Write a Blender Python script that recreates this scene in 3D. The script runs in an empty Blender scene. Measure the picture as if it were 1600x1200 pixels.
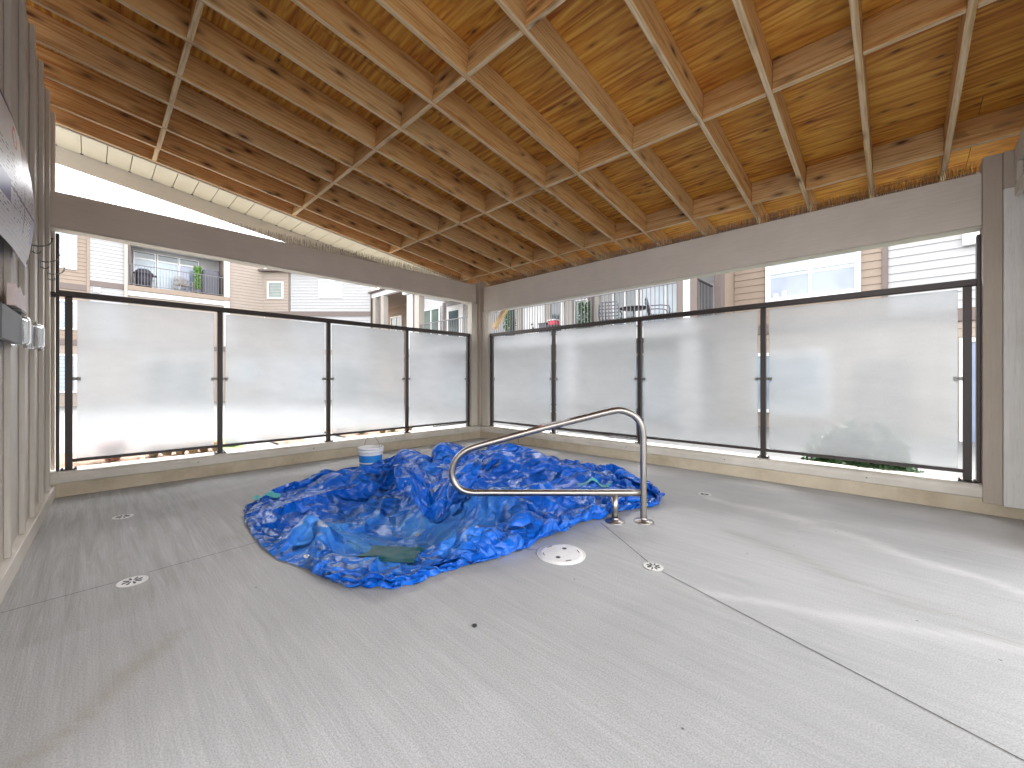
import bpy, bmesh, math, random
import numpy as np
from mathutils import Vector, Matrix, noise
random.seed(7)
S = bpy.context.scene
COL = S.collection
R = math.radians

# ------------------------------------------------------------------ camera, sky, sun, exposure
HEAD = R(43.648)
cam = bpy.data.cameras.new('camera'); camo = bpy.data.objects.new('camera', cam); COL.objects.link(camo)
camo.location = (5.879, -5.258, 1.15); camo.rotation_euler = (math.pi/2, 0, HEAD)
cam.sensor_width = 36; cam.lens = 36*629/1600; cam.shift_y = -8/1600
cam.clip_start = .03; cam.clip_end = 600
S.camera = camo
W = bpy.data.worlds.new('World'); S.world = W; W.use_nodes = True
nt = W.node_tree; bg = nt.nodes['Background']
sky = nt.nodes.new('ShaderNodeTexSky'); sky.sky_type = 'NISHITA'; sky.sun_disc = False
sky.sun_elevation = R(55); sky.sun_rotation = R(-40); sky.dust_density = 4; sky.air_density = 1
hsv = nt.nodes.new('ShaderNodeHueSaturation'); hsv.inputs['Saturation'].default_value = .12
nt.links.new(sky.outputs[0], hsv.inputs['Color']); nt.links.new(hsv.outputs[0], bg.inputs[0])
bg.inputs[1].default_value = .15
sun = bpy.data.lights.new('sun', 'SUN'); suno = bpy.data.objects.new('sun', sun); COL.objects.link(suno)
sun.energy = 0.5; sun.angle = R(25); sun.color = (1, .97, .93)
suno.rotation_euler = (R(35), 0, R(220)); suno.location = (0, 0, 20)
S.view_settings.view_transform = 'Standard'; S.view_settings.look = 'None'
S.view_settings.gamma = 1; S.view_settings.use_curve_mapping = False
S.view_settings.exposure = 3.28
S.render.engine = 'CYCLES'
S.cycles.max_bounces = 10; S.cycles.diffuse_bounces = 5; S.cycles.transmission_bounces = 8; S.cycles.transparent_max_bounces = 8
S.cycles.sample_clamp_indirect = 6
S.cycles.use_denoising = True
S.cycles.caustics_refractive = False; S.cycles.caustics_reflective = False

# ------------------------------------------------------------------ materials
def newmat(name):
    m = bpy.data.materials.new(name); m.use_nodes = True
    return m, m.node_tree, m.node_tree.nodes['Principled BSDF']
def N(nt, t, **k):
    n = nt.nodes.new(t)
    for a, b in k.items(): setattr(n, a, b)
    return n
def L(nt, a, b): nt.links.new(a, b)
def ramp(nt, src, stops):
    r = N(nt, 'ShaderNodeValToRGB'); e = r.color_ramp.elements
    while len(e) < len(stops): e.new(.5)
    for i, (p, c) in enumerate(stops):
        e[i].position = p; e[i].color = (*c, 1) if len(c) == 3 else c
    L(nt, src, r.inputs[0]); return r
def mapped(nt, scale, rnd=True, rot=(0,0,0), obj=True):
    tc = N(nt, 'ShaderNodeTexCoord'); mp = N(nt, 'ShaderNodeMapping')
    mp.inputs['Scale'].default_value = scale; mp.inputs['Rotation'].default_value = rot
    src = tc.outputs['Object']
    if not obj:
        g = N(nt, 'ShaderNodeNewGeometry'); src = g.outputs['Position']
    if rnd:
        oi = N(nt, 'ShaderNodeObjectInfo'); a = N(nt, 'ShaderNodeVectorMath', operation='MULTIPLY')
        L(nt, oi.outputs['Color'], a.inputs[0]); a.inputs[1].default_value = (31, 47, 23)
        ad = N(nt, 'ShaderNodeVectorMath', operation='ADD'); L(nt, src, ad.inputs[0]); L(nt, a.outputs[0], ad.inputs[1]); src = ad.outputs[0]
    L(nt, src, mp.inputs['Vector']); return mp.outputs[0]
def noi(nt, vec, scale, detail=4, rough=.6, dist=0):
    n = N(nt, 'ShaderNodeTexNoise'); n.inputs['Scale'].default_value = scale; n.inputs['Detail'].default_value = detail
    n.inputs['Roughness'].default_value = rough; n.inputs['Distortion'].default_value = dist
    if vec is not None: L(nt, vec, n.inputs['Vector'])
    return n.outputs['Fac']
def mix(nt, fac, a, b, mode='MIX'):
    m = N(nt, 'ShaderNodeMix', data_type='RGBA', blend_type=mode)
    for sock, v in ((m.inputs[0], fac), (m.inputs[6], a), (m.inputs[7], b)):
        if isinstance(v, (int, float)): sock.default_value = v
        elif isinstance(v, tuple): sock.default_value = (*v, 1)
        else: L(nt, v, sock)
    return m.outputs[2]
def math_(nt, op, a, b=None, c=None):
    m = N(nt, 'ShaderNodeMath', operation=op)
    for i, v in enumerate((a, b, c)):
        if v is None: continue
        if isinstance(v, (int, float)): m.inputs[i].default_value = v
        else: L(nt, v, m.inputs[i])
    return m.outputs[0]
def bump(nt, bsdf, h, strength=.3, dist=.01):
    b = N(nt, 'ShaderNodeBump'); b.inputs['Strength'].default_value = strength; b.inputs['Distance'].default_value = dist
    L(nt, h, b.inputs['Height']); L(nt, b.outputs[0], bsdf.inputs['Normal'])

def plain(name, col, rough=.6, metal=0, var=.08, scale=6, bmp=0, bscale=60):
    m, nt, b = newmat(name)
    v = mapped(nt, (1, 1, 1)); n = noi(nt, v, scale, 5)
    r = ramp(nt, n, [(.25, tuple(c*(1-var) for c in col)), (.75, tuple(min(1, c*(1+var)) for c in col))])
    L(nt, r.outputs[0], b.inputs['Base Color']); b.inputs['Roughness'].default_value = rough; b.inputs['Metallic'].default_value = metal
    if bmp: bump(nt, b, noi(nt, v, bscale, 3), bmp, .004)
    return m

def wood(name, light, mid, dark, knot, grain=1.0, knots=.3):
    """grain runs along local y"""
    m, nt, b = newmat(name)
    v = mapped(nt, (9*grain, .55, 9*grain))
    g1 = noi(nt, v, 3.2, 8, .62, 1.4)
    vr = mapped(nt, (5, .32, 5)); wv = N(nt, 'ShaderNodeTexWave', wave_type='RINGS', rings_direction='Y'); L(nt, vr, wv.inputs['Vector'])
    wv.inputs['Scale'].default_value = 2.6; wv.inputs['Distortion'].default_value = 5.5; wv.inputs['Detail'].default_value = 3; wv.inputs['Detail Scale'].default_value = 1.2
    f = math_(nt, 'ADD', math_(nt, 'MULTIPLY', g1, .88), math_(nt, 'MULTIPLY', wv.outputs['Fac'], .12))
    c = ramp(nt, f, [(.33, dark), (.48, mid), (.63, light)]).outputs[0]
    # large tonal drift along the board and from board to board
    big = noi(nt, mapped(nt, (1.2, .35, 1.2)), 1.6, 2)
    c = mix(nt, math_(nt, 'MULTIPLY', big, .5), c, dark)
    # knots: stretched cells with a dark heart
    vk = mapped(nt, (9, 3.4, 9)); vo = N(nt, 'ShaderNodeTexVoronoi'); vo.inputs['Scale'].default_value = 1.0; L(nt, vk, vo.inputs['Vector'])
    pick = N(nt, 'ShaderNodeSeparateColor'); L(nt, vo.outputs['Color'], pick.inputs[0])
    wob = math_(nt, 'ADD', vo.outputs['Distance'], math_(nt, 'MULTIPLY', noi(nt, vk, 5, 3), .10))
    on = math_(nt, 'GREATER_THAN', pick.outputs[0], knots)
    kf = ramp(nt, wob, [(.12, (1, 1, 1)), (.24, (.40,)*3), (.42, (0, 0, 0))]).outputs[0]
    kk = math_(nt, 'MULTIPLY', kf, on)
    c = mix(nt, kk, c, knot)
    # fine pores
    fine = noi(nt, mapped(nt, (90, 2.2, 90)), 3, 2)
    c = mix(nt, ramp(nt, fine, [(.5, (0, 0, 0)), (.72, (.4,)*3)]).outputs[0], c, tuple(x*.55 for x in mid))
    L(nt, c, b.inputs['Base Color']); b.inputs['Roughness'].default_value = .72
    bump(nt, b, math_(nt, 'ADD', f, math_(nt, 'MULTIPLY', fine, .4)), .35, .004)
    return m

M = {}
M['fir'] = wood('fir_lumber', (.82, .56, .27), (.72, .43, .165), (.44, .19, .055), (.085, .026, .010))
M['fir2'] = wood('spruce_lumber', (.80, .58, .32), (.70, .45, .20), (.44, .22, .075), (.09, .03, .012), 1.3, .2)

M['fir_edge'] = wood('fir_lit_tone', (.86, .72, .50), (.74, .55, .32), (.50, .31, .14), (.16, .07, .03), 1.2, .45)  # paler fir with the light on board undersides put into the colour
def plywood():
    m, nt, b = newmat('plywood')
    v = mapped(nt, (.45, 5.0, 5.0)); g = noi(nt, v, 2.4, 6, .58, 1.9)
    vr = mapped(nt, (.22, 2.6, 1)); wv = N(nt, 'ShaderNodeTexWave', wave_type='RINGS', rings_direction='X'); L(nt, vr, wv.inputs['Vector'])
    wv.inputs['Scale'].default_value = 2.3; wv.inputs['Distortion'].default_value = 7; wv.inputs['Detail'].default_value = 3
    f = math_(nt, 'ADD', math_(nt, 'MULTIPLY', g, .92), math_(nt, 'MULTIPLY', wv.outputs['Fac'], .08))
    c = ramp(nt, f, [(.34, (.30, .085, .012)), (.49, (.60, .27, .034)), (.63, (.80, .47, .08))]).outputs[0]
    big = noi(nt, mapped(nt, (.5, 1.4, 1)), 1.5, 2)
    c = mix(nt, math_(nt, 'MULTIPLY', big, .45), c, (.46, .16, .03))
    vk = mapped(nt, (3.2, 9.5, 3)); vo = N(nt, 'ShaderNodeTexVoronoi'); vo.inputs['Scale'].default_value = 1.15; L(nt, vk, vo.inputs['Vector'])
    pick = N(nt, 'ShaderNodeSeparateColor'); L(nt, vo.outputs['Color'], pick.inputs[0])
    on = math_(nt, 'GREATER_THAN', pick.outputs[0], .2)
    wob = math_(nt, 'ADD', vo.outputs['Distance'], math_(nt, 'MULTIPLY', noi(nt, vk, 4, 3), .12))
    kf = ramp(nt, wob, [(.11, (1, 1, 1)), (.19, (.45,)*3), (.36, (0, 0, 0))]).outputs[0]
    c = mix(nt, math_(nt, 'MULTIPLY', kf, on), c, (.10, .024, .008))
    L(nt, c, b.inputs['Base Color']); b.inputs['Roughness'].default_value = .6
    bump(nt, b, f, .2, .003); return m
M['ply'] = plywood()

def painted_board(name, col, axis=0, emb=.5, rough=.62):
    m, nt, b = newmat(name)
    sc = [38, 38, 38]; sc[axis] = 2.2
    v = mapped(nt, tuple(sc)); g = noi(nt, v, 1.6, 5, .65, 1.2)
    big = noi(nt, mapped(nt, (1, 1, 1)), 2.2, 3)
    c = ramp(nt, math_(nt, 'ADD', math_(nt, 'MULTIPLY', g, .5), math_(nt, 'MULTIPLY', big, .5)),
             [(.3, tuple(x*.88 for x in col)), (.7, tuple(min(1, x*1.07) for x in col))]).outputs[0]
    L(nt, c, b.inputs['Base Color']); b.inputs['Roughness'].default_value = rough
    bump(nt, b, g, emb, .006); return m
M['beam'] = painted_board('beam_paint', (.72, .66, .59), 0, .45)
M['beamy'] = painted_board('beam_paint_y', (.68, .62, .55), 1, .45)
M['trimz'] = painted_board('taupe_trim_paint', (.50, .43, .36), 2, .8)
M['creamz'] = painted_board('cream_trim_paint', (.66, .61, .53), 2, .35)
M['rough_white'] = painted_board('rough_sawn_white_board', (.80, .795, .77), 2, 1.0)
M['board'] = painted_board('wall_board_paint', (.62, .575, .51), 2, .25)
M['base'] = painted_board('base_trim_paint', (.76, .71, .64), 0, .2)
M['bronze'] = plain('bronze_aluminium', (.050, .040, .038), .42, .3, .12)
M['clip'] = plain('zinc_clip', (.20, .19, .175), .4, .8)
M['white_vinyl'] = plain('white_vinyl', (.80, .80, .79), .5)
M['dark'] = plain('black_plastic', (.03, .03, .033), .5)
M['blackmetal'] = plain('black_rail_paint', (.025, .025, .028), .45)
M['greyplastic'] = plain('grey_enclosure', (.13, .135, .14), .5)

def capmat():
    m, nt, b = newmat('sill_cap_flashing')
    v = mapped(nt, (1, 1, 1)); n = noi(nt, v, 3, 5)
    c = ramp(nt, n, [(.3, (.56, .52, .45)), (.7, (.70, .66, .59))]).outputs[0]
    L(nt, c, b.inputs['Base Color']); b.inputs['Roughness'].default_value = .45; return m
M['cap'] = capmat()
def curbmat():
    m, nt, b = newmat('curb_concrete_paint')
    v = mapped(nt, (1, 1, 1)); n = noi(nt, v, 2.5, 7, .7)
    c = ramp(nt, n, [(.3, (.42, .345, .24)), (.5, (.55, .47, .35)), (.7, (.63, .55, .42))]).outputs[0]
    spots = noi(nt, v, 40, 3)
    c = mix(nt, ramp(nt, spots, [(.66, (0, 0, 0)), (.75, (.6,)*3)]).outputs[0], c, (.30, .25, .18))
    L(nt, c, b.inputs['Base Color']); b.inputs['Roughness'].default_value = .75
    bump(nt, b, n, .3, .006); return m
M['curb'] = curbmat()

def concrete():
    m, nt, b = newmat('broomed_concrete')
    at = N(nt, 'ShaderNodeAttribute', attribute_name='wear')      # r white efflorescence, g damp dirt, b brown smear
    sp = N(nt, 'ShaderNodeSeparateColor'); L(nt, at.outputs['Color'], sp.inputs[0])
    # broom strokes: long, faint, slightly curved, running across the slab
    v = mapped(nt, (1.0, 16, 1), False, (0, 0, R(24))); st = noi(nt, v, 1.5, 6, .66, .7)
    v2 = mapped(nt, (2.0, 55, 1), False, (0, 0, R(28))); st2 = noi(nt, v2, 1.6, 4, .6, .4)
    big = noi(nt, mapped(nt, (1, 1, 1), False), .8, 5, .6, .6)
    grit = noi(nt, mapped(nt, (1, 1, 1), False), 170, 3, .7)
    f = math_(nt, 'ADD', math_(nt, 'MULTIPLY', st, .34), math_(nt, 'MULTIPLY', big, .44))
    f = math_(nt, 'ADD', f, math_(nt, 'MULTIPLY', st2, .22))
    c = ramp(nt, f, [(.34, (.40, .41, .415)), (.51, (.50, .51, .515)), (.66, (.60, .608, .615))]).outputs[0]
    c = mix(nt, ramp(nt, grit, [(.36, (.55,)*3), (.60, (0, 0, 0))]).outputs[0], c, (.22, .21, .20))
    dirtn = math_(nt, 'MULTIPLY', sp.outputs[1], ramp(nt, noi(nt, v, 1.1, 5, .7, .8), [(.35, (0,)*3), (.62, (1,)*3)]).outputs[0])
    c = mix(nt, math_(nt, 'MULTIPLY', dirtn, .55), c, (.235, .225, .20))
    c = mix(nt, math_(nt, 'MULTIPLY', sp.outputs[2], .5), c, (.30, .255, .18))
    wn = math_(nt, 'MULTIPLY', sp.outputs[0], ramp(nt, noi(nt, mapped(nt, (1, 1, 1), False), 7, 5, .7), [(.2, (.35,)*3), (.6, (1,)*3)]).outputs[0])
    c = mix(nt, math_(nt, 'MULTIPLY', wn, .75), c, (.74, .74, .735))
    # small dark specks
    vo = N(nt, 'ShaderNodeTexVoronoi'); vo.inputs['Scale'].default_value = 4.2; L(nt, mapped(nt, (1, 1, 1), False), vo.inputs['Vector'])
    c = mix(nt, ramp(nt, vo.outputs['Distance'], [(.018, (.8,)*3), (.03, (0,)*3)]).outputs[0], c, (.09, .08, .07))
    L(nt, c, b.inputs['Base Color']); b.inputs['Roughness'].default_value = .62
    h = math_(nt, 'ADD', math_(nt, 'MULTIPLY', grit, .5), st2)
    bump(nt, b, h, .4, .005); return m
M['concrete'] = concrete()
M['paving'] = plain('pale_paving', (.15, .15, .147), .8, 0, .06, 3, .2, 80)
M['joint'] = plain('joint_sealant', (.09, .085, .08), .8)
M['mulch'] = plain('bark_mulch', (.16, .105, .07), .9, 0, .45, 40, .8, 60)
M['grass'] = plain('green_blades', (.13, .22, .05), .6, 0, .35, 30)
M['redgrass'] = plain('red_brown_blades', (.34, .15, .10), .6, 0, .35, 30)
M['straw'] = plain('dry_straw_blades', (.40, .29, .17), .7, 0, .35, 30)
M['leaf'] = plain('dark_leaf', (.028, .085, .02), .55, 0, .45, 25)
M['leaf2'] = plain('bright_leaf', (.16, .30, .07), .5, 0, .4, 25)
M['lawn'] = plain('lawn', (.12, .19, .05), .8, 0, .4, 30, .8, 90)
M['bark'] = plain('bark', (.12, .09, .06), .9)
M['soffit'] = plain('cream_soffit', (.80, .74, .58), .55, 0, .04)

def steel():
    m, nt, b = newmat('brushed_stainless')
    n = noi(nt, mapped(nt, (40, 40, 2), False), 4, 4)
    L(nt, ramp(nt, n, [(.3, (.30, .275, .25)), (.7, (.46, .43, .40))]).outputs[0], b.inputs['Base Color'])
    b.inputs['Metallic'].default_value = 1; L(nt, ramp(nt, n, [(.3, (.26,)*3), (.7, (.42,)*3)]).outputs[0], b.inputs['Roughness']); return m
M['steel'] = steel()

def frosted():
    m, nt, b = newmat('frosted_glass')
    out = nt.nodes['Material Output']
    v = mapped(nt, (1.2, 1.2, 3), True); film = noi(nt, v, 3.0, 5, .6)
    spk = noi(nt, mapped(nt, (1, 1, 1)), 90, 3, .7)
    col = ramp(nt, math_(nt, 'ADD', math_(nt, 'MULTIPLY', film, .6), math_(nt, 'MULTIPLY', spk, .4)), [(.35, (.57, .578, .59)), (.65, (.66, .67, .675))]).outputs[0]
    tr = N(nt, 'ShaderNodeBsdfTranslucent'); L(nt, col, tr.inputs['Color'])
    rf = N(nt, 'ShaderNodeBsdfRefraction'); rf.inputs['Color'].default_value = (.76, .77, .78, 1); rf.inputs['Roughness'].default_value = .20; rf.inputs['IOR'].default_value = 1.35
    gl = N(nt, 'ShaderNodeBsdfGlossy'); gl.inputs['Roughness'].default_value = .32; gl.inputs['Color'].default_value = (.8, .82, .84, 1)
    m1 = N(nt, 'ShaderNodeMixShader'); m1.inputs[0].default_value = .27; L(nt, rf.outputs[0], m1.inputs[1]); L(nt, tr.outputs[0], m1.inputs[2])
    m2 = N(nt, 'ShaderNodeMixShader'); m2.inputs[0].default_value = .05; L(nt, m1.outputs[0], m2.inputs[1]); L(nt, gl.outputs[0], m2.inputs[2])
    bp = N(nt, 'ShaderNodeBump'); bp.inputs['Strength'].default_value = .08; bp.inputs['Distance'].default_value = .003
    L(nt, noi(nt, mapped(nt, (3, 3, 22)), 9, 3), bp.inputs['Height']); L(nt, bp.outputs[0], gl.inputs['Normal'])
    L(nt, m2.outputs[0], out.inputs[0]); return m
M['frost'] = frosted()
def winglass(name, col, rough=.06):
    m, nt, b = newmat(name)
    v = mapped(nt, (1, 1, .6)); n = noi(nt, v, 1.1, 3)
    L(nt, ramp(nt, n, [(.35, tuple(c*.75 for c in col)), (.65, tuple(c*1.2 for c in col))]).outputs[0], b.inputs['Base Color'])
    b.inputs['Roughness'].default_value = rough; b.inputs['Specular IOR Level'].default_value = .9; return m
M['glass_blue'] = winglass('pale_window_glass', (.34, .41, .47))
M['glass_dark'] = winglass('dark_window_glass', (.06, .085, .09))
M['glass_violet'] = winglass('shaded_window_glass', (.22, .255, .35))
M['glass_green'] = winglass('curtained_window_glass', (.10, .14, .12))
M['blind'] = plain('white_blind', (.50, .56, .60), .7)

def tarpmat():
    m, nt, b = newmat('blue_poly_tarp')
    uv = N(nt, 'ShaderNodeUVMap'); mp = N(nt, 'ShaderNodeMapping'); mp.inputs['Scale'].default_value = (3.8, 3.8, 3.8); L(nt, uv.outputs[0], mp.inputs['Vector']); v = mp.outputs[0]
    big = noi(nt, v, 1.3, 4); fn = noi(nt, v, 9, 5, .7, .6)
    c = ramp(nt, math_(nt, 'ADD', math_(nt, 'MULTIPLY', big, .6), math_(nt, 'MULTIPLY', fn, .4)),
             [(.32, (.002, .08, .46)), (.5, (.003, .125, .64)), (.70, (.006, .18, .78))]).outputs[0]
    # dust and dried water marks, densest where puddles stood
    at = N(nt, 'ShaderNodeAttribute', attribute_name='dust'); dn = ramp(nt, noi(nt, v, 3, 6, .65), [(.30, (0,)*3), (.66, (1,)*3)]).outputs[0]
    c = mix(nt, math_(nt, 'MULTIPLY', math_(nt, 'MULTIPLY', at.outputs['Fac'], dn), .7), c, (.20, .56, .90))
    L(nt, c, b.inputs['Base Color'])
    L(nt, ramp(nt, fn, [(.3, (.24,)*3), (.7, (.34,)*3)]).outputs[0], b.inputs['Roughness'])
    b.inputs['Specular IOR Level'].default_value = .42
    warp = N(nt, 'ShaderNodeTexNoise'); warp.inputs['Scale'].default_value = 2.5; L(nt, v, warp.inputs['Vector'])
    wv = N(nt, 'ShaderNodeVectorMath', operation='MULTIPLY_ADD'); L(nt, warp.outputs['Color'], wv.inputs[0]); wv.inputs[1].default_value = (.22, .22, 0); L(nt, v, wv.inputs[2])
    def facets(scale, amp):
        """flat crumple facets, each tilted its own way, meeting in sharp creases"""
        c_ = N(nt, 'ShaderNodeTexVoronoi', voronoi_dimensions='2D'); e_ = N(nt, 'ShaderNodeTexVoronoi', voronoi_dimensions='2D', feature='DISTANCE_TO_EDGE')
        for n_ in (c_, e_): n_.inputs['Scale'].default_value = scale; L(nt, wv.outputs[0], n_.inputs['Vector'])
        half = N(nt, 'ShaderNodeVectorMath', operation='SUBTRACT'); L(nt, c_.outputs['Color'], half.inputs[0]); half.inputs[1].default_value = (.5, .5, .5)
        rel = N(nt, 'ShaderNodeVectorMath', operation='SUBTRACT'); L(nt, wv.outputs[0], rel.inputs[0]); L(nt, c_.outputs['Position'], rel.inputs[1])
        dot = N(nt, 'ShaderNodeVectorMath', operation='DOT_PRODUCT'); L(nt, half.outputs[0], dot.inputs[0]); L(nt, rel.outputs[0], dot.inputs[1])
        edge = math_(nt, 'MINIMUM', math_(nt, 'MULTIPLY', e_.outputs['Distance'], 5), 1.0)
        return math_(nt, 'MULTIPLY', math_(nt, 'MULTIPLY', dot.outputs['Value'], edge), amp)
    h = math_(nt, 'ADD', facets(3.6, 1.9), math_(nt, 'ADD', facets(8, .85), facets(21, .22)))
    h = math_(nt, 'MULTIPLY', h, math_(nt, 'SUBTRACT', 1.0, math_(nt, 'MULTIPLY', at.outputs['Fac'], .65)))
    bump(nt, b, h, .75, 1.0); return m
M['tarp'] = tarpmat()
M['teal_pale'] = plain('pale_teal_fabric', (.10, .48, .50), .4, 0, .3, 10)
M['teal'] = plain('shaded_teal_fabric', (.002, .085, .105), .65, 0, .3, 10)  # darker teal, with the shade of the tarp's front gap painted in

# ------------------------------------------------------------------ helpers
def box(bm, x0, x1, y0, y1, z0, z1, mi=0):
    v = [bm.verts.new(p) for p in ((x0,y0,z0),(x1,y0,z0),(x1,y1,z0),(x0,y1,z0),(x0,y0,z1),(x1,y0,z1),(x1,y1,z1),(x0,y1,z1))]
    for f in ((0,3,2,1),(4,5,6,7),(0,1,5,4),(1,2,6,5),(2,3,7,6),(3,0,4,7)):
        bm.faces.new([v[i] for i in f]).material_index = mi
    return v
def mesh(name, bm, mats, parent=None, bevel=0, smooth=False, loc=None, seg=1):
    if bevel: bmesh.ops.bevel(bm, geom=list(bm.edges), offset=bevel, segments=seg, affect='EDGES', clamp_overlap=True)
    me = bpy.data.meshes.new(name); bm.to_mesh(me); bm.free()
    for m in (mats if isinstance(mats, (list, tuple)) else [mats]): me.materials.append(M[m] if isinstance(m, str) else m)
    if smooth:
        for p in me.polygons: p.use_smooth = True
    o = bpy.data.objects.new(name, me); COL.objects.link(o); o.color = (random.random(), random.random(), random.random(), 1)
    if parent: o.parent = parent
    if loc: o.location = loc
    return o
def bx(name, mat, parent, x0, x1, y0, y1, z0, z1, bevel=.002, recentre=True):
    """one box as its own mesh object, its origin at its own centre"""
    c = ((x0+x1)/2, (y0+y1)/2, (z0+z1)/2); bm = bmesh.new()
    box(bm, x0-c[0], x1-c[0], y0-c[1], y1-c[1], z0-c[2], z1-c[2])
    return mesh(name, bm, mat, parent, bevel, loc=c)
def thing(name, label, cat, loc=(0,0,0), rz=0, group=None):
    o = bpy.data.objects.new(name, None); o.empty_display_size = .2; COL.objects.link(o)
    o.location = loc; o.rotation_euler = (0, 0, rz); o['label'] = label; o['category'] = cat
    if group: o['group'] = group
    return o
def tag(o, label=None, cat=None, group=None, kind=None):
    if label: o['label'] = label
    if cat: o['category'] = cat
    if group: o['group'] = group
    if kind: o['kind'] = kind
    return o
def share(src, name, parent, loc, rot=None):
    o = bpy.data.objects.new(name, src.data); COL.objects.link(o); o.parent = parent; o.location = loc
    o.color = (random.random(), random.random(), random.random(), 1)
    if rot: o.rotation_euler = rot
    return o
def cyl(bm, p0, p1, r0, r1=None, n=16, mi=0, cap=True):
    p0, p1 = Vector(p0), Vector(p1); r1 = r0 if r1 is None else r1
    d = (p1-p0).normalized(); a = d.orthogonal().normalized(); b = d.cross(a)
    A = [bm.verts.new(p0+(a*math.cos(t)+b*math.sin(t))*r0) for t in [2*math.pi*i/n for i in range(n)]]
    B = [bm.verts.new(p1+(a*math.cos(t)+b*math.sin(t))*r1) for t in [2*math.pi*i/n for i in range(n)]]
    for i in range(n):
        f = bm.faces.new((A[i], A[(i+1)%n], B[(i+1)%n], B[i])); f.material_index = mi; f.smooth = True
    if cap:
        bm.faces.new(A[::-1]).material_index = mi; bm.faces.new(B).material_index = mi
def tube(bm, pts, r, n=14, closed=False):
    pts = [Vector(p) for p in pts]; rings = []
    d0 = (pts[1]-pts[0]).normalized(); a = d0.orthogonal().normalized()
    for i, p in enumerate(pts):
        d = (pts[min(i+1, len(pts)-1)]-pts[max(i-1, 0)]).normalized()
        a = (a-d*a.dot(d)).normalized(); b = d.cross(a)
        rr = r[i] if isinstance(r, (list, tuple)) else r
        rings.append([bm.verts.new(p+(a*math.cos(t)+b*math.sin(t))*rr) for t in [2*math.pi*k/n for k in range(n)]])
    for A, B in zip(rings, rings[1:]):
        for k in range(n):
            f = bm.faces.new((A[k], A[(k+1)%n], B[(k+1)%n], B[k])); f.smooth = True
    bm.faces.new(rings[0][::-1]); bm.faces.new(rings[-1])
def lathe(bm, prof, n=32, c=(0, 0), mi=0):
    rings = []
    for r, z in prof:
        rings.append([bm.verts.new((c[0]+r*math.cos(2*math.pi*k/n), c[1]+r*math.sin(2*math.pi*k/n), z)) for k in range(n)])
    for A, B in zip(rings, rings[1:]):
        for k in range(n):
            f = bm.faces.new((A[k], A[(k+1)%n], B[(k+1)%n], B[k])); f.smooth = True; f.material_index = mi

# ------------------------------------------------------------------ ground and deck
def sheet(name, x0, x1, y0, y1, z, mat, t=.0):
    bm = bmesh.new(); vs = [bm.verts.new(p) for p in ((x0,y0,z),(x1,y0,z),(x1,y1,z),(x0,y1,z))]; bm.faces.new(vs)
    return tag(mesh(name, bm, mat), kind='structure')
sheet('ground', -300, 300, -300, 300, -.62, 'paving')
# the courtyard paving round the shelter, with the spa pit left open
def pit(x, y, grow=0):
    l = (x-5.879)*.7236+(y+5.258)*.6903; g = -(x-5.879)*.6903+(y+5.258)*.7236
    return math.hypot((l+1.0)/(1.1+grow), (g-3.5)/(.95+grow))
bm = bmesh.new()
X0, X1, Y0, Y1, DS = 0.0, 7.4, -7.2, 0.0, .045
nx, ny = int((X1-X0)/DS), int((Y1-Y0)/DS)
grid = [[bm.verts.new((X0+(X1-X0)*i/nx, Y0+(Y1-Y0)*j/ny, 0)) for i in range(nx+1)] for j in range(ny+1)]
for j in range(ny):
    for i in range(nx):
        q = (grid[j][i], grid[j][i+1], grid[j+1][i+1], grid[j+1][i])
        if pit(*(sum((v.co for v in q), Vector())/4).xy) < .985: continue
        bm.faces.new(q)
for v in [v for v in bm.verts if not v.link_faces]: bm.verts.remove(v)
deck = tag(mesh('deck_floor', bm, 'concrete'), kind='structure')
def segd(px, py, line):
    best = 9; along = 0
    for k in range(len(line)-1):
        ax, ay = line[k][:2]; bx_, by_ = line[k+1][:2]; dx, dy = bx_-ax, by_-ay
        t = max(0, min(1, ((px-ax)*dx+(py-ay)*dy)/(dx*dx+dy*dy))); d = math.hypot(px-ax-dx*t, py-ay-dy*t)
        w = line[k][2]*(1-t)+line[k+1][2]*t
        if d/w < best: best = d/w
    return best
WHITE = [[(4.86,-2.92,.025),(5.2,-2.93,.035),(5.6,-2.78,.04),(6.0,-2.62,.05),(6.6,-2.4,.06)],
         [(4.52,-1.08,.03),(4.75,-1.15,.06),(5.2,-1.28,.11),(5.7,-1.45,.12),(6.1,-1.70,.07),(6.6,-1.9,.06)],
         [(5.2,-1.28,.05),(5.8,-1.05,.16),(6.5,-.9,.30)], [(4.5,-.35,.05),(5.3,-.30,.10),(6.4,-.5,.3)],
         [(1.0,-4.6,.08),(.6,-3.6,.12),(.5,-2.4,.15)], [(.5,-1.0,.3),(2.2,-.5,.25),(3.9,-.45,.15)]]
WS = [.55, .7, .4, .3, .3, .45]
DIRT = [[(2.0,-5.2,.35),(1.2,-4.8,.3),(.3,-4.9,.3)], [(2.9,-5.0,.25),(2.2,-4.6,.3)], [(5.0,-1.9,.08),(5.6,-2.2,.09),(6.3,-2.5,.1)], [(2.2,-4.5,.5),(.4,-5.2,.4)]]
BR = [[(4.0,-5.42,.05),(3.7,-5.15,.045),(3.55,-4.95,.03)], [(4.3,-5.4,.2),(3.4,-5.1,.15)]]
me = deck.data; at = me.color_attributes.new('wear', 'FLOAT_COLOR', 'POINT')
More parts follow.
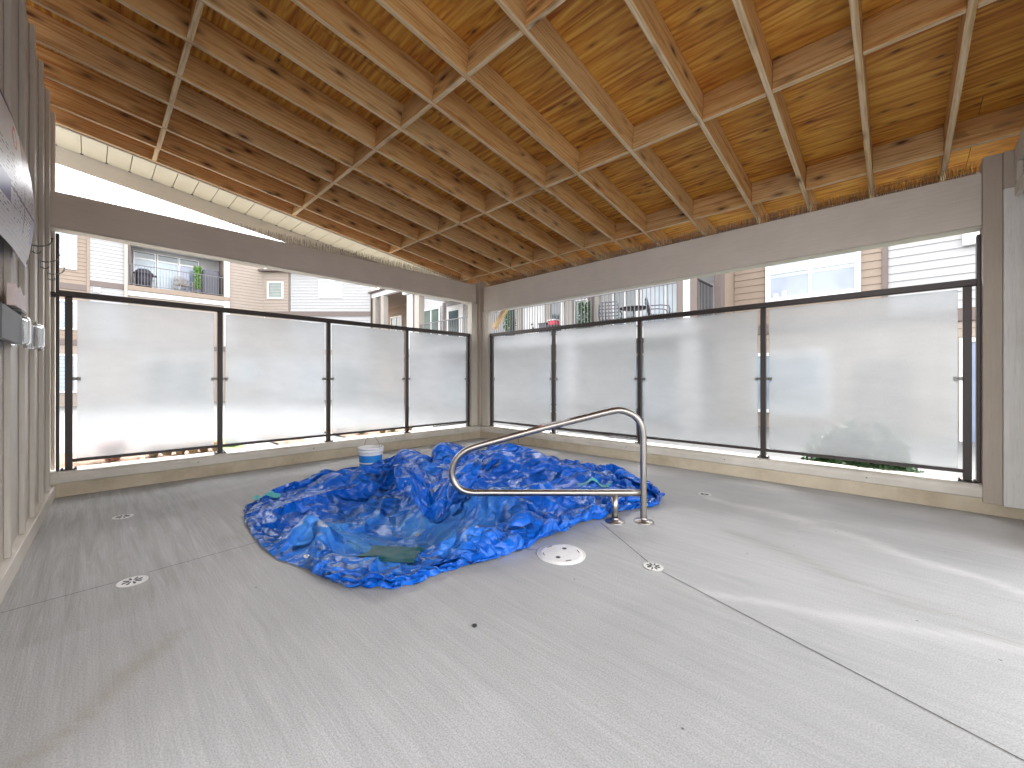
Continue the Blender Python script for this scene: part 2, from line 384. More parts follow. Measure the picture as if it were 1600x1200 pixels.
for i, v in enumerate(me.vertices):
    x, y = v.co.x, v.co.y; wob = noise.noise(Vector((x*3, y*3, 0)))*.10; x2, y2 = x+wob, y+wob*.8
    w = min(1, sum(math.exp(-segd(x2, y2, l)**2*1.3)*s for l, s in zip(WHITE, WS)))
    d = min(1, sum(math.exp(-segd(x2, y2, l)**2)*.8 for l in DIRT) + .9*math.exp(-((y+5.5)/.35)**2)*(x < 3.2) + .9*math.exp(-(x/.07)**2) + .9*math.exp(-(y/.07)**2))
    b_ = math.exp(-segd(x2, y2, BR[0])**2*1.5)*.9 + .12*math.exp(-segd(x2, y2, BR[1])**2)
    at.data[i].color = (w, d, min(1, b_), 1)
# control joints cut in the slab, filled with dark sealant
def joint(pts, w=.005):
    for a, b in zip(pts, pts[1:]):
        a, b = Vector((*a, 0)), Vector((*b, 0)); d = (b-a); n = Vector((-d.y, d.x, 0)).normalized()*w/2
        bm = bmesh.new(); vs = [bm.verts.new((p+s)+Vector((0, 0, .002))) for p, s in ((a, n), (a, -n), (b, -n), (b, n))]; bm.faces.new(vs)
        o = mesh('control_joint', bm, 'joint', deck)
joint([(4.17,-2.44), (4.76,-2.845)]); joint([(4.87,-2.905), (6.02,-3.275), (7.3,-3.68)])
joint([(2.70,-5.56), (2.69,-5.15)]); joint([(2.665,-5.02), (2.62,-4.30)])
joint([(4.02,-3.26), (4.16,-3.17)]); joint([(4.02,-3.26), (3.9,-3.33)])

# spa basin in the pit
bm = bmesh.new(); rings = []
for k, (s, z) in enumerate(((1.0, -.004), (.985, -.05), (.96, -.55), (.9, -.60), (.0, -.60))):
    ring = []
    for i in range(48):
        t = 2*math.pi*i/48; l = -1.0+math.cos(t)*1.1*max(s, .001); g = 3.5+math.sin(t)*.95*max(s, .001)
        ring.append(bm.verts.new((5.879+l*.7236-g*.6903, -5.258+l*.6903+g*.7236, z)))
    rings.append(ring)
for A, B in zip(rings, rings[1:]):
    for i in range(48): bm.faces.new((A[i], A[(i+1)%48], B[(i+1)%48], B[i]))
tag(mesh('spa_basin', bm, 'teal'), kind='structure')

# deck drains and skimmer lid
def drain(x, y, r, label, mat, group='slotted floor drains in the deck'):
    t = thing('floor_drain', label, 'drain', (x, y, 0), 0, group)
    bm = bmesh.new(); lathe(bm, [(r*1.10, .0015), (r*1.10, .004), (r*1.02, .005), (r*1.0, .0035), (r*.97, .0035), (0.0001, .006)], 36)
    mesh('grate', bm, mat, t)
    for k in range(8):
        a = k*math.pi/4+.2; bm = bmesh.new(); r0, r1 = r*.22, r*.66
        w = r*.085; p = [Vector((r0, -w*.6, 0)), Vector((r1, -w, 0)), Vector((r1+w, 0, 0)), Vector((r1, w, 0)), Vector((r0, w*.6, 0))]
        rot = Matrix.Rotation(a, 3, 'Z')
        top = [bm.verts.new(rot @ q + Vector((0, 0, .0072))) for q in p]; bot = [bm.verts.new(rot @ q + Vector((0, 0, .0035))) for q in p]
        bm.faces.new(top)
        for i in range(5): bm.faces.new((bot[i], bot[(i+1)%5], top[(i+1)%5], top[i]))
        mesh('slot', bm, 'dark', t)
M['chrome'] = plain('worn_chrome', (.55, .55, .53), .35, .7)
drain(2.748, -5.092, .062, 'white slotted round drain on the left part of the deck, nearest the camera', 'white_vinyl')
drain(1.225, -5.069, .062, 'small pale round drain on the left part of the deck, farther back by the curb', 'white_vinyl')
drain(4.806, -2.881, .055, 'grey metal slotted round drain beside the white skimmer lid', 'chrome')
drain(4.505, -1.046, .055, 'round metal drain at the head of a white stain, right of the handrail', 'chrome')
drain(2.836, -1.02, .05, 'round metal drain far behind the tarp, near the right-hand curb', 'chrome')
t = thing('skimmer_lid', 'round white skimmer lid with two finger slots set in the deck before the tarp', 'lid', (4.291, -3.125, 0), R(20))
bm = bmesh.new(); lathe(bm, [(.158, .001), (.158, .005), (.150, .006), (.148, .003), (.1465, .003), (.145, .008), (.125, .0085), (.0001, .010)], 48)
mesh('lid_plate', bm, 'white_vinyl', t)
for s in (-1, 1):
    bm = bmesh.new(); lathe(bm, [(.016, .0105), (.015, .0112), (.0001, .0112)], 14, (0, s*.072)); mesh('finger_hole', bm, 'dark', t)
for a in (.6, 2.6, 3.7, 5.4):
    bm = bmesh.new(); pts = [(math.cos(a+d)*.118, math.sin(a+d)*.118, .0098) for d in (-.16, -.08, 0, .08, .16)]
    tube(bm, pts, .0022, 6); mesh('arc_slot', bm, 'dark', t)
bm = bmesh.new()
for k in range(7):
    for sgn in range(3): box(bm, -.035+k*.010, -.029+k*.010, -.03+sgn*.022, -.016+sgn*.022, .0095, .0107)
mesh('embossed_marks', bm, 'white_vinyl', t)
bm = bmesh.new(); bmesh.ops.create_icosphere(bm, subdivisions=2, radius=.011)
for v in bm.verts: v.co = v.co*(1+.4*noise.noise(v.co*90)); v.co.z = max(v.co.z*.6, -.004)
tag(mesh('debris_crumb', bm, 'dark', loc=(4.462, -4.026, .005)), 'dark crumb of debris lying alone on the near deck', 'debris')

# ------------------------------------------------------------------ curbs with flashing caps
def curb(label, length, rz, name='curb_wall'):
    """local x runs along the wall from the corner, local -y faces the room; kerb face at y=0"""
    t = thing(name, label, 'low wall', (0, 0, 0), rz)
    bx('curb_block', 'curb', t, -.19, length, .0, .19, -.62, .130, .004)
    bm = bmesh.new(); prof = [(-.006, .132), (-.012, .140), (-.012, .195), (-.004, .222), (.012, .238), (.03, .243), (.20, .250), (.20, .132)]
    A = [bm.verts.new((-.19, y, z)) for y, z in prof]; B = [bm.verts.new((length, y, z)) for y, z in prof]
    for i in range(len(prof)): bm.faces.new((A[i], B[i], B[(i+1)%8], A[(i+1)%8]))
    bm.faces.new(A[::-1]); bm.faces.new(B)
    cap = mesh('cap_flashing', bm, 'cap', t)
    k = .55
    while k < length:
        bm = bmesh.new(); cyl(bm, (k, -.016, .183), (k, -.008, .183), .007, n=8); mesh('screw', bm, 'clip', t); k += 1.28
    return t
# left curb: local x -> world -y (rotation -90), room side is world +x  => mirrored frame handled by rz
cl = curb('cream painted curb under the left glass screen', 5.6, -math.pi/2)
cl.scale = (1, -1, 1)          # room face towards +x
cr = curb('cream painted curb under the right glass screen', 7.2, 0)
bx('curb_joint', 'joint', cr, 1.02, 1.026, -.002, .0, .0, .128, 0)

# ------------------------------------------------------------------ beams and posts
t = thing('timber_beam', 'long taupe beam over the left glass screen', 'beam')
bx('beam_face', 'beamy', t, -.155, 0, -5.60, -.10, 2.625, 2.965, .004)
bx('underside_board', 'creamz', t, -.163, -.004, -5.60, -.10, 2.612, 2.623, .001)
t2 = thing('timber_beam', 'long taupe beam over the right glass screen', 'beam')
bx('beam_face', 'beam', t2, .10, 6.41, 0, .155, 2.465, 2.915, .004)
bx('underside_board', 'creamz', t2, .10, 6.41, .004, .163, 2.452, 2.463, .001)
t = thing('corner_post', 'taupe corner post with cream trim where the two screens meet', 'post')
bx('post_core', 'trimz', t, -.14, .055, -.055, .14, .25, 3.035, .004)
bx('side_trim', 'creamz', t, -.125, -.005, -.205, -.057, .25, 2.61, .003)
bx('side_trim', 'creamz', t, .057, .215, .005, .125, .25, 2.45, .003)
t = thing('end_post', 'wide rough-sawn taupe post board at the right end of the right screen', 'post')
bx('post_board', 'trimz', t, 6.412, 6.52, -.03, .16, .10, 3.03, .003)
t = thing('wall_return', 'rough-sawn white wall board beside the taupe post at the right edge', 'wall')
bx('white_board', 'rough_white', t, 6.523, 6.90, -.045, .16, .095, 2.72, .003)
bx('upper_board', 'trimz', t, 6.523, 6.90, -.035, .16, 2.722, 3.03, .003)
t = thing('side_beam', 'pale boxed beam with a recessed panel running towards the camera at top right', 'beam')
# boxed beam along y with a recessed centre panel, sloping with the roof
def slab_y(name, mat, x0, x1, y0, y1, zb, zt0, zt1, parent):
    bm = bmesh.new(); v = [bm.verts.new(p) for p in ((x0,y0,zb),(x1,y0,zb),(x1,y1,zb),(x0,y1,zb),(x0,y0,zt0),(x1,y0,zt0),(x1,y1,zt1),(x0,y1,zt1))]
    for f in ((0,3,2,1),(4,5,6,7),(0,1,5,4),(1,2,6,5),(2,3,7,6),(3,0,4,7)): bm.faces.new([v[i] for i in f])
    return mesh(name, bm, mat, parent)
slab_y('beam_core', 'trimz', 6.615, 6.80, -5.6, -.05, 2.66, 3.66, 2.98, t)
slab_y('top_frame', 'creamz', 6.58, 6.613, -5.6, -.05, 2.90, 3.68, 3.03, t)
slab_y('bottom_frame', 'creamz', 6.58, 6.613, -5.6, -.05, 2.64, 2.72, 2.72, t)
slab_y('end_frame', 'creamz', 6.58, 6.613, -.13, -.05, 2.722, 2.898, 2.898, t)

# ------------------------------------------------------------------ glass screens
def screen(label, posts, first, last, along, yo):
    """posts: positions along the wall; the screen stands in local frame: x along wall, y = offset outwards"""
    t = thing('glass_screen', label, 'screen')
    if along == 'y': t.rotation_euler = (0, 0, -math.pi/2); t.scale = (1, -1, 1)
    pr = bx('post', 'bronze', t, posts[0]-.026, posts[0]+.026, yo-.026, yo+.026, .258, 1.962, .003)
    bp = None
    for i, p in enumerate(posts):
        if i: pr2 = share(pr, 'post', t, (p, yo, pr.location.z))
        else: pr2 = pr
        bm = bmesh.new(); box(bm, -.06, .06, -.05, .05, 0, .007)
        pl = mesh('base_plate', bm, 'bronze', t, .002, loc=(p, yo, .249)) if bp is None else share(bp, 'base_plate', t, (p, yo, .249))
        if bp is None: bp = pl
        else: bm.free()
        for sx in (-.045, .045):
            for sy in (-.036, .036):
                bmb = bmesh.new(); cyl(bmb, (sx, sy, .007), (sx, sy, .016), .008, n=8); mesh('bolt', bmb, 'bronze', pl)
    bx('top_rail', 'bronze', t, first, last, yo-.030, yo+.030, 1.964, 2.024, .006)
    for a, b in zip([first]+posts, posts+[last]):
        if b-a > .4: bx('bottom_rail', 'bronze', t, a+.026, b-.026, yo-.016, yo+.016, .318, .350, .003)
    for x in (first, last):                                        # frame tubes against the posts
        bx('frame_tube', 'bronze', t, x-.012, x+.012, yo-.045, yo+.045, .250, 2.40 if along != 'y' else 2.57, .003)
    for x, s in ((first, -1), (last, 1)):
        bx('rail_bracket', 'bronze', t, x+s*.012 if s > 0 else x-.072, x+.072 if s > 0 else x-.012, yo-.035, yo+.04, 1.955, 2.0, .004)
    n = 0
    for a, b in zip(posts, posts[1:]):
        x0, x1 = a+.026+.030, b-.026-.030
        bx('glass_pane', 'frost', t, x0, x1, yo-.005, yo+.005, .352, 1.945, .001)
        for px, s in ((a, 1), (b, -1)):
            c0, c1 = sorted((px+s*.027, px+s*.082))
            cp = bx('clip', 'clip', t, c0, c1, yo-.016, yo+.016, 1.135, 1.168, .002)
            bmb = bmesh.new(); cyl(bmb, (0, -.0165, 0), (0, -.020, 0), .006, n=8)
            mesh('screw', bmb, 'bronze', cp)
    return t
# left screen: distance along from the corner is -y; y -0.21 .. -5.40
screen('left frosted glass screen in a dark bronze frame, four panes', [.235, 1.572, 2.869, 4.165, 5.404], .215-.045, 5.478, 'y', .09)
screen('right frosted glass screen in a dark bronze frame, four panes', [.245, 1.740, 3.268, 4.775, 6.334], .225-.045, 6.398, 'x', .09)

# ------------------------------------------------------------------ bird spikes on the beams
def spikes(label, x0, x1, ax, z, off, seed, h=.105):
    rg = random.Random(seed); t = thing('bird_spikes', label, 'bird spikes', group='rows of bird spikes on the beams')
    bm = bmesh.new(); base = bmesh.new()
    f = (lambda u, w: (u, off+w)) if ax == 'x' else (lambda u, w: (off+w, u))
    a, b = f(x0, -.012), f(x1, .012); box(base, min(a[0], b[0]), max(a[0], b[0]), min(a[1], b[1]), max(a[1], b[1]), z, z+.006)
    mesh('strip', base, 'chrome', t)
    u = x0
    while u < x1:
        for w in (-.05, 0, .05):
            w2 = w+rg.uniform(-.012, .012); hh = h*rg.uniform(.85, 1.1); du = rg.uniform(-.022, .022)
            p0, p1 = f(u, 0), f(u+du, w2); P = Vector((p0[0], p0[1], z+.006)); Q = Vector((p1[0], p1[1], z+.006+hh)); r = .0019
            vs = [bm.verts.new(P+Vector((r*math.cos(k*2.09), r*math.sin(k*2.09), 0))) for k in range(3)]
            ws = [bm.verts.new(Q+Vector((r*.7*math.cos(k*2.09), r*.7*math.sin(k*2.09), 0))) for k in range(3)]
            for k in range(3): bm.faces.new((vs[k], vs[(k+1)%3], ws[(k+1)%3], ws[k]))
        u += .0125
    tag(mesh('spike_wires', bm, 'spikewire', t), kind='stuff')
M['spikewire'] = plain('spike_wire', (.20, .16, .13), .4, .4)
spikes('wire bird spikes along the top of the left beam', -5.4, -.3, 'y', 2.966, -.06, 1)
spikes('wire bird spikes along the top of the right beam', .2, 6.38, 'x', 2.916, .06, 2)

# ------------------------------------------------------------------ roof (local frame: y along the slope, origin on the rafter undersides at y=0)
roof = thing('shed_roof', 'open shed roof of orange rafters and plywood over the spa deck', 'roof', (0, 0, 3.045))
roof.rotation_euler = (-math.atan(.132), 0, 0)
RX = [-.345, .04, .54, 1.045, 1.545, 2.055, 2.535, 3.04, 3.485, 4.085, 4.705, 5.195, 5.70, 6.195, 6.70, 7.20, 7.70, 8.20]
YB, YF, D, T = -8.8, .72, .235, .040  # roof carried on past the view to even the light
def board(name, w, h, l, mats, parent, loc, rz=0):
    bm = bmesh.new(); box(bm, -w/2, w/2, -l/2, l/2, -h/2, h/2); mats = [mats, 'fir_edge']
    for f in bm.faces: f.material_index = 1 if abs(f.calc_center_median().z) > h*.49 else 0  # bottom and top faces take the painted lit tone
    o = mesh(name, bm, mats, parent, .0025, loc=loc); o.rotation_euler = (0, 0, rz); return o
rg = random.Random(4)
first = None
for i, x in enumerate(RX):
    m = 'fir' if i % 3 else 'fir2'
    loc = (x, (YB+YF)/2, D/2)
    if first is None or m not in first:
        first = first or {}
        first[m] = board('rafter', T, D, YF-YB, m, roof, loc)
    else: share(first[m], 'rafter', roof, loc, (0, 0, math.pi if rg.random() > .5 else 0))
rows = [-.225, -1.775, -3.285, -4.785, -6.3, -7.8]
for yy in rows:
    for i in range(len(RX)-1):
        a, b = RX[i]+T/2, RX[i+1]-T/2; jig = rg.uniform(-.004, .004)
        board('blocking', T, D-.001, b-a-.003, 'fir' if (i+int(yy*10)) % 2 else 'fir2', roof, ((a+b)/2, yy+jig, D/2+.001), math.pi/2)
# sheathing: 2.44 x 1.22 sheets, staggered
r = 0; y = YF
while y > YB:
    y0 = max(YB, y-1.22); x = -.95-(1.22 if r % 2 else 0)
    while x < 8.4:
        x0, x1 = max(-.95, x), min(8.4, x+2.44)
        bx('plywood_sheet', 'ply', roof, x0+.002, x1-.002, y0+.002, y-.002, D+.002, D+.016, .0)
        x += 2.44
    y = y0; r += 1
bx('membrane', 'dark', roof, -.97, 8.42, YB, YF+.02, D+.018, D+.03, 0)
bx('eave_fascia', 'beam', roof, -.97, 8.42, YF+.002, YF+.03, .0, D+.017, .003)
# left overhang: soffit panels with V joints, hanging fascia
y = YF
while y > YB:
    y1 = max(YB, y-.203)
    o = bx('soffit_panel', 'soffit', roof, -.925, -.385, y1+.003, y-.003, -.008, .004, .003)
    bm = bmesh.new(); box(bm, -.93+.012, -.93+.03, (y+y1)/2-.014-.10, (y+y1)/2+.014-.10, -.0115, -.0085); mesh('vent_slot', bm, 'dark', roof)
    y = y1
M_s = None
bx('soffit_trim', 'creamz', roof, -.385+.001, -.368, YB, YF, -.016, .012, .002)
bx('barge_fascia', 'beamy', roof, -.965, -.932, YB, YF, -.20, D+.01, .003)

# ------------------------------------------------------------------ board-and-batten wall (local x away from the corner, +y into the room)
WR = math.atan2(-.086, 2.687)
wall = thing('board_and_batten_wall', 'taupe board-and-batten wall along the left edge', 'wall', (-.09, -5.486, 0), WR)
BT = [-.07, .385, .845, 1.325, 1.775, 2.28, 2.78, 3.28, 3.78]
prev = -.11
def ztop(u): return 3.045+.132*5.5+.02
for i, u in enumerate(BT+[4.3]):  # out-of-view end stops where enough light gets in behind the camera
    bx('wall_board', 'board', wall, prev, u-.02, -.065, -.042, .118, ztop(u), .001)
    prev = u-.018
for u in BT: bx('batten', 'board', wall, u-.055, u, -.0415, -.014, .118, ztop(u), .003)
bx('base_trim', 'base', wall, -.11, 4.31, -.045, 0, .0, .117, .004)
bx('end_board', 'trimz', wall, -.20, -.112, -.08, -.02, .0, 3.76, .002)

# coat hooks
def hook(u, z, rows_):
    t = thing('coat_hook', rows_, 'hook', tuple(wall.matrix_basis @ Vector((u, -.012, z)))if 0 else (0,0,0), WR, 'bent wire coat hooks on the batten wall')
    c, s = math.cos(WR), math.sin(WR); t.location = (-.09+u*c+.013*s, -5.486+u*s-.013*c, z)
    bx('back_plate', 'clip', t, -.012, .012, 0, .004, -.035, .035, .001)
    bm = bmesh.new(); tube(bm, [(0, .004, .022), (0, .03, .020), (0, .06, .028), (0, .085, .045), (0, .098, .068), (0, .099, .088)], .0042, 8)
    mesh('upper_prong', bm, 'clip', t)
    bm = bmesh.new(); tube(bm, [(0, .004, -.022), (0, .018, -.032), (0, .036, -.030), (0, .046, -.014)], .0042, 8)
    mesh('lower_prong', bm, 'clip', t)
    bm = bmesh.new(); lathe(bm, [(.0001, 0), (.009, .001), (.010, .005), (.0001, .009)], 12); mesh('prong_tip', bm, 'clip', t, loc=(0, .099, .088))
hook(1.50, 2.085, 'nearest of three bent wire coat hooks on the batten wall')
hook(1.02, 2.07, 'middle of three bent wire coat hooks on the batten wall')
hook(.545, 2.06, 'farthest of three bent wire coat hooks on the batten wall, by the dark tube')

# notice board: a thin printed sheet bowed off the wall
def W3(u, v, z):
    c, s = math.cos(WR), math.sin(WR); return Vector((-.09+u*c-v*s, -5.486+u*s+v*c, z))
t = thing('notice_board', 'large white, purple and red printed notice bowed off the batten wall', 'notice', tuple(W3(2.0, 0, 1.85)), WR)
cols = [('n_white', (.74, .74, .76)), ('n_purple', (.10, .09, .30)), ('n_lav', (.50, .52, .74)), ('n_maroon', (.26, .05, .06)), ('n_brown', (.36, .17, .10)),
        ('n_red', (.60, .05, .07)), ('n_ink', (.12, .11, .20)), ('n_grey', (.58, .60, .66))]
for n_, c_ in cols: M[n_] = plain(n_.replace('n_', 'print_'), c_, .35, 0, .03)
NI = {n_: i for i, (n_, c_) in enumerate(cols)}
bm = bmesh.new(); NU, NV = 90, 110; Wd, Ht = 1.15, .70
def npos(a, b):      # a: 0 far edge .. 1 near, b: 0 bottom .. 1 top
    u = a*Wd+.06*math.sin(b*math.pi)*0
    off = .012+.035*math.sin(b*math.pi)*(1-a)**1.5+.012*(1-abs(2*a-1))
    return (u+.10*max(0, b-.86)**1*(1-a)*3*0, off, b*Ht)
g = [[bm.verts.new(npos(i/NU, j/NV)) for i in range(NU+1)] for j in range(NV+1)]
rn = random.Random(11)
inkrow = [[rn.random() for _ in range(NU//2+1)] for _ in range(NV+1)]
for j in range(NV):
    for i in range(NU):
        a, b = (i+.5)/NU, (j+.5)/NV; col = 'n_white'
        if a < .10 and b > .90 and (a-.10)**2/.01+(b-.90)**2/.01 > 1: continue            # rounded top corner
        if b > .70:
            if a < .30: col = 'n_maroon' if (int(a*40) % 3) else 'n_brown'
            elif (a-.48)**2*2.7+(b-.84)**2 < .0075 and (a-.48)**2*2.7+(b-.84)**2 > .0035: col = 'n_red'
            if b > .975: col = 'n_ink'
        elif b > .20:
            if a > .58 and .30 < b < .46: col = 'n_purple'
            elif a < .09 and .2 < b < .42: col = 'n_lav'
            elif abs(b-.43) < .008 or abs(a-.27) < .007 and b < .6: col = 'n_ink'
            elif j % 3 == 0 and inkrow[j][i//2] > .35 and a > .03: col = 'n_grey' if inkrow[j][i//2] < .7 else 'n_ink'
            elif a > .75: col = 'n_lav'
        elif b > .05 and j % 4 == 0 and inkrow[j][i//2] > .3: col = 'n_grey'
        f = bm.faces.new((g[j][i], g[j][i+1], g[j+1][i+1], g[j+1][i])); f.material_index = NI[col]; f.smooth = True
sh = mesh('printed_sheet', bm, [n_ for n_, _ in cols], t)
so = sh.modifiers.new('thickness', 'SOLIDIFY'); so.thickness = .003; so.offset = 0
bx('corner_clip', 'clip', t, .005, .03, .0, .022, .02, .05, .002)

# small pinkish notice holder under it
M['pink'] = plain('faded_pink_print', (.82, .68, .66), .5, 0, .1, 20)
M['clear'] = newmat('clear_plastic')[0]
_nt = M['clear'].node_tree; _b = _nt.nodes['Principled BSDF']; _b.inputs['Base Color'].default_value = (.86, .89, .90, 1)
_b.inputs['Roughness'].default_value = .12; _b.inputs['Transmission Weight'].default_value = .75; _b.inputs['IOR'].default_value = 1.3
t = thing('switch_box', 'pinkish white switch box with notched top above the grey box on the batten wall', 'switch box', tuple(W3(2.20, 0, 1.545)), WR)
bm = bmesh.new()
out = [(0, 0), (.34, 0), (.34, .12), (.26, .10), (.20, .13), (.10, .085), (.02, .10)]
A = [bm.verts.new((x, .0, z)) for x, z in out]; B = [bm.verts.new((x, .034, z)) for x, z in out]
bm.faces.new(A); bm.faces.new(B[::-1])
for i in range(len(out)): bm.faces.new((A[i], B[i], B[(i+1) % len(out)], A[(i+1) % len(out)]))
mesh('housing', bm, 'pink', t, .003)
bx('lower_hinge', 'clip', t, .02, .22, .002, .04, -.014, -.001, .002)
def outlet(u, z, label, back=True):
    t = thing('outlet_cover', label, 'outlet cover', tuple(W3(u, 0, z)), WR, 'weatherproof outlet covers on the batten wall')
    if back: bx('back_box', 'greyplastic', t, .06, .62, -.005, .030, -.085, .085, .004)
    bx('gasket_plate', 'clear', t, -.045, .055, -.010, .012, -.088, .088, .004)
    bx('inner_plate', 'clip', t, -.035, .045, .013, .020, -.07, .07, .002)
    bm = bmesh.new(); prof = [(-.05, .012, .090), (-.052, .030, .088), (-.046, .050, .080), (-.034, .058, .068)]
    vs = []
    for k, (e, y, h) in enumerate(prof):
        w = -e
        ring = []
        for q in range(24):
            a = 2*math.pi*q/24; cx_, cz_ = math.cos(a), math.sin(a)
            sx = math.copysign(abs(cx_)**.4, cx_)*w; sz = math.copysign(abs(cz_)**.4, cz_)*h
            ring.append(bm.verts.new((sx, y, sz)))
        vs.append(ring)
    for A_, B_ in zip(vs, vs[1:]):
        for q in range(24): bm.faces.new((A_[q], A_[(q+1)%24], B_[(q+1)%24], B_[q])).smooth = True
    bm.faces.new(vs[-1])
    mesh('bubble_cover', bm, 'clear', t)
    bx('hinge', 'clip', t, -.03, .03, .010, .024, .089, .099, .002)
    bx('latch', 'clip', t, -.02, .02, .030, .046, -.098, -.086, .002)
outlet(2.26, 1.432, 'nearer clear bubble outlet cover with a dark grey back box on the batten wall')
outlet(1.62, 1.445, 'farther clear bubble outlet cover on the batten wall, without a grey box', False)

# ------------------------------------------------------------------ handrail (lies in one vertical plane facing the camera)
c45, s45 = math.cos(HEAD), math.sin(HEAD)
hb = (5.879+.0*c45, 0)
px_m = 193.9; DEPTH = 3.244
def HP(px, py):      # local: x along the rail plane, z up; origin at the foot of the tall post
    return ((px-1005.5)/px_m, 0, (815-py)/px_m)
lat = (1005.5-800)/629*DEPTH
hx, hy = 5.879+lat*c45-DEPTH*s45, -5.258+lat*s45+DEPTH*c45
t = thing('handrail', 'brushed steel looped handrail standing at the edge of the blue tarp', 'handrail', (hx, hy, 0), HEAD)
def arcpts(P, n=6):
    out = []
    for i in range(len(P)-1):
        p0, p1, p2, p3 = P[max(i-1, 0)], P[i], P[i+1], P[min(i+2, len(P)-1)]
        for k in range(n):
            u = k/n; out.append(tuple(.5*(2*p1[q]+(p2[q]-p0[q])*u+(2*p0[q]-5*p1[q]+4*p2[q]-p3[q])*u*u+(3*p1[q]-p0[q]-3*p2[q]+p3[q])*u**3) for q in range(3)))
    return out+[P[-1]]
P = [HP(1005.5, 813), HP(1005.5, 740), HP(1005.3, 700), HP(1005, 683), HP(1002, 665), HP(993, 651.5), HP(980, 644), HP(966, 641.2), HP(945, 645), HP(920, 651.3),
     HP(845, 670), HP(770, 690.5), HP(742, 698.5), HP(726, 705.5), HP(713, 718), HP(706, 737), HP(710, 754), HP(722, 765.5), HP(738, 769.8), HP(760, 770), HP(860, 770), HP(1000, 770)]
bm = bmesh.new(); tube(bm, arcpts(P, 6), .0265, 20); mesh('looped_tube', bm, 'steel', t)
bm = bmesh.new(); x961 = HP(961, 0)[0]; cyl(bm, (x961, 0, .006), (x961, 0, HP(0, 772)[2]), .0255, n=24); mesh('short_post', bm, 'steel', t)
for x in (0, x961):
    bm = bmesh.new(); lathe(bm, [(.0285, .034), (.031, .022), (.045, .014), (.072, .010), (.0775, .005), (.0775, .001)], 36); mesh('flange_cover', bm, 'steel', t, loc=(x, 0, 0))
# warning sticker wrapped on the sloping tube, with its worn print
a, b = Vector(HP(843, 669.6)), Vector(HP(891, 658.0)); d = (b-a); ln = d.length; d.normalize(); up_ = Vector((-d.z, 0, d.x))
M['stick'] = plain('grey_sticker', (.42, .40, .40), .4); M['stickw'] = plain('sticker_print', (.66, .64, .62), .5); M['stickr'] = plain('sticker_red', (.55, .16, .13), .5)
bm = bmesh.new(); seg = 10
for mi, (s0, s1, a0, a1, rr) in enumerate([(0, 1, -100, 10, .02685), (.0, .09, -98, -10, .0270)]+[(.12+.075*k, .12+.075*k+.05, -75, -40, .0270) for k in range(11)]):
    prev = None
    for k in range(seg+1):
        an = R(a0+(a1-a0)*k/seg+90); off = up_*math.sin(an)*rr+Vector((0, -1, 0))*math.cos(an)*rr
        off = up_*math.cos(R(a0+(a1-a0)*k/seg+45))*rr+Vector((0, math.sin(R(a0+(a1-a0)*k/seg+45)), 0))*rr
        p, q = bm.verts.new(a+d*ln*s0+off), bm.verts.new(a+d*ln*s1+off)
        if prev: f = bm.faces.new((prev[0], prev[1], q, p)); f.material_index = 0 if mi == 0 else (1 if mi == 1 else 2)
        prev = (p, q)
mesh('warning_sticker', bm, ['stick', 'stickr', 'stickw'], t)

# ------------------------------------------------------------------ bucket
t = thing('bucket', 'white plastic bucket with blue printed label standing behind the tarp', 'bucket', (1.43, -2.99, 0), R(10))
M['bucketw'] = plain('bucket_plastic', (.80, .80, .80), .35); M['bucketb'] = plain('bucket_blue_print', (.02, .22, .62), .4, 0, .1)
bm = bmesh.new(); lathe(bm, [(.0001, .004), (.112, .0), (.1165, .006), (.134, .335), (.134, .337), (.1375, .340)], 48); mesh('bucket_body', bm, 'bucketw', t)
bm = bmesh.new(); lathe(bm, [(.1355, .300), (.142, .300), (.142, .318), (.137, .320), (.1375, .330), (.1425, .331), (.1435, .356), (.139, .358), (.134, .352), (.133, .30)], 48); mesh('rim', bm, 'bucketw', t)
bm = bmesh.new()
def rad(z): return .1165+(.134-.1165)*(z-.006)/.329+.0008
for z0, z1, a0, a1 in ((.09, .175, 240, 402), (.19, .27, 240, 402)):
    prev = None
    for k in range(29):
        a = R(a0+(a1-a0)*k/28); p, q = [bm.verts.new((rad(z)*math.cos(a), rad(z)*math.sin(a), z)) for z in (z0, z1)]
        if prev: bm.faces.new((prev[0], p, q, prev[1])).smooth = True
        prev = (p, q)
mesh('blue_label', bm, 'bucketb', t)
bm = bmesh.new()
tube(bm, [(.143*math.cos(R(a)), .02, .325+.155*math.sin(R(a))) for a in range(0, 181, 10)], .0035, 8); mesh('bail_handle', bm, 'steel', t)
for s in (-1, 1):
    bm = bmesh.new(); cyl(bm, (s*.138, .02, .325), (s*.152, .02, .325), .014, n=12); mesh('handle_ear', bm, 'bucketw', t)

# unseen side wall behind the boxed beam, added and shortened to set the light
t = thing('unseen_side_wall', 'unseen taupe wall stub at the right, sized to steer light onto the deck', 'wall')
bx('wall_panel', 'board', t, 6.66, 6.80, -1.0, -.05, 0, 2.655, .003)

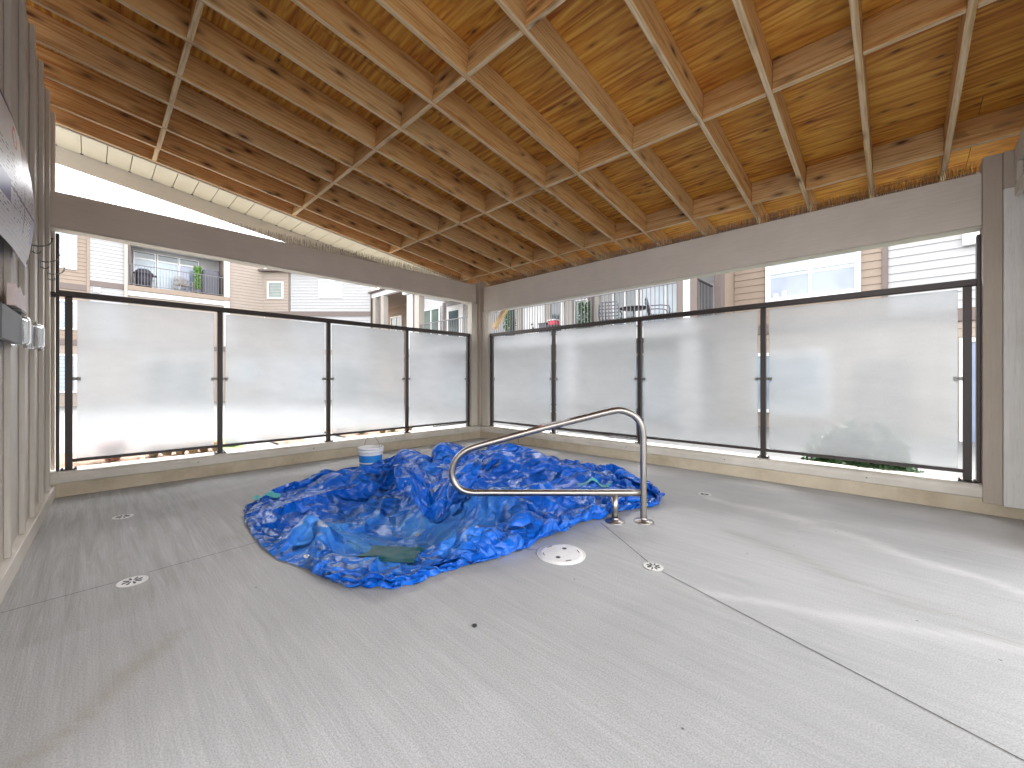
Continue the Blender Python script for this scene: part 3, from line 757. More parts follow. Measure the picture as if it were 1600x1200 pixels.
# ------------------------------------------------------------------ houses around the court
M['sid_tan'] = plain('tan_siding', (.28, .215, .165), .7, 0, .06, 5)
M['sid_white'] = plain('white_siding', (.39, .385, .385), .7, 0, .04, 5)
M['sid_cream'] = plain('cream_siding', (.32, .265, .22), .7, 0, .05, 5)
M['band'] = plain('taupe_band', (.16, .125, .11), .7, 0, .05, 5)
M['post_cream'] = plain('cream_column_paint', (.40, .365, .32), .6, 0, .04, 5)
M['win_white'] = plain('white_window_frame', (.78, .78, .78), .4, 0, .02)
M['shingle'] = plain('dark_shingles', (.10, .09, .09), .9, 0, .3, 20)
M['foundation'] = plain('grey_foundation', (.34, .33, .32), .8, 0, .1, 8)
def siding(parent, mat, x0, x1, z0, z1, y=0, lap=.178, pieces=False, along='x'):
    """lapped horizontal boards on the facade plane; one object per board, or one joined part"""
    z = z0; src = None; bm = bmesh.new()
    while z < z1-.01:
        h = min(lap, z1-z)
        def wedge(b, zz):
            pts = [(0, -.020, 0), (0, -.004, h-.004), (0, .012, h-.004), (0, .012, 0)]
            P0, P1 = [], []
            for (_, yy, z_) in pts:
                if along == 'x': P0.append(b.verts.new((x0, y+yy, zz+z_))); P1.append(b.verts.new((x1, y+yy, zz+z_)))
                else: P0.append(b.verts.new((y+yy, x0, zz+z_))); P1.append(b.verts.new((y+yy, x1, zz+z_)))
            for i in range(4): b.faces.new((P0[i], P1[i], P1[(i+1)%4], P0[(i+1)%4]))
            b.faces.new(P0[::-1]); b.faces.new(P1)
        if pieces:
            if abs(h-lap) < 1e-6 and src: share(src, 'siding_board', parent, (0, 0, z))
            else:
                b = bmesh.new(); wedge(b, 0); o = mesh('siding_board', b, mat, parent, loc=(0, 0, z))
                if src is None and abs(h-lap) < 1e-6: src = o
        else: wedge(bm, z)
        z += lap
    if not pieces: tag(mesh('siding', bm, mat, parent), kind='stuff')
    else: bm.free()
def window(parent, x0, x1, z0, z1, glass, y=0, fr=.085, cols=1, rows=1, split=None, blind=0):
    bm = bmesh.new()
    for a, b, c, d in ((x0-fr, x1+fr, z0-fr, z0), (x0-fr, x1+fr, z1, z1+fr), (x0-fr, x0, z0, z1), (x1, x1+fr, z0, z1)):
        box(bm, a, b, y-.06, y+.02, c, d)
    for k in range(1, cols): xm = x0+(x1-x0)*k/cols; box(bm, xm-.03, xm+.03, y-.045, y+.01, z0, z1)
    if split: box(bm, x0, x1, y-.048, y+.01, split-.03, split+.03)
    f = mesh('window', bm, 'win_white', parent)
    bm = bmesh.new(); box(bm, x0, x1, y-.018, y-.008, z0, z1); mesh('pane', bm, glass, f)
    if blind: bm = bmesh.new(); box(bm, x0+.01, x1-.01, y-.024, y-.020, z1-blind, z1); mesh('blind', bm, 'blind', f)
    return f
def balusters(parent, x0, x1, z0, z1, y, step=.105, mat='blackmetal', along='x', r=.008, rail=.022):
    def rail_piece(part_name, half, low, high):
        piece = bmesh.new()
        if along == 'x': box(piece, x0, x1, y - half, y + half, low, high)
        else: box(piece, y - half, y + half, x0, x1, low, high)
        return mesh(part_name, piece, mat, parent)
    rail_piece('upper_rail', rail, z1 - .035, z1)
    rail_piece('lower_rail', .015, z0 + .06, z0 + .085)
    n = max(1, int((x1-x0)/step)); src = None
    for k in range(n+1):
        u = x0+(x1-x0)*k/n
        p = (u, y, (z0+z1)/2) if along == 'x' else (y, u, (z0+z1)/2)
        if src is None:
            b = bmesh.new(); h = (z1-z0)/2; box(b, -r, r, -r, r, -h+.06, h-.035); src = mesh('baluster', b, mat, parent, loc=p)
        else: share(src, 'baluster', parent, p)
M['grayrail'] = plain('grey_rail_paint', (.16, .155, .16), .5)
M['whiterail'] = plain('white_rail_paint', (.62, .62, .63), .5)

M['coverdark'] = plain('dark_cover', (.045, .04, .055), .6); M['covergrey'] = plain('charcoal_cover', (.10, .10, .12), .7, 0, .2, 20)
# --- far left block, facade facing +x at x=-21.7 (local x = world y, local y inwards)
A = thing('apartment_block', 'tan and white townhouse block seen over the left glass screen', 'building', (-21.7, 0, 0), math.pi/2)
bx('wall_core', 'sid_cream', A, -14, 2.0, .013, 8, -.62, 5.30, 0)
bx('wall_core', 'sid_cream', A, -14, -3.96, .013, 8, 5.30, 8.6, 0); bx('wall_core', 'sid_cream', A, .0, 2.0, .013, 8, 5.30, 8.6, 0); bx('wall_core', 'sid_cream', A, -3.959, -.001, 1.3, 8, 5.301, 8.6, 0)
siding(A, 'sid_tan', -14, -5.372, 5.56, 8.6); siding(A, 'sid_white', -5.26, -4.10, 5.82, 8.6); siding(A, 'sid_cream', .235, 2.0, 3.9, 8.6)
siding(A, 'sid_tan', -14, -5.372, 3.0, 5.28); siding(A, 'sid_white', -5.26, -4.10, 3.0, 5.55)
siding(A, 'sid_cream', -14, .0, -.3, 2.95, y=-.001)
bx('trim_band', 'band', A, -14, -5.372, -.035, .01, 5.282, 5.558, .004); bx('trim_band', 'band', A, -5.258, -4.10, -.04, .01, 5.552, 5.818, .004)
bx('corner_trim', 'sid_tan', A, -5.37, -5.262, -.045, .01, 2.96, 8.6, .004)
bx('column', 'post_cream', A, -4.098, -3.965, -.10, .012, 2.96, 8.6, .006); bx('column', 'win_white', A, -.02, .232, -.10, .012, 3.0, 8.6, .006)
bx('trim_band', 'band', A, -14, 2.0, -.05, .01, 2.70, 2.95, .004)
window(A, -7.2, -5.76, 6.29, 8.2, 'glass_blue', split=6.95)
bx('vent_box', 'win_white', A, -5.14, -4.92, -.09, -.02, 5.27, 5.50, .01)
window(A, -6.9, -5.75, .6, 2.2, 'glass_blue'); window(A, -3.4, -.6, -.2, 2.3, 'glass_dark', cols=2); window(A, .6, 1.5, .9, 2.2, 'glass_blue'); window(A, -7.2, -5.76, 3.5, 4.7, 'glass_blue')
# loggia
bx('balcony_slab', 'sid_tan', A, -3.96, .23, -.13, 1.29, 5.56, 5.80, .006); bx('header_beam', 'win_white', A, -3.958, .05, -.05, 1.29, 5.302, 5.556, .006)
bx('loggia_lintel', 'win_white', A, -3.963, -.021, -.02, 1.29, 8.02, 8.6, .004); bx('loggia_side', 'band', A, -3.958, -3.86, .02, 1.28, 5.802, 8.01, .002)
bx('loggia_back', 'sid_white', A, -3.85, -.022, 1.15, 1.29, 5.802, 8.01, .002)
for x0, x1, gl, bl in ((-3.66, -2.86, 'glass_blue', .35), (-2.74, -1.92, 'glass_blue', 0), (-1.82, -1.02, 'glass_violet', 0)):
    f = window(A, x0, x1, 5.84, 7.42, gl, y=1.13, fr=.04, blind=bl); window(A, x0, x1, 7.50, 7.80, 'glass_dark', y=1.13, fr=.035)
balusters(A, -3.94, -.04, 5.80, 6.87, -.09, .118, 'grayrail')
bx('eave', 'band', A, -14.2, 2.2, -.35, .5, 8.602, 8.75, .01)
bm = bmesh.new(); v = [bm.verts.new(p) for p in ((-14.2,-.4,8.752),(2.2,-.4,8.752),(2.2,8.2,8.752),(-14.2,8.2,8.752),(-14.2,3.9,9.3),(2.2,3.9,9.3))]
for f in ((0,1,5,4),(3,4,5,2),(0,4,3),(1,2,5),(0,3,2,1)): bm.faces.new([v[i] for i in f])
mesh('roof', bm, 'shingle', A)
def on_A(x, y, z): return A.matrix_basis @ Vector((x, y, z)) if 0 else Vector((-21.7-y, x, z))
t = thing('barbecue', 'covered dark barbecue on the left balcony behind grey balusters', 'barbecue', on_A(-3.35, .45, 5.80), math.pi/2)
bm = bmesh.new(); lathe(bm, [(.0001, .0), (.30, .0), (.33, .5), (.36, .72), (.40, .74), (.36, .82), (.22, .98), (.0001, 1.03)], 14); mesh('cover', bm, 'coverdark', t)
bm = bmesh.new(); box(bm, .28, .52, -.12, .12, .66, .74); mesh('side_shelf', bm, 'coverdark', t, .02)
t = thing('storage_cover', 'dark grey fabric-covered storage on the right half of the left balcony', 'storage', on_A(-.55, .45, 5.80), math.pi/2)
bm = bmesh.new(); box(bm, -.36, .36, -.2, .2, 0, 1.45)
bmesh.ops.subdivide_edges(bm, edges=list(bm.edges), cuts=6, use_grid_fill=True)
for v in bm.verts: v.co += Vector((.02*noise.noise(v.co*6), .03*noise.noise(v.co*5+Vector((4, 0, 0))), .02*noise.noise(v.co*4)))
mesh('fabric_cover', bm, 'covergrey', t, smooth=True)
def plant(name, label, loc, h, r, n, mat, pot=True, potr=.16, poth=.28, seed=1, leaf=.05, cone=.35):
    rg = random.Random(seed); t = thing(name, label, 'plant', loc)
    z0 = poth if pot else 0
    if pot:
        bm = bmesh.new(); lathe(bm, [(.0001, .0), (potr*.72, 0), (potr, poth), (potr*.9, poth), (potr*.85, poth-.03), (.0001, poth-.03)], 16); mesh('pot', bm, 'covergrey', t)
    bm = bmesh.new(); cyl(bm, (0, 0, z0*.8), (0, 0, z0+(h-z0)*.7), .015, .006, 7); mesh('stem', bm, 'bark', t)
    bm = bmesh.new()
    for _ in range(n):
        zz = rg.random(); a = rg.uniform(0, 6.283); rr = r*(1-cone*zz)*math.sqrt(rg.uniform(.15, 1))*(1 if zz > .12 else .6+3*zz)
        c = Vector((rr*math.cos(a), rr*math.sin(a), z0+(h-z0)*(.04+.96*zz)))
        d = Vector((rg.gauss(0, 1), rg.gauss(0, 1), rg.gauss(.3, 1))).normalized()*leaf; e = d.orthogonal().normalized()*leaf*.42
        bm.faces.new([bm.verts.new(p) for p in (c-d*.5, c+e, c+d*.5, c-e)])
    tag(mesh('foliage', bm, mat, t), kind='stuff'); return t
plant('climbing_plant', 'bright green climbing plant between the window and the grey cover on the left balcony', on_A(-1.14, .42, 5.80), 1.55, .19, 700, 'leaf2', seed=3, leaf=.10, cone=.1)
# wicker chair on that balcony
def lattice_chair(name, label, loc, rz, mat, w=.55, group=None):
    t = thing(name, label, 'chair', loc, rz, group)
    bm = bmesh.new()
    for k in range(7):
        u = -w/2+w*k/6; hh = .45+.10*math.cos((u/w)*math.pi)
        tube(bm, [(u, .22, .42), (u*1.02, .27, .42+hh*.5), (u*.95, .33, .42+hh)], .014, 6)
    for z in (.52, .62, .72, .82, .92):
        q = .22+.12*(z-.42)/.55; ww = w*(1 if z < .85 else .86); box(bm, -ww/2, ww/2, q-.008, q+.012, z-.014, z+.014)
    mesh('lattice_back', bm, mat, t)
    bm = bmesh.new()
    for k in range(8): yy = -.26+.48*k/7; box(bm, -w/2, w/2, yy-.022, yy+.022, .41, .43)
    mesh('seat', bm, mat, t)
    for sx in (-1, 1):
        bm = bmesh.new(); tube(bm, [(sx*w/2, .25, .66), (sx*w*.53, -.02, .67), (sx*w*.53, -.24, .64), (sx*w*.50, -.27, .56), (sx*w/2, -.25, .42)], .014, 6); mesh('armrest', bm, mat, t)
        for depth in (-.24, .22):
            support = bmesh.new(); foot = depth + (.03 if depth > 0 else -.03)
            tube(support, [(sx * w * .47, depth, .42), (sx * w * .5, foot, 0)], .014, 6)
            mesh('support_post', support, mat, t)
    return t
M['iron'] = plain('cast_iron_paint', (.07, .065, .09), .5)
M['wicker'] = plain('pale_wicker', (.40, .34, .30), .7)
lattice_chair('lattice_chair', 'pale lattice chair beside the climbing plant on the left balcony', on_A(-1.75, .5, 5.80), math.pi/2+.4, 'wicker', .62)

# --- middle block, facade facing the camera side (turned 43.65 degrees)
B = thing('turned_townhouse', 'cream and white townhouse facade turned towards the shelter, two small windows', 'building', (-21.7, 2.003, 0), HEAD)
bx('wall_core', 'sid_cream', B, 0, 6.42, .013, 1.2, -.62, 7.6, 0)
siding(B, 'sid_cream', .0, 1.48, 5.0, 7.6); siding(B, 'sid_white', 1.585, 6.4, 5.22, 7.6); siding(B, 'sid_white', 1.585, 6.4, 2.9, 4.92)
bx('corner_trim', 'band', B, 1.482, 1.583, -.05, .01, 4.93, 7.6, .004); bx('trim_band', 'band', B, 0, 6.4, -.045, .01, 4.922, 5.0 if 0 else 5.215, .004)
siding(B, 'sid_white', 0, 6.4, -.3, 2.6, y=-.001)
window(B, .28, 1.08, 6.06, 6.93, 'glass_green'); window(B, 3.40, 4.62, 6.10, 7.05, 'glass_blue', blind=0)
window(B, 2.2, 3.4, .4, 2.0, 'glass_blue'); window(B, 4.2, 6.0, -.3, 2.0, 'glass_dark', cols=2)
bx('eave', 'band', B, -.2, 6.5, -.3, .5, 7.602, 7.72, .01)

# --- right-hand row: porch house and siding house, facade at y=7.1
Cb = thing('porch_townhouse', 'pale townhouse with a railed upper porch behind both screens', 'building', (0, 7.1, 0), 0)
bx('wall_core', 'sid_white', Cb, -13.2, 2.48, .013, 6, -.62, 5.55, 0)
bx('porch_slab', 'sid_tan', Cb, -10.42, 2.47, -2.36, .010, 2.32, 2.50, .004)
bx('porch_fascia', 'sid_white', Cb, -10.42, 2.48, -2.39, -2.362, 2.22, 2.51, .003)
for x0, x1, mt, w in ((-10.40, -9.95, 'win_white', .4), (-9.93, -9.80, 'band', .3), (-9.78, -9.42, 'post_cream', .3), (1.95, 2.085, 'band', .16), (2.09, 2.255, 'win_white', .2), (2.26, 2.42, 'band', .16)):
    bx('porch_column', mt, Cb, x0, x1, -2.30, -2.30+w, 2.505, 5.0, .006)
for x0, x1 in ((-10.4, -9.9), (-5.2, -4.8), (-1.5, -1.1), (2.0, 2.4)): bx('lower_column', 'sid_white', Cb, x0, x1, -2.30, -1.95, -.62, 2.21, .006)
balusters(Cb, -9.38, 1.93, 2.50, 3.57, -2.27, .112, 'grayrail')
balusters(Cb, -2.25, -1.20, 2.50, 3.57, 2.42, .10, 'blackmetal', 'y')
bx('porch_roof', 'win_white', Cb, -10.55, 2.60, -2.45, .010, 5.02, 5.20, .01)
siding(Cb, 'sid_white', -13.2, 2.46, 2.52, 5.0)
window(Cb, -12.4, -11.0, 3.2, 4.75, 'glass_green', y=-.03, cols=2)
bx('corner_trim', 'band', Cb, -10.72, -10.52, -.05, -.022, 2.52, 5.0, .004)
f = bx('door', 'win_white', Cb, -10.35, -9.1, -.06, -.022, 2.52, 4.75, .004); 
bm = bmesh.new(); box(bm, -.45, .30, -.045, -.038, -.75, .85); mesh('door_glass', bm, 'glass_dark', f)
f = bx('door', 'win_white', Cb, -5.2, -4.1, -.06, -.022, 2.52, 4.6, .004); bm = bmesh.new(); cyl(bm, (-.05, -.04, -.22), (-.05, -.09, -.22), .035, n=10); cyl(bm, (.0, -.04, -.37), (.0, -.08, -.37), .03, n=10); mesh('handle', bm, 'dark', f)
for x0, x1, mt in ((-6.0, -5.72, 'band'), (-5.5, -5.32, 'post_cream'), (-4.0, -3.8, 'post_cream'), (-3.3, -3.15, 'win_white'), (-3.1, -2.75, 'post_cream'), (-2.05, -1.85, 'band'), (-1.8, -1.62, 'post_cream')):
    bx('wall_trim', mt, Cb, x0, x1, -.075, -.022, 2.52, 5.0, .003)
bx('shutter_panel', 'glass_dark', Cb, -3.72, -3.36, -.07, -.022, 2.52, 4.7, .003)
window(Cb, -2.62, -2.14, 2.7, 3.98, 'glass_green', y=-.03, fr=.05); window(Cb, -1.05, -.25, 2.95, 4.6, 'glass_dark', y=-.03, cols=2); window(Cb, -.05, 1.5, 2.75, 4.6, 'glass_blue', y=-.03, cols=2, fr=.05)
siding(Cb, 'sid_white', -13.2, 2.46, -.3, 2.2)
window(Cb, -4.6, -3.0, -.1, 1.8, 'glass_blue', y=-.03, cols=2); window(Cb, -.6, 1.0, -.3, 1.9, 'glass_blue', y=-.03); window(Cb, -10.5, -8.7, -.3, 1.9, 'glass_blue', y=-.03)
# wing wall at x=2.48 (tan, boards one by one)
bx('wing_core', 'sid_tan', Cb, 2.50, 2.62, -.86, .012, -.6, 6.3, 0)
bx('corner_trim', 'band', Cb, 2.465, 2.63, -1.16, -.862, -.6, 6.3, .004)
siding(Cb, 'sid_tan', -.858, -.022, 2.6, 5.0, y=2.497, pieces=True, along='y')

Dh = thing('siding_house', 'tan and white lap-sided house close behind the right screen with a white window', 'building', (0, 7.1, 0), 0)
bx('wall_core', 'sid_tan', Dh, 2.63, 11, .013, 6, -.62, 6.3, 0)
siding(Dh, 'sid_tan', 2.63, 5.648, 2.60, 4.60, pieces=True); siding(Dh, 'sid_white', 5.752, 11, 2.60, 4.60, pieces=True)
bx('corner_trim', 'band', Dh, 5.65, 5.75, -.05, .01, 2.56, 6.3, .004)
bx('trim_band', 'band', Dh, 2.63, 11, -.05, .01, 2.34, 2.555, .004)
siding(Dh, 'sid_cream', 2.63, 11, -.3, 2.33)
siding(Dh, 'sid_tan', 2.63, 5.648, 4.603, 6.3); siding(Dh, 'sid_white', 5.752, 11, 4.603, 6.3)
w_ = window(Dh, 3.50, 5.18, 3.26, 4.55, 'glass_violet', y=-.02, fr=.11, cols=2, split=3.90, blind=.78)
bx('window_sill', 'win_white', Dh, 3.36, 5.32, -.10, -.021, 3.10, 3.148, .004)
bx('vent_box', 'win_white', Dh, 6.86, 7.12, -.12, -.022, 3.86, 4.20, .01)
window(Dh, 3.2, 4.6, .35, 1.75, 'glass_blue', y=-.02); window(Dh, 6.9, 8.4, -.2, 1.9, 'glass_violet', y=-.02, cols=2)
bx('brown_door', 'band', Dh, 5.2, 6.1, -.06, -.022, -.55, 1.6, .004)
for k, (x, z) in enumerate(((3.62, 3.27), (3.80, 3.27))):
    tag(bx('windowsill_ornament', 'win_white', None, x-.05, x+.05, 7.1-.052, 7.1-.046, z, z+.10+.04*k, .002), ('small' if not k else 'taller')+' white ornament standing in the house window above the right screen', 'ornament')

# porch furniture
lattice_chair('lattice_chair', 'left dark lattice patio chair behind the porch balusters', (-.40, 5.65, 2.50), R(200), 'iron', .58)
lattice_chair('lattice_chair', 'right dark lattice patio chair behind the porch balusters, turned sideways', (1.05, 5.75, 2.50), R(120), 'iron', .58)
t = thing('patio_table', 'round dark patio table between the two lattice chairs on the porch', 'table', (.32, 5.75, 2.50))
bm = bmesh.new(); lathe(bm, [(.0001, .70), (.40, .70), (.42, .715), (.42, .73), (.0001, .735)], 28); mesh('tabletop', bm, 'iron', t)
bm = bmesh.new(); cyl(bm, (0, 0, .02), (0, 0, .70), .03, n=10); mesh('pedestal', bm, 'iron', t)
bm = bmesh.new(); lathe(bm, [(.0001, .03), (.22, .02), (.24, .0)], 20); mesh('foot', bm, 'iron', t)
plant('potted_shrub', 'small potted evergreen shrub at the left end of the right-hand porch', (-4.60, 5.6, 2.50), 1.38, .26, 900, 'leaf', seed=8, leaf=.06, potr=.2, poth=.42)
plant('potted_shrub', 'dark leafy shrub behind the balusters between the porch trims', (-1.95, 6.6, 2.50), 1.30, .26, 900, 'leaf', seed=9, leaf=.06, potr=.2, poth=.3, cone=.1)
t = thing('cooler_box', 'red and white cooler box on a small stand on the porch', 'cooler', (-2.30, 5.3, 2.50))
M['redp'] = plain('red_plastic', (.55, .02, .06), .4)
bm = bmesh.new(); box(bm, -.16, .16, -.12, .12, .42, .56); mesh('body', bm, 'redp', t, .015)
bm = bmesh.new(); box(bm, -.17, .17, -.13, .13, .565, .60); box(bm, -.12, .12, -.135, -.121, .30, .41); mesh('lid', bm, 'win_white', t, .01)
bm = bmesh.new(); box(bm, -.22, .22, -.16, .16, .0, .415); mesh('stand', bm, 'dark', t, .01)
t = thing('planter_box', 'dark low planter left of the red cooler on the porch', 'planter', (-2.72, 5.35, 2.50))
bm = bmesh.new(); box(bm, -.16, .16, -.12, .12, 0, .50); mesh('box', bm, 'covergrey', t, .01)
bm = bmesh.new(); box(bm, -.18, .18, -.14, .14, .50, .53); mesh('rim', bm, 'dark', t, .005)

# --- gabled porch between the turned block and the porch house
G = thing('entry_porch', 'cream gabled entry porch with slim columns left of the porch house', 'building', (-17.2, 6.5, 0), 0)
for x0, x1, mt in ((.16, .28, 'band'), (.30, .58, 'post_cream'), (1.08, 1.20, 'band'), (1.22, 1.56, 'post_cream')): bx('column', mt, G, x0, x1, 0, .3, 2.3, 6.0, .006)
bm = bmesh.new(); v = []
for y in (0, .25):
    v.append([bm.verts.new(p) for p in ((-.2, y, 6.02), (4.4, y, 6.02), (4.4, y, 6.30), (-.2, y, 6.30))])
bm.faces.new(v[0]); bm.faces.new(v[1][::-1])
for i in range(4): bm.faces.new((v[0][i], v[1][i], v[1][(i+1)%4], v[0][(i+1)%4]))
mesh('header_beam', bm, 'win_white', G, .01)
bx('soffit', 'sid_tan', G, -3.6, 4.2, .26, 2.6, 6.10, 6.16, .0); bx('back_wall', 'sid_cream', G, -4, 4.2, 2.61, 2.8, -.6, 6.3, 0); siding(G, 'sid_tan', -4, 4.2, 2.5, 6.0, y=2.58)
window(G, -2.0, -.75, 3.4, 5.3, 'glass_green', y=2.56, cols=2)
bx('porch_floor', 'sid_tan', G, .2, 4.2, 0, 2.6, 2.3, 2.48, .004); balusters(G, 2.1, 4.2, 2.48, 3.55, .1, .112, 'grayrail')
bx('eave', 'band', G, -.35, 4.6, -.2, 2.8, 6.31, 6.38, .01)
# diagonal cedar brace outside the corner post
t = thing('timber_brace', 'diagonal orange timber brace outside the corner post', 'brace')
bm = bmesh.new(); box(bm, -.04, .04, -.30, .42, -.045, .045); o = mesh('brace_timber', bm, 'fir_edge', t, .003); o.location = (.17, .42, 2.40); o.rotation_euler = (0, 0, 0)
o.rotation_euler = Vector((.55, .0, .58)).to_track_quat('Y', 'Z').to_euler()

# ------------------------------------------------------------------ planting strip and low fences outside
def bed(name, x0, x1, y0, y1, mat, label_=None):
    bm = bmesh.new(); n = 24; m = max(4, int(abs(y1-y0)/abs(x1-x0)*n)); m = min(m, 80)
    vv = [[bm.verts.new((x0+(x1-x0)*i/n, y0+(y1-y0)*j/m, -.10+.05*noise.noise(Vector((i*.7+x0*5, j*.7, 2))))) for i in range(n+1)] for j in range(m+1)]
    for j in range(m):
        for i in range(n): bm.faces.new((vv[j][i], vv[j][i+1], vv[j+1][i+1], vv[j+1][i]))
    return tag(mesh(name, bm, mat), kind='structure')
# the court outside the curbs is filled up to just under the deck
for nm, a in (('courtyard_paving', (-30, -.2, -30, 30)), ('courtyard_path', (-.2, 30, .2, 30))):
    bm = bmesh.new(); box(bm, a[0], a[1], a[2], a[3], -.60, -.13); tag(mesh(nm, bm, 'paving'), kind='structure')
bed('mulch_bed', -4.2, -1.9, -6.0, -3.75, 'mulch'); bed('mulch_bed', -4.2, -1.9, -3.62, -3.25, 'lawn'); bed('mulch_bed', -4.3, -2.2, -1.45, .2, 'mulch'); bed('mulch_bed', -4.2, -2.4, -2.75, -2.2, 'mulch')
bed('grass_bed', 4.9, 6.5, .6, 2.1, 'lawn')
def tuft(label, loc, n, h, spread, mat, seed, w=.006):
    rg = random.Random(seed); bm = bmesh.new()
    for _ in range(n):
        a = rg.uniform(0, 6.283); r0 = spread*.25*rg.random(); r1 = spread*rg.uniform(.4, 1); hh = h*rg.uniform(.5, 1)
        p0 = Vector((math.cos(a)*r0, math.sin(a)*r0, 0)); p1 = Vector((math.cos(a)*r1*.5, math.sin(a)*r1*.5, hh*.7)); p2 = Vector((math.cos(a)*r1, math.sin(a)*r1, hh))
        s = Vector((-math.sin(a), math.cos(a), 0))*w
        q = [bm.verts.new(p) for p in (p0-s, p0+s, p1+s*.8, p2, p1-s*.8)]; bm.faces.new((q[0], q[1], q[2], q[4])); bm.faces.new((q[4], q[2], q[3]))
    o = mesh('ornamental_grass', bm, mat, loc=loc); return tag(o, label, 'plant')
tuft('red-brown grass clump under the first pane of the left screen', (-2.75, -5.02, -.09), 420, .34, .34, 'redgrass', 1)
rg = random.Random(5)
names = ['first', 'second', 'third', 'fourth', 'fifth', 'sixth', 'seventh', 'eighth']
for k in range(6):
    tuft(names[k]+' straw-coloured grass tuft along the mulch under the left screen', (-2.85+rg.uniform(-.3, .3), -4.55+k*.16, -.09), 240, .22, .22, 'straw', 20+k)
for k in range(5):
    tuft(names[k]+' green and straw grass tuft in the far mulch bed near the corner', (-2.9+rg.uniform(-.3, .3), -1.35+k*.36, -.09), 200, .16, .2, 'grass' if k % 2 else 'straw', 40+k)
tuft('short green grass tuft beside the pale paving left of centre', (-3.1, -3.42, -.1), 300, .12, .25, 'grass', 60)
t = thing('garden_post', 'short green and white garden post among the grasses', 'post', (-2.55, -4.70, -.1))
M['greenp'] = plain('green_post_paint', (.05, .25, .20), .5)
bm = bmesh.new(); box(bm, -.025, .0, -.03, .03, 0, .22); mesh('green_half', bm, 'greenp', t, .003); bm = bmesh.new(); box(bm, .002, .03, -.03, .03, 0, .20); mesh('white_half', bm, 'win_white', t, .003)
rgb = random.Random(9); bm = bmesh.new()
for _ in range(5200):
    a = rgb.uniform(0, 6.283); e = math.acos(rgb.uniform(-.2, 1)); r = rgb.uniform(.72, 1.05)+.14*math.sin(a*3+e*4)
    c = Vector((math.sin(e)*math.cos(a)*.46*r, math.sin(e)*math.sin(a)*.32*r, .16+math.cos(e)*.52*r))
    d = Vector((rgb.gauss(0, 1), rgb.gauss(0, 1), rgb.gauss(.4, 1))).normalized()*.05; e2 = d.orthogonal().normalized()*.016
    bm.faces.new([bm.verts.new(p) for p in (c-d*.5, c+e2, c+d*.5, c-e2)])
t = thing('round_bush', 'round dark green bush just outside the widest right pane', 'bush', (5.60, .50, -.05))
tag(mesh('foliage', bm, 'leaf', t), kind='stuff')
bm = bmesh.new(); bmesh.ops.create_icosphere(bm, subdivisions=3, radius=.30)
for v in bm.verts: v.co = Vector((v.co.x, v.co.y*.9, v.co.z*1.35+.18))*(1+.15*noise.noise(v.co*5))
mesh('inner_twigs', bm, 'leaf', t)
for k in range(4): tuft(names[k]+' bright grass tuft at the foot of the round bush', (5.15+k*.27, .62+.05*(k % 2), -.09), 260, .16, .16, 'grass', 70+k)
def fence(label, x0, y0, x1, y1, z0, z1):
    L_ = math.hypot(x1-x0, y1-y0); t = thing('metal_fence', label, 'fence', (x0, y0, 0), math.atan2(y1-y0, x1-x0))
    balusters(t, 0, L_, z0, z1, 0, .115, 'blackmetal'); return t
fence('low black baluster fence outside the right screen, by the corner', -1.6, 2.55, 2.1, 2.35, -.13, .55)
fence('low black baluster fence outside the left screen, by the corner', -2.75, 2.6, -2.6, .75, -.13, .30)
# downpipe-like dark object lying beyond the right screen
t = thing('planter_trough', 'long dark trough lying beyond the right screen', 'trough', (2.0, 1.95, -.13), R(-6))
bm = bmesh.new(); box(bm, -.30, .42, -.08, .08, 0, .10); mesh('trough_body', bm, 'covergrey', t, .02)
bm = bmesh.new(); box(bm, -.33, .45, -.10, .10, .10, .12); mesh('trough_rim', bm, 'dark', t, .004)

# ------------------------------------------------------------------ crumpled tarp: a settled cloth shape, refined and creased here
TN = 88; STEP = .0022
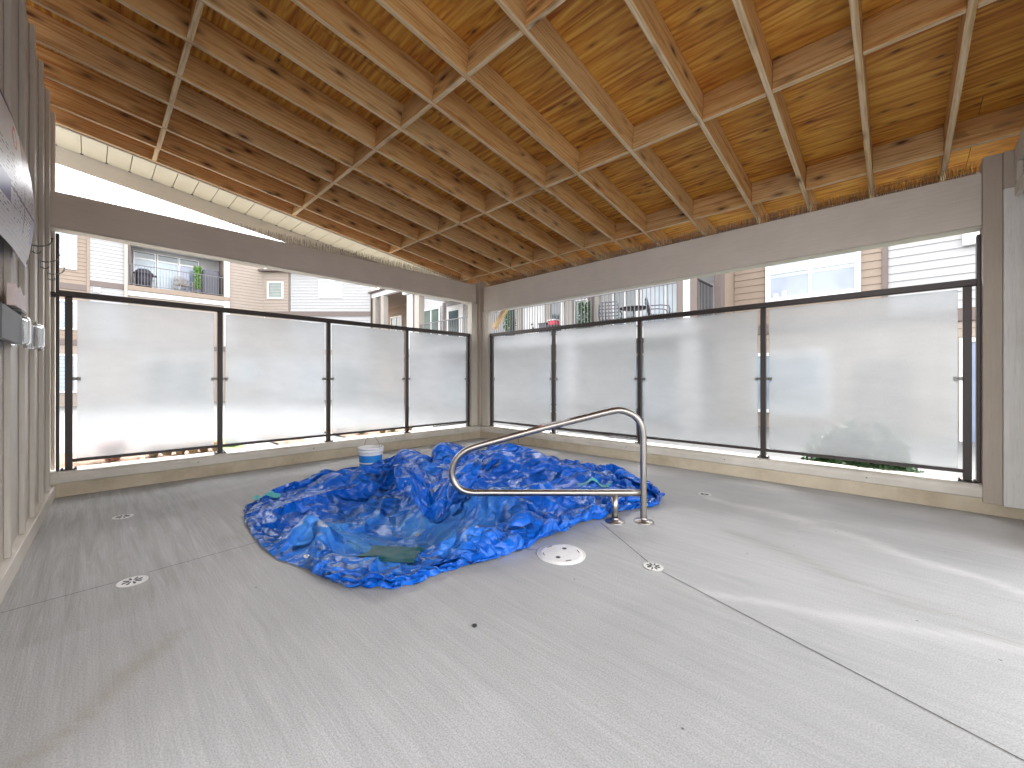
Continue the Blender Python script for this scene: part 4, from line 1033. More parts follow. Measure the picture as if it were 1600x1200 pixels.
# settled grid, millimetre-scale steps: per axis, first value of each row then the step from its left neighbour
TARP = [
222,11,11,11,10,11,11,11,10,11,11,10,11,11,11,11,12,11,11,11,11,11,11,11,11,12,11,11,11,11,11,11,11,12,11,11,11,11,11,11,12,11,11,11,11,11,12,11,11,11,11,11,12,11,11,11,10,11,11,11,10,11,11,11,11,10,11,11,11,11,11,11,11,12,11,11,11,11,11,10,9,10,10,9,10,9,10,10,
-12,5,10,12,13,10,11,11,13,11,11,11,11,11,10,11,12,12,12,11,11,13,13,13,12,11,11,9,9,12,11,10,12,11,13,13,12,13,11,11,12,11,10,12,12,11,13,8,11,12,12,11,13,10,13,10,11,11,10,13,11,11,12,11,10,9,12,12,10,13,13,10,14,9,10,12,13,11,13,11,11,11,11,10,7,10,4,9,
-13,7,5,13,11,10,10,12,14,12,11,13,12,12,12,12,8,11,12,13,13,13,13,14,14,13,12,12,7,8,11,12,10,13,11,13,13,12,13,12,12,12,12,10,12,12,12,7,10,13,13,13,12,12,12,9,11,11,12,12,13,12,13,9,8,12,14,10,13,12,11,14,11,12,11,12,13,12,11,14,13,7,14,10,3,11,6,7,
-13,10,8,8,12,10,10,12,14,12,12,13,13,11,11,13,9,8,14,13,13,14,13,14,14,13,12,13,12,10,10,10,10,13,13,12,12,13,13,13,12,13,10,10,13,12,13,5,10,14,15,13,12,11,9,12,12,12,13,12,14,13,10,8,13,13,12,8,13,12,14,14,14,11,12,12,14,14,10,13,8,11,11,13,4,6,12,5,
-12,11,9,8,10,9,10,12,13,12,14,13,12,13,12,12,12,10,11,13,13,14,13,13,13,13,13,14,13,13,11,10,13,11,13,13,12,12,13,13,12,11,12,11,14,12,12,5,11,15,15,14,11,7,12,13,12,14,13,14,13,10,10,13,11,11,9,13,13,14,14,14,12,13,13,12,14,14,14,7,13,10,11,11,10,10,3,6,
-13,11,7,10,11,11,10,13,11,12,12,12,13,13,13,12,13,10,11,14,14,13,13,13,13,13,13,14,13,14,12,13,13,12,14,14,13,13,12,12,12,9,10,13,13,13,11,8,13,15,16,10,7,13,14,13,13,14,14,14,13,10,10,8,11,11,13,13,14,15,14,13,15,12,13,14,14,14,15,12,12,5,11,13,14,10,2,1,
-13,13,13,7,7,12,11,13,9,12,11,14,12,13,14,13,14,12,9,13,14,12,14,13,14,13,15,12,13,14,14,13,14,14,15,14,13,10,11,12,11,12,12,9,14,13,12,10,15,16,12,8,13,14,14,14,14,14,13,14,13,8,4,12,12,13,14,15,14,15,13,15,15,14,14,15,13,15,15,13,12,9,5,10,14,10,5,1,
-12,8,14,14,6,10,12,12,8,12,12,14,13,14,13,15,13,14,11,10,12,14,13,13,14,14,14,14,14,13,14,14,15,15,15,14,14,14,12,12,12,11,12,9,11,11,12,12,15,16,11,13,14,14,13,13,14,13,13,13,12,3,11,12,13,15,14,15,15,14,15,16,15,15,15,14,15,14,14,12,12,14,8,6,5,11,8,4,
-13,8,14,14,10,7,11,12,8,12,12,14,14,14,14,14,15,14,14,9,12,12,12,14,14,14,14,14,15,14,15,15,14,15,15,15,14,13,13,12,11,11,11,12,11,12,13,12,13,19,13,14,13,11,12,13,13,14,13,14,5,11,12,14,11,16,15,15,14,16,16,16,16,15,14,15,13,15,12,14,12,12,9,11,2,9,15,-1,
-13,8,14,13,11,11,8,10,9,13,12,13,14,15,14,15,15,13,13,13,10,14,12,12,14,14,14,15,14,15,15,15,15,15,15,15,15,13,13,12,12,11,11,12,12,13,14,11,13,17,15,13,13,13,12,12,12,13,14,12,7,15,13,12,13,15,14,15,16,16,16,16,16,14,15,14,15,15,12,15,11,10,10,12,10,7,15,-5,
-13,8,14,13,10,11,14,6,11,12,14,10,13,15,15,15,14,15,13,13,13,10,14,15,12,13,14,15,14,15,16,15,15,16,15,15,13,13,11,12,12,13,13,14,14,13,10,12,14,15,16,13,13,12,12,12,14,12,15,11,12,15,13,13,13,14,14,15,17,16,16,16,14,16,13,15,16,14,16,14,10,11,10,10,11,11,13,-6,
-10,7,14,9,15,9,12,12,9,13,14,14,11,12,15,15,15,15,13,12,13,14,11,14,15,12,14,14,15,15,15,16,15,15,14,14,13,13,13,14,14,14,14,14,13,10,10,14,14,15,15,14,14,12,12,11,13,14,14,15,15,13,13,14,13,13,14,15,15,16,17,16,14,16,11,14,16,17,15,11,11,13,9,10,12,11,10,0,
-9,8,13,5,11,11,14,14,11,14,15,14,14,12,10,15,15,15,14,13,11,13,14,14,12,15,14,14,15,15,16,15,14,14,15,15,15,15,14,14,14,14,14,13,11,8,13,13,15,14,15,15,14,13,13,12,13,13,14,16,16,15,14,13,12,12,16,10,17,17,16,15,16,11,15,17,14,17,11,12,14,11,11,11,11,5,11,7,
-8,6,12,9,7,13,12,14,14,13,15,15,15,15,11,11,14,15,11,13,13,14,13,14,14,14,14,15,15,16,15,16,15,15,16,15,15,14,14,14,14,15,13,12,8,11,13,13,15,14,14,16,15,14,14,13,13,13,14,14,17,17,16,10,13,14,9,15,17,18,16,14,13,15,16,16,13,15,12,14,14,11,8,11,14,1,10,12,
-9,10,11,6,4,14,13,13,14,15,15,15,16,16,15,10,12,10,13,13,13,14,14,14,14,14,15,15,15,16,16,15,16,15,16,16,15,13,15,15,15,14,13,8,9,14,11,15,15,13,14,15,16,16,14,14,13,13,15,14,16,17,15,14,14,10,13,16,18,16,13,15,15,15,13,17,16,14,12,15,11,12,9,13,10,11,5,8,
-9,9,17,3,-1,14,13,13,15,16,14,14,17,17,16,16,10,12,9,12,14,14,13,14,14,14,16,15,16,16,16,16,15,16,16,16,14,15,16,15,14,14,10,8,13,11,12,16,16,13,12,15,16,17,16,14,14,13,15,14,16,16,16,17,11,13,15,17,17,11,16,17,15,12,15,15,17,12,12,15,13,11,12,11,11,15,10,-2,
-8,9,14,8,-4,14,13,13,15,15,15,15,14,18,17,15,16,13,11,6,13,14,14,14,15,15,15,15,16,16,16,17,16,16,16,15,15,16,16,15,13,13,7,12,12,10,15,17,16,12,11,16,16,16,18,15,15,14,15,15,16,16,16,16,13,15,16,15,13,17,16,14,12,15,16,15,14,12,15,16,15,11,9,12,13,11,9,0,
-9,7,10,14,-1,9,14,15,14,14,15,15,15,16,17,17,15,14,15,12,7,12,14,14,15,15,15,16,16,16,17,17,16,16,16,16,16,16,15,14,14,9,8,15,8,15,16,17,16,11,11,16,17,16,17,17,15,15,15,16,16,17,17,15,15,17,14,11,16,16,15,15,14,14,18,17,9,15,17,15,14,7,10,13,10,9,4,11,
-9,10,9,10,0,7,16,15,15,15,15,14,16,16,16,16,15,15,13,14,13,11,13,13,15,14,15,17,16,17,17,17,16,16,17,16,16,16,14,15,11,7,14,9,13,16,17,16,16,11,12,16,17,17,17,17,16,16,15,16,17,17,17,16,16,14,14,18,18,15,17,13,10,14,16,14,12,15,16,16,13,11,7,10,9,6,12,10,
-9,15,8,10,-4,4,17,16,15,16,17,15,15,16,16,15,16,14,14,12,13,13,14,14,14,15,15,16,17,17,17,17,16,17,17,16,16,14,15,15,7,11,12,9,16,17,16,17,15,12,13,16,18,17,17,17,17,16,16,17,17,17,17,16,14,17,17,17,15,18,16,13,4,13,14,14,16,19,16,14,11,11,8,10,14,9,15,3,
-7,14,11,12,0,-4,14,16,16,17,18,14,17,16,15,15,16,15,13,13,14,14,14,14,14,14,15,17,17,17,17,16,17,17,17,16,14,15,16,10,8,14,8,14,17,17,16,16,15,13,16,15,18,18,18,17,16,17,17,17,17,18,17,15,18,18,17,11,15,13,11,9,17,12,14,17,16,18,16,16,15,3,12,15,13,12,9,3,
-2,13,13,16,-1,-7,12,16,16,18,17,14,16,17,17,15,16,16,12,13,15,14,12,13,15,15,16,17,17,17,16,17,17,17,15,14,16,16,12,6,15,10,15,13,16,17,16,16,15,15,17,15,18,18,17,18,18,17,17,17,17,17,18,17,17,19,17,6,12,11,12,15,16,17,14,17,15,16,18,17,10,12,12,14,12,12,5,2,
-2,16,15,13,-4,-5,12,16,16,17,17,16,16,16,17,16,16,17,14,12,11,12,15,13,15,16,16,17,17,16,17,18,16,14,16,15,16,14,7,14,14,15,12,12,17,16,16,16,16,16,17,16,17,18,18,18,18,18,17,17,18,17,17,18,18,17,18,13,12,12,11,12,11,15,15,17,16,18,14,17,13,13,14,11,9,11,11,-2,
-1,16,15,12,-6,-1,15,13,16,16,16,17,16,17,16,16,17,15,16,13,9,13,13,14,15,17,16,17,17,17,17,17,13,15,16,16,16,6,16,17,14,12,9,15,17,16,16,16,17,17,17,17,18,17,18,18,19,18,18,17,17,17,17,19,19,16,16,17,16,12,8,9,10,16,11,14,19,17,17,15,13,15,16,13,6,7,13,0,
-1,15,16,9,-8,4,16,13,16,16,15,17,16,17,16,15,16,17,14,12,11,15,14,13,15,16,17,17,17,17,17,13,15,17,16,14,13,14,15,17,13,7,12,16,17,16,16,17,17,18,18,17,18,18,18,18,18,18,18,18,17,19,17,18,19,17,17,17,11,16,12,9,8,12,16,13,15,18,16,17,16,15,16,17,5,3,8,1,
-1,14,17,5,-11,11,16,16,14,15,16,16,16,15,17,16,16,16,14,13,14,11,13,15,16,17,16,17,17,17,14,14,16,16,15,16,15,13,14,17,10,8,15,16,16,17,17,17,17,18,19,18,18,18,18,18,18,18,18,18,19,18,19,17,18,18,17,14,11,17,10,11,6,13,15,15,16,19,17,19,17,15,16,13,9,2,9,-6,
-1,15,15,0,-8,14,15,17,15,15,16,16,15,14,16,17,16,15,16,12,11,13,14,16,16,17,17,16,17,17,11,15,15,17,15,13,15,17,14,15,6,13,16,16,17,17,17,17,17,19,20,19,18,18,18,18,17,19,18,18,19,18,18,18,19,16,17,15,10,12,12,10,7,17,12,16,18,19,18,19,14,9,15,15,12,9,8,-9,
3,12,14,-9,4,15,14,17,16,16,16,16,12,16,16,16,17,16,9,13,14,14,15,15,17,16,17,17,16,8,16,15,18,16,11,17,18,17,12,4,14,16,16,16,17,17,17,17,19,19,20,19,18,18,18,18,18,18,18,19,18,19,18,15,18,18,15,13,15,9,6,10,13,16,14,17,18,20,18,18,12,13,15,14,13,7,7,-9,
5,8,5,-5,14,13,17,15,17,17,16,14,14,15,17,15,17,11,13,12,14,15,13,16,17,17,16,16,9,14,15,17,16,13,18,18,16,10,6,13,16,16,16,17,17,17,18,18,19,19,19,19,18,18,19,18,18,18,18,18,18,19,20,17,13,13,15,14,14,14,10,13,16,13,13,14,17,18,19,18,11,15,16,10,6,7,10,-6,
5,2,-4,9,14,16,16,16,17,16,16,15,15,14,13,15,16,16,9,14,15,11,16,15,17,17,16,5,17,15,17,17,14,16,18,16,6,7,15,17,16,16,16,17,18,18,18,18,19,19,18,19,18,18,19,18,18,18,18,18,18,19,19,20,17,13,14,15,14,13,14,13,12,8,15,15,15,18,19,14,14,15,8,11,15,17,-7,-5,
5,-8,2,15,15,15,16,15,17,16,14,14,12,15,15,17,16,13,13,13,11,14,16,16,17,15,8,14,16,15,17,16,16,16,12,7,11,15,17,16,16,17,17,17,17,18,18,19,18,19,18,19,18,18,19,18,18,18,18,18,19,18,18,19,19,18,15,13,12,14,15,12,8,13,15,14,15,17,18,17,14,14,13,13,12,6,1,-12,
5,-10,6,15,15,16,16,15,15,16,16,10,13,16,15,15,18,13,9,12,14,15,16,16,16,4,17,16,13,17,15,17,15,10,9,13,16,16,16,17,17,16,17,18,17,18,18,17,19,19,18,19,18,18,19,18,18,18,18,18,19,18,18,18,19,18,17,17,13,9,15,15,12,8,14,15,16,18,18,16,12,9,15,15,15,3,-7,-8,
5,-7,6,16,15,16,14,14,14,15,14,15,16,14,15,15,13,11,13,13,12,16,16,15,6,14,15,12,17,15,16,14,11,11,15,16,16,16,17,17,16,18,17,17,17,17,17,18,19,18,19,18,19,18,18,18,18,19,18,18,18,18,18,18,19,18,17,19,17,11,10,13,18,12,10,15,15,16,18,15,11,12,13,12,12,2,-9,-4,
5,-4,7,16,16,13,14,11,15,16,15,16,15,14,14,12,13,15,11,12,14,15,16,3,15,16,10,15,16,16,11,13,14,16,16,16,16,16,17,17,17,17,16,17,17,18,18,18,18,17,18,19,18,19,18,18,18,18,18,18,18,19,17,18,19,17,18,18,19,13,9,16,17,13,16,13,13,16,17,13,7,16,11,4,9,12,-12,-5,
5,-1,8,16,14,14,11,14,14,15,15,16,15,14,14,12,13,13,12,12,14,15,6,12,14,11,14,15,15,13,14,15,16,16,16,17,15,17,17,17,17,16,17,17,18,18,18,17,16,16,19,18,19,18,19,18,18,18,18,18,19,17,18,17,18,20,16,19,18,16,11,12,17,15,17,15,13,16,18,10,9,10,13,10,-5,9,-1,-9,
7,2,7,15,16,13,11,12,14,14,16,17,14,14,13,9,13,15,12,12,16,4,12,14,10,14,16,13,14,15,16,16,16,16,16,15,17,17,17,16,16,18,17,18,18,18,14,15,16,19,18,19,18,19,18,18,18,18,18,18,19,18,16,19,18,17,18,19,19,18,14,9,16,15,12,16,18,17,16,15,11,4,16,14,-7,-9,2,-5,
8,6,7,15,13,12,13,12,11,16,17,15,13,11,10,12,15,12,12,15,6,10,13,10,15,15,13,15,15,16,17,16,17,15,15,16,17,16,17,17,17,18,18,17,16,13,14,17,18,18,19,18,19,18,18,18,18,18,18,18,18,19,17,18,17,17,17,21,21,17,16,11,13,16,12,17,14,17,17,18,14,3,13,13,-8,-1,-6,-9,
8,6,13,12,12,13,12,9,13,17,16,9,11,10,12,16,11,12,15,7,10,12,11,15,15,13,15,14,17,17,16,16,16,15,17,16,16,16,18,17,18,17,16,14,12,14,17,18,18,19,18,19,19,18,17,18,18,18,19,17,19,18,18,19,18,17,15,17,21,18,19,12,12,16,16,15,17,14,20,22,10,5,12,8,-8,-7,0,-14,
7,10,9,15,14,10,11,10,14,14,11,7,12,11,15,12,13,14,7,10,12,12,15,15,13,13,15,17,17,17,16,16,16,16,17,16,16,17,17,17,17,14,11,12,15,17,18,18,19,18,19,19,18,18,18,17,18,18,18,18,19,19,18,20,18,19,18,18,16,15,16,17,14,13,16,17,17,19,22,19,7,9,14,-5,-4,-6,-3,-17,
8,7,13,16,15,13,13,0,10,10,11,10,12,14,13,13,14,8,10,12,12,15,15,14,13,14,16,18,17,16,16,16,16,17,17,16,17,16,17,14,12,11,13,17,18,18,18,16,18,18,18,18,18,19,18,17,18,18,18,19,18,19,19,19,19,19,20,22,19,12,12,12,15,16,17,17,19,21,21,12,6,16,7,-9,2,-5,-4,-20,
8,9,13,15,16,13,-3,5,9,9,12,14,14,12,14,13,10,10,12,13,15,15,14,13,15,15,16,17,17,16,16,16,16,18,16,17,16,15,12,12,13,15,18,17,17,17,15,16,17,18,18,18,19,18,18,18,17,18,19,19,19,19,19,19,18,20,19,22,20,10,14,16,15,15,17,17,20,21,17,7,13,15,-2,-11,0,7,-7,-21,
7,14,15,14,14,1,-7,13,11,7,12,15,11,14,14,11,11,11,15,14,15,13,15,15,15,15,16,16,16,17,16,16,16,17,17,16,13,12,13,15,16,17,16,14,17,18,17,18,18,18,17,17,17,17,16,17,18,18,19,20,20,18,18,19,19,21,19,19,18,16,13,17,16,17,17,17,17,19,15,15,13,7,-8,-12,0,9,4,-28,
7,14,15,13,9,-4,1,11,6,11,15,12,12,14,14,11,11,15,15,15,13,14,16,15,14,16,15,16,17,16,16,17,16,17,15,13,13,14,15,15,15,14,15,17,19,18,18,16,19,18,15,14,16,17,16,17,19,20,19,20,20,18,19,19,18,19,18,19,19,19,18,17,16,17,16,17,15,17,16,15,11,-2,-4,-13,2,13,-1,-25,
3,13,13,12,3,6,-7,11,7,14,15,11,14,15,11,13,15,14,15,15,12,14,15,17,15,16,15,16,16,17,16,17,15,14,13,13,14,14,15,14,16,16,17,18,19,18,17,15,18,18,18,19,19,14,15,15,19,18,18,20,19,19,19,17,18,18,19,20,19,20,19,18,18,18,17,16,15,12,15,19,6,-4,-9,-12,1,13,2,-21,
2,13,12,7,3,8,-8,9,10,15,12,16,15,11,13,15,15,15,15,12,14,15,16,16,16,15,16,15,17,16,17,16,14,12,13,13,14,15,15,16,16,18,17,17,18,18,19,18,18,19,19,19,19,15,10,12,15,19,21,20,20,16,18,18,19,19,18,18,21,20,18,18,19,18,18,18,17,14,6,4,11,-4,-5,-9,9,11,-1,-20,
2,13,10,3,6,7,-8,8,12,13,15,17,12,12,16,15,15,15,14,14,15,15,16,16,14,15,15,16,17,18,17,16,15,13,12,13,14,15,15,17,18,17,15,18,19,19,19,19,19,20,19,18,15,11,14,15,14,19,21,16,19,17,17,16,16,19,18,21,21,18,17,19,18,18,19,20,18,17,11,-6,5,10,-5,-10,3,10,1,-21,
2,10,-1,10,11,0,-1,5,14,14,16,16,14,13,15,15,15,15,15,14,15,16,15,15,15,16,16,14,16,16,17,16,18,18,12,13,13,15,15,17,17,16,19,20,19,17,20,20,18,18,19,13,11,16,18,16,15,19,18,17,16,15,14,15,16,18,18,21,19,18,19,17,19,19,18,22,18,17,10,7,9,-2,4,-9,-9,1,4,-15,
2,2,1,10,11,-1,10,2,13,13,17,16,14,14,14,15,15,15,15,16,15,15,16,15,16,14,13,15,15,17,17,17,17,18,18,15,12,15,15,17,17,18,19,19,18,17,17,16,18,21,13,16,18,17,18,15,18,16,16,19,18,13,16,15,14,16,18,19,16,17,18,18,20,17,21,21,11,18,16,13,4,2,2,-7,-8,-4,-2,-10,
2,-5,6,7,10,1,13,7,9,14,18,14,14,14,15,15,15,15,15,15,16,16,16,13,10,14,16,16,17,17,16,17,18,17,18,18,16,15,17,17,17,18,19,18,12,8,17,20,21,15,18,23,21,16,15,17,16,17,14,19,19,16,13,18,15,16,18,15,17,16,16,16,17,17,18,21,14,6,18,10,8,1,3,-6,6,0,-3,-17,
2,-12,9,6,7,10,7,11,13,14,14,15,14,15,14,15,15,15,16,15,14,14,12,12,15,16,16,17,16,17,17,18,17,18,16,17,19,18,16,17,17,14,15,12,12,17,20,21,17,16,21,25,22,13,16,17,17,16,14,15,19,18,17,18,18,17,16,17,15,15,15,16,17,16,17,16,15,11,8,6,-1,2,2,-5,7,6,0,-10,
3,-20,10,6,12,8,10,12,13,14,15,14,14,15,15,15,15,15,15,14,12,11,13,16,16,16,15,16,16,15,18,19,19,17,17,17,17,18,17,12,14,16,15,16,16,21,22,16,17,17,20,25,20,16,16,16,19,14,14,13,17,18,18,20,20,19,19,16,15,13,15,14,13,17,21,19,13,13,9,2,2,0,-5,-10,-5,3,4,6,
5,-24,7,13,8,12,12,11,12,15,15,14,15,14,15,15,16,14,12,12,13,14,11,17,18,13,15,16,16,16,17,19,20,17,16,17,17,18,18,13,11,14,18,18,20,21,19,19,18,18,18,25,19,12,15,16,16,14,16,15,16,18,19,22,21,19,17,15,16,16,12,11,16,19,21,16,15,13,9,7,7,-2,-7,-11,-8,-9,1,14,
6,-27,8,13,12,11,11,11,13,15,14,15,14,15,15,15,14,13,12,14,15,6,15,19,14,14,15,16,16,17,18,18,18,17,17,17,17,17,17,18,11,17,13,21,20,20,18,21,19,18,19,20,13,18,18,13,17,15,18,14,16,17,20,19,21,20,19,14,12,14,17,15,16,18,16,16,15,12,5,12,6,6,-6,-9,-5,-12,-12,15,
6,-24,5,16,12,9,10,12,14,14,14,14,13,16,15,14,14,14,15,10,9,13,16,12,14,16,17,14,18,17,17,18,18,18,18,15,14,17,17,18,16,13,18,22,19,20,18,20,20,17,15,18,20,17,16,17,17,17,16,16,17,17,16,18,20,22,19,16,13,12,14,16,16,17,16,13,13,9,12,7,6,11,-1,-10,-2,-7,-16,5,
6,-20,5,15,10,4,14,14,14,13,14,11,15,15,17,14,16,13,8,7,12,13,13,16,16,17,17,15,15,17,18,18,18,18,17,16,11,19,15,17,15,18,21,20,18,23,19,18,17,14,15,19,21,17,18,19,18,14,17,18,19,18,17,16,21,19,16,17,18,13,9,15,16,16,15,13,12,11,9,5,12,11,2,-10,-5,-2,-14,-6,
5,-18,12,6,7,13,12,14,12,12,10,15,15,16,17,13,11,7,9,14,9,13,17,16,13,17,16,18,16,18,19,16,17,18,16,14,13,19,17,14,20,20,20,17,19,21,19,16,14,13,17,22,22,20,19,18,18,13,18,17,19,20,18,21,20,15,15,16,17,15,13,10,15,15,15,15,11,9,8,10,12,5,4,-5,-5,-2,-18,-9,
6,-14,11,8,7,12,13,9,7,13,14,14,14,15,15,10,7,12,14,8,14,17,15,10,15,18,18,18,19,17,19,14,17,16,13,14,17,18,17,18,20,20,19,16,18,21,17,13,15,16,22,22,26,18,17,18,15,18,16,17,18,19,19,21,21,18,14,16,16,14,15,12,9,15,16,14,11,4,12,9,13,0,-4,-5,-3,-1,-5,-14,
6,-9,13,6,5,6,8,10,13,13,13,11,14,14,13,8,11,15,11,15,13,11,12,15,18,18,17,18,20,18,16,17,17,17,11,15,18,15,19,20,19,19,18,14,19,19,11,17,17,21,22,23,21,20,18,18,18,17,19,16,18,17,19,19,21,18,18,13,17,15,12,14,12,9,16,14,9,10,13,1,4,7,-5,-7,-1,-2,-4,-12,
6,-2,4,9,-1,3,12,12,13,11,11,12,14,13,7,13,18,14,11,7,12,16,16,16,17,18,16,18,18,18,18,18,17,14,12,19,18,11,17,19,19,23,19,15,17,12,16,20,20,21,23,21,19,19,18,19,18,18,19,17,19,19,19,16,17,17,15,18,17,16,14,14,13,14,8,13,9,11,14,7,0,-5,-2,-2,1,-1,-6,-16,
6,-5,-2,-3,6,10,10,12,12,12,11,13,13,12,11,15,14,12,12,16,15,14,15,16,17,16,17,18,18,18,18,18,16,18,14,18,16,17,6,19,23,24,15,15,15,18,17,20,21,22,21,20,20,17,18,18,18,19,19,18,17,17,17,17,18,17,17,18,16,14,15,15,15,15,11,11,11,8,9,5,-8,-7,-5,-3,1,2,-3,-7,
5,-6,-4,9,9,8,6,4,6,11,13,14,12,13,13,16,14,14,17,14,12,15,16,17,16,16,17,18,18,17,18,18,18,19,14,19,18,18,16,8,23,17,15,16,18,17,19,21,20,20,21,20,19,18,17,18,19,19,18,18,18,17,16,17,15,18,17,19,16,15,14,15,15,15,13,12,15,1,9,-3,-8,-8,-8,-3,5,-2,1,-3,
6,-5,1,14,10,8,5,4,2,8,6,11,15,15,16,13,14,14,14,15,15,17,17,17,17,16,15,15,18,17,18,19,18,17,18,18,15,16,16,18,17,17,17,16,18,19,20,19,19,20,20,20,18,18,18,17,19,18,17,18,18,17,16,16,17,18,17,19,17,15,15,14,14,12,14,3,13,12,5,-8,-6,-8,-3,-2,1,3,0,-4,
6,-8,1,10,5,4,5,5,5,6,11,15,17,19,13,14,14,13,17,16,16,18,16,16,17,16,14,11,19,18,19,19,18,17,17,17,14,16,16,19,21,19,17,18,20,17,20,18,16,19,20,20,19,16,18,16,18,19,17,19,18,17,15,17,17,17,18,18,17,15,15,12,11,12,14,10,-3,8,8,5,-2,-3,-2,-2,-3,1,-3,-7,
6,-14,12,-2,-3,5,8,9,9,12,12,14,16,15,16,14,15,16,16,15,16,15,15,17,17,11,14,16,19,18,17,19,17,17,16,16,17,17,17,21,24,21,20,16,17,18,15,16,19,21,18,19,19,16,17,17,16,19,18,18,19,15,17,16,17,17,17,20,16,14,14,13,12,11,9,13,4,-8,4,4,2,-2,3,4,1,0,-6,-9,
5,-17,2,4,8,5,3,11,12,13,12,16,15,14,13,16,16,13,15,15,15,17,14,16,15,13,13,17,19,18,17,17,16,16,18,16,19,19,19,23,27,20,14,19,15,14,17,19,20,19,19,18,19,17,13,17,17,18,18,18,18,14,17,18,14,17,18,20,19,13,14,12,10,8,12,11,6,-12,-3,7,0,-1,1,0,0,11,1,-12,
6,-23,6,9,8,0,9,14,10,13,15,14,15,16,10,13,15,15,14,12,17,17,16,12,13,14,16,17,17,14,19,18,17,19,17,19,20,19,20,24,25,18,12,16,18,18,13,20,20,19,17,18,18,17,15,16,15,18,17,15,15,21,18,13,19,18,18,18,18,14,12,10,13,11,10,10,3,-5,4,5,-3,-11,-8,1,6,11,8,-14,
6,-26,9,12,1,5,10,12,15,17,17,13,13,15,14,11,11,15,15,16,17,13,12,9,14,14,13,15,17,17,18,18,20,20,22,18,20,19,22,24,20,14,18,16,14,16,18,16,17,20,18,18,15,18,18,16,14,13,18,18,16,12,19,19,20,19,18,18,17,14,13,13,11,7,9,12,-2,6,6,3,6,-11,-12,-7,4,2,14,-13,
6,-20,5,9,2,8,13,16,17,16,14,14,14,13,14,16,13,15,15,13,6,14,8,8,10,15,15,17,16,17,18,18,22,23,22,19,20,20,20,20,16,20,17,19,12,15,19,16,17,19,17,15,18,16,16,16,12,17,15,15,18,15,18,18,20,22,18,20,16,12,13,14,10,9,9,11,3,7,8,8,2,-7,-10,-14,-1,4,1,-5,
6,-21,7,10,7,13,15,15,17,14,6,11,13,16,18,16,12,14,9,6,8,5,10,14,16,18,13,18,16,16,19,19,21,23,19,20,21,19,18,18,18,17,18,18,18,18,13,17,19,16,17,19,19,17,14,10,15,15,15,16,18,17,15,18,19,20,19,20,16,14,17,15,5,12,11,12,9,8,7,5,0,-6,-11,-12,-11,2,0,-1,
5,-11,8,10,8,15,13,15,13,6,9,14,15,16,16,16,9,5,-2,6,10,14,18,18,16,14,14,18,14,18,19,19,21,19,19,20,20,19,17,16,17,19,18,19,17,17,18,17,13,16,20,19,19,18,16,13,13,14,15,17,17,17,17,15,18,20,20,17,16,13,15,16,12,8,12,12,10,7,10,4,-1,-3,-11,-12,-13,-9,8,-1,
6,0,19,-1,9,14,10,13,14,11,8,11,18,16,15,6,-3,-6,5,13,17,17,17,16,16,13,18,16,17,17,20,19,19,20,19,16,20,20,17,15,19,19,13,19,17,14,16,16,17,20,21,17,16,18,17,15,14,16,15,18,17,17,16,15,15,20,19,20,17,15,14,16,14,8,9,9,7,6,0,6,-1,1,0,-3,-12,-15,-8,8,
6,7,11,8,13,14,12,11,3,6,13,18,18,12,3,-2,-9,5,14,15,17,16,16,16,16,17,15,16,18,19,19,19,20,17,16,18,19,19,18,18,16,17,15,19,15,16,14,16,18,19,18,16,16,18,18,16,14,14,13,16,17,16,18,19,20,18,20,22,18,14,14,8,5,8,10,8,7,4,3,2,8,0,0,2,-1,-6,-16,1,
6,7,15,12,11,4,8,8,11,12,18,20,9,3,-1,-9,1,13,14,16,16,15,15,17,17,16,14,19,19,20,19,16,19,17,16,16,19,20,18,18,12,20,19,15,15,13,14,15,19,18,17,16,16,14,16,19,18,12,20,16,14,18,18,20,21,18,19,21,15,8,4,2,6,7,9,9,8,8,3,7,8,5,9,0,-6,-2,-3,-9,
5,14,6,10,7,3,11,16,16,18,18,3,-6,2,-1,-2,14,12,17,15,14,15,16,17,16,15,18,20,20,18,14,17,17,15,20,19,17,17,17,16,18,15,17,15,14,15,15,17,17,18,17,17,15,18,16,15,21,17,12,17,17,17,17,20,20,16,16,9,10,6,4,6,7,7,9,10,9,10,11,11,5,2,5,11,3,-3,-11,-5,
9,8,12,2,8,14,15,17,18,16,6,-11,-6,-2,5,14,13,16,13,16,16,18,18,9,16,17,19,19,17,16,17,17,15,20,16,18,13,15,18,19,14,13,17,19,17,14,15,16,17,19,18,18,17,17,19,14,18,17,15,14,14,10,17,17,18,11,13,11,10,11,11,13,7,9,9,10,10,10,11,11,5,3,-5,2,2,5,-4,-8,
14,11,0,11,15,16,16,16,13,-2,2,-7,-5,1,17,11,15,15,14,16,19,21,10,10,15,20,18,16,12,19,19,20,17,20,11,11,20,11,17,9,17,20,18,17,17,11,14,18,20,18,18,16,18,22,22,13,13,12,13,16,11,16,17,18,18,15,12,12,12,15,14,11,2,7,8,10,7,12,11,10,5,3,1,-5,-10,3,-3,1,
13,8,9,12,16,15,17,12,2,-6,-4,-5,3,17,13,15,10,11,16,18,18,10,13,15,17,18,14,13,19,18,18,15,17,19,12,8,19,18,10,16,20,18,17,16,11,15,15,20,20,16,16,20,20,17,14,16,12,12,16,18,16,18,17,18,20,15,10,10,15,13,9,10,10,2,6,12,5,9,11,11,6,5,2,0,-9,-10,-3,1,
14,11,10,15,16,13,8,-2,7,-3,-7,3,14,17,12,18,9,9,13,16,13,13,14,18,17,14,17,16,16,13,14,17,16,15,3,21,16,14,16,19,18,19,17,15,12,14,18,20,16,14,20,24,21,14,6,19,14,16,16,16,19,18,17,18,16,9,15,15,11,10,10,11,5,7,7,5,10,9,9,10,7,6,1,3,-5,-11,-4,-6,
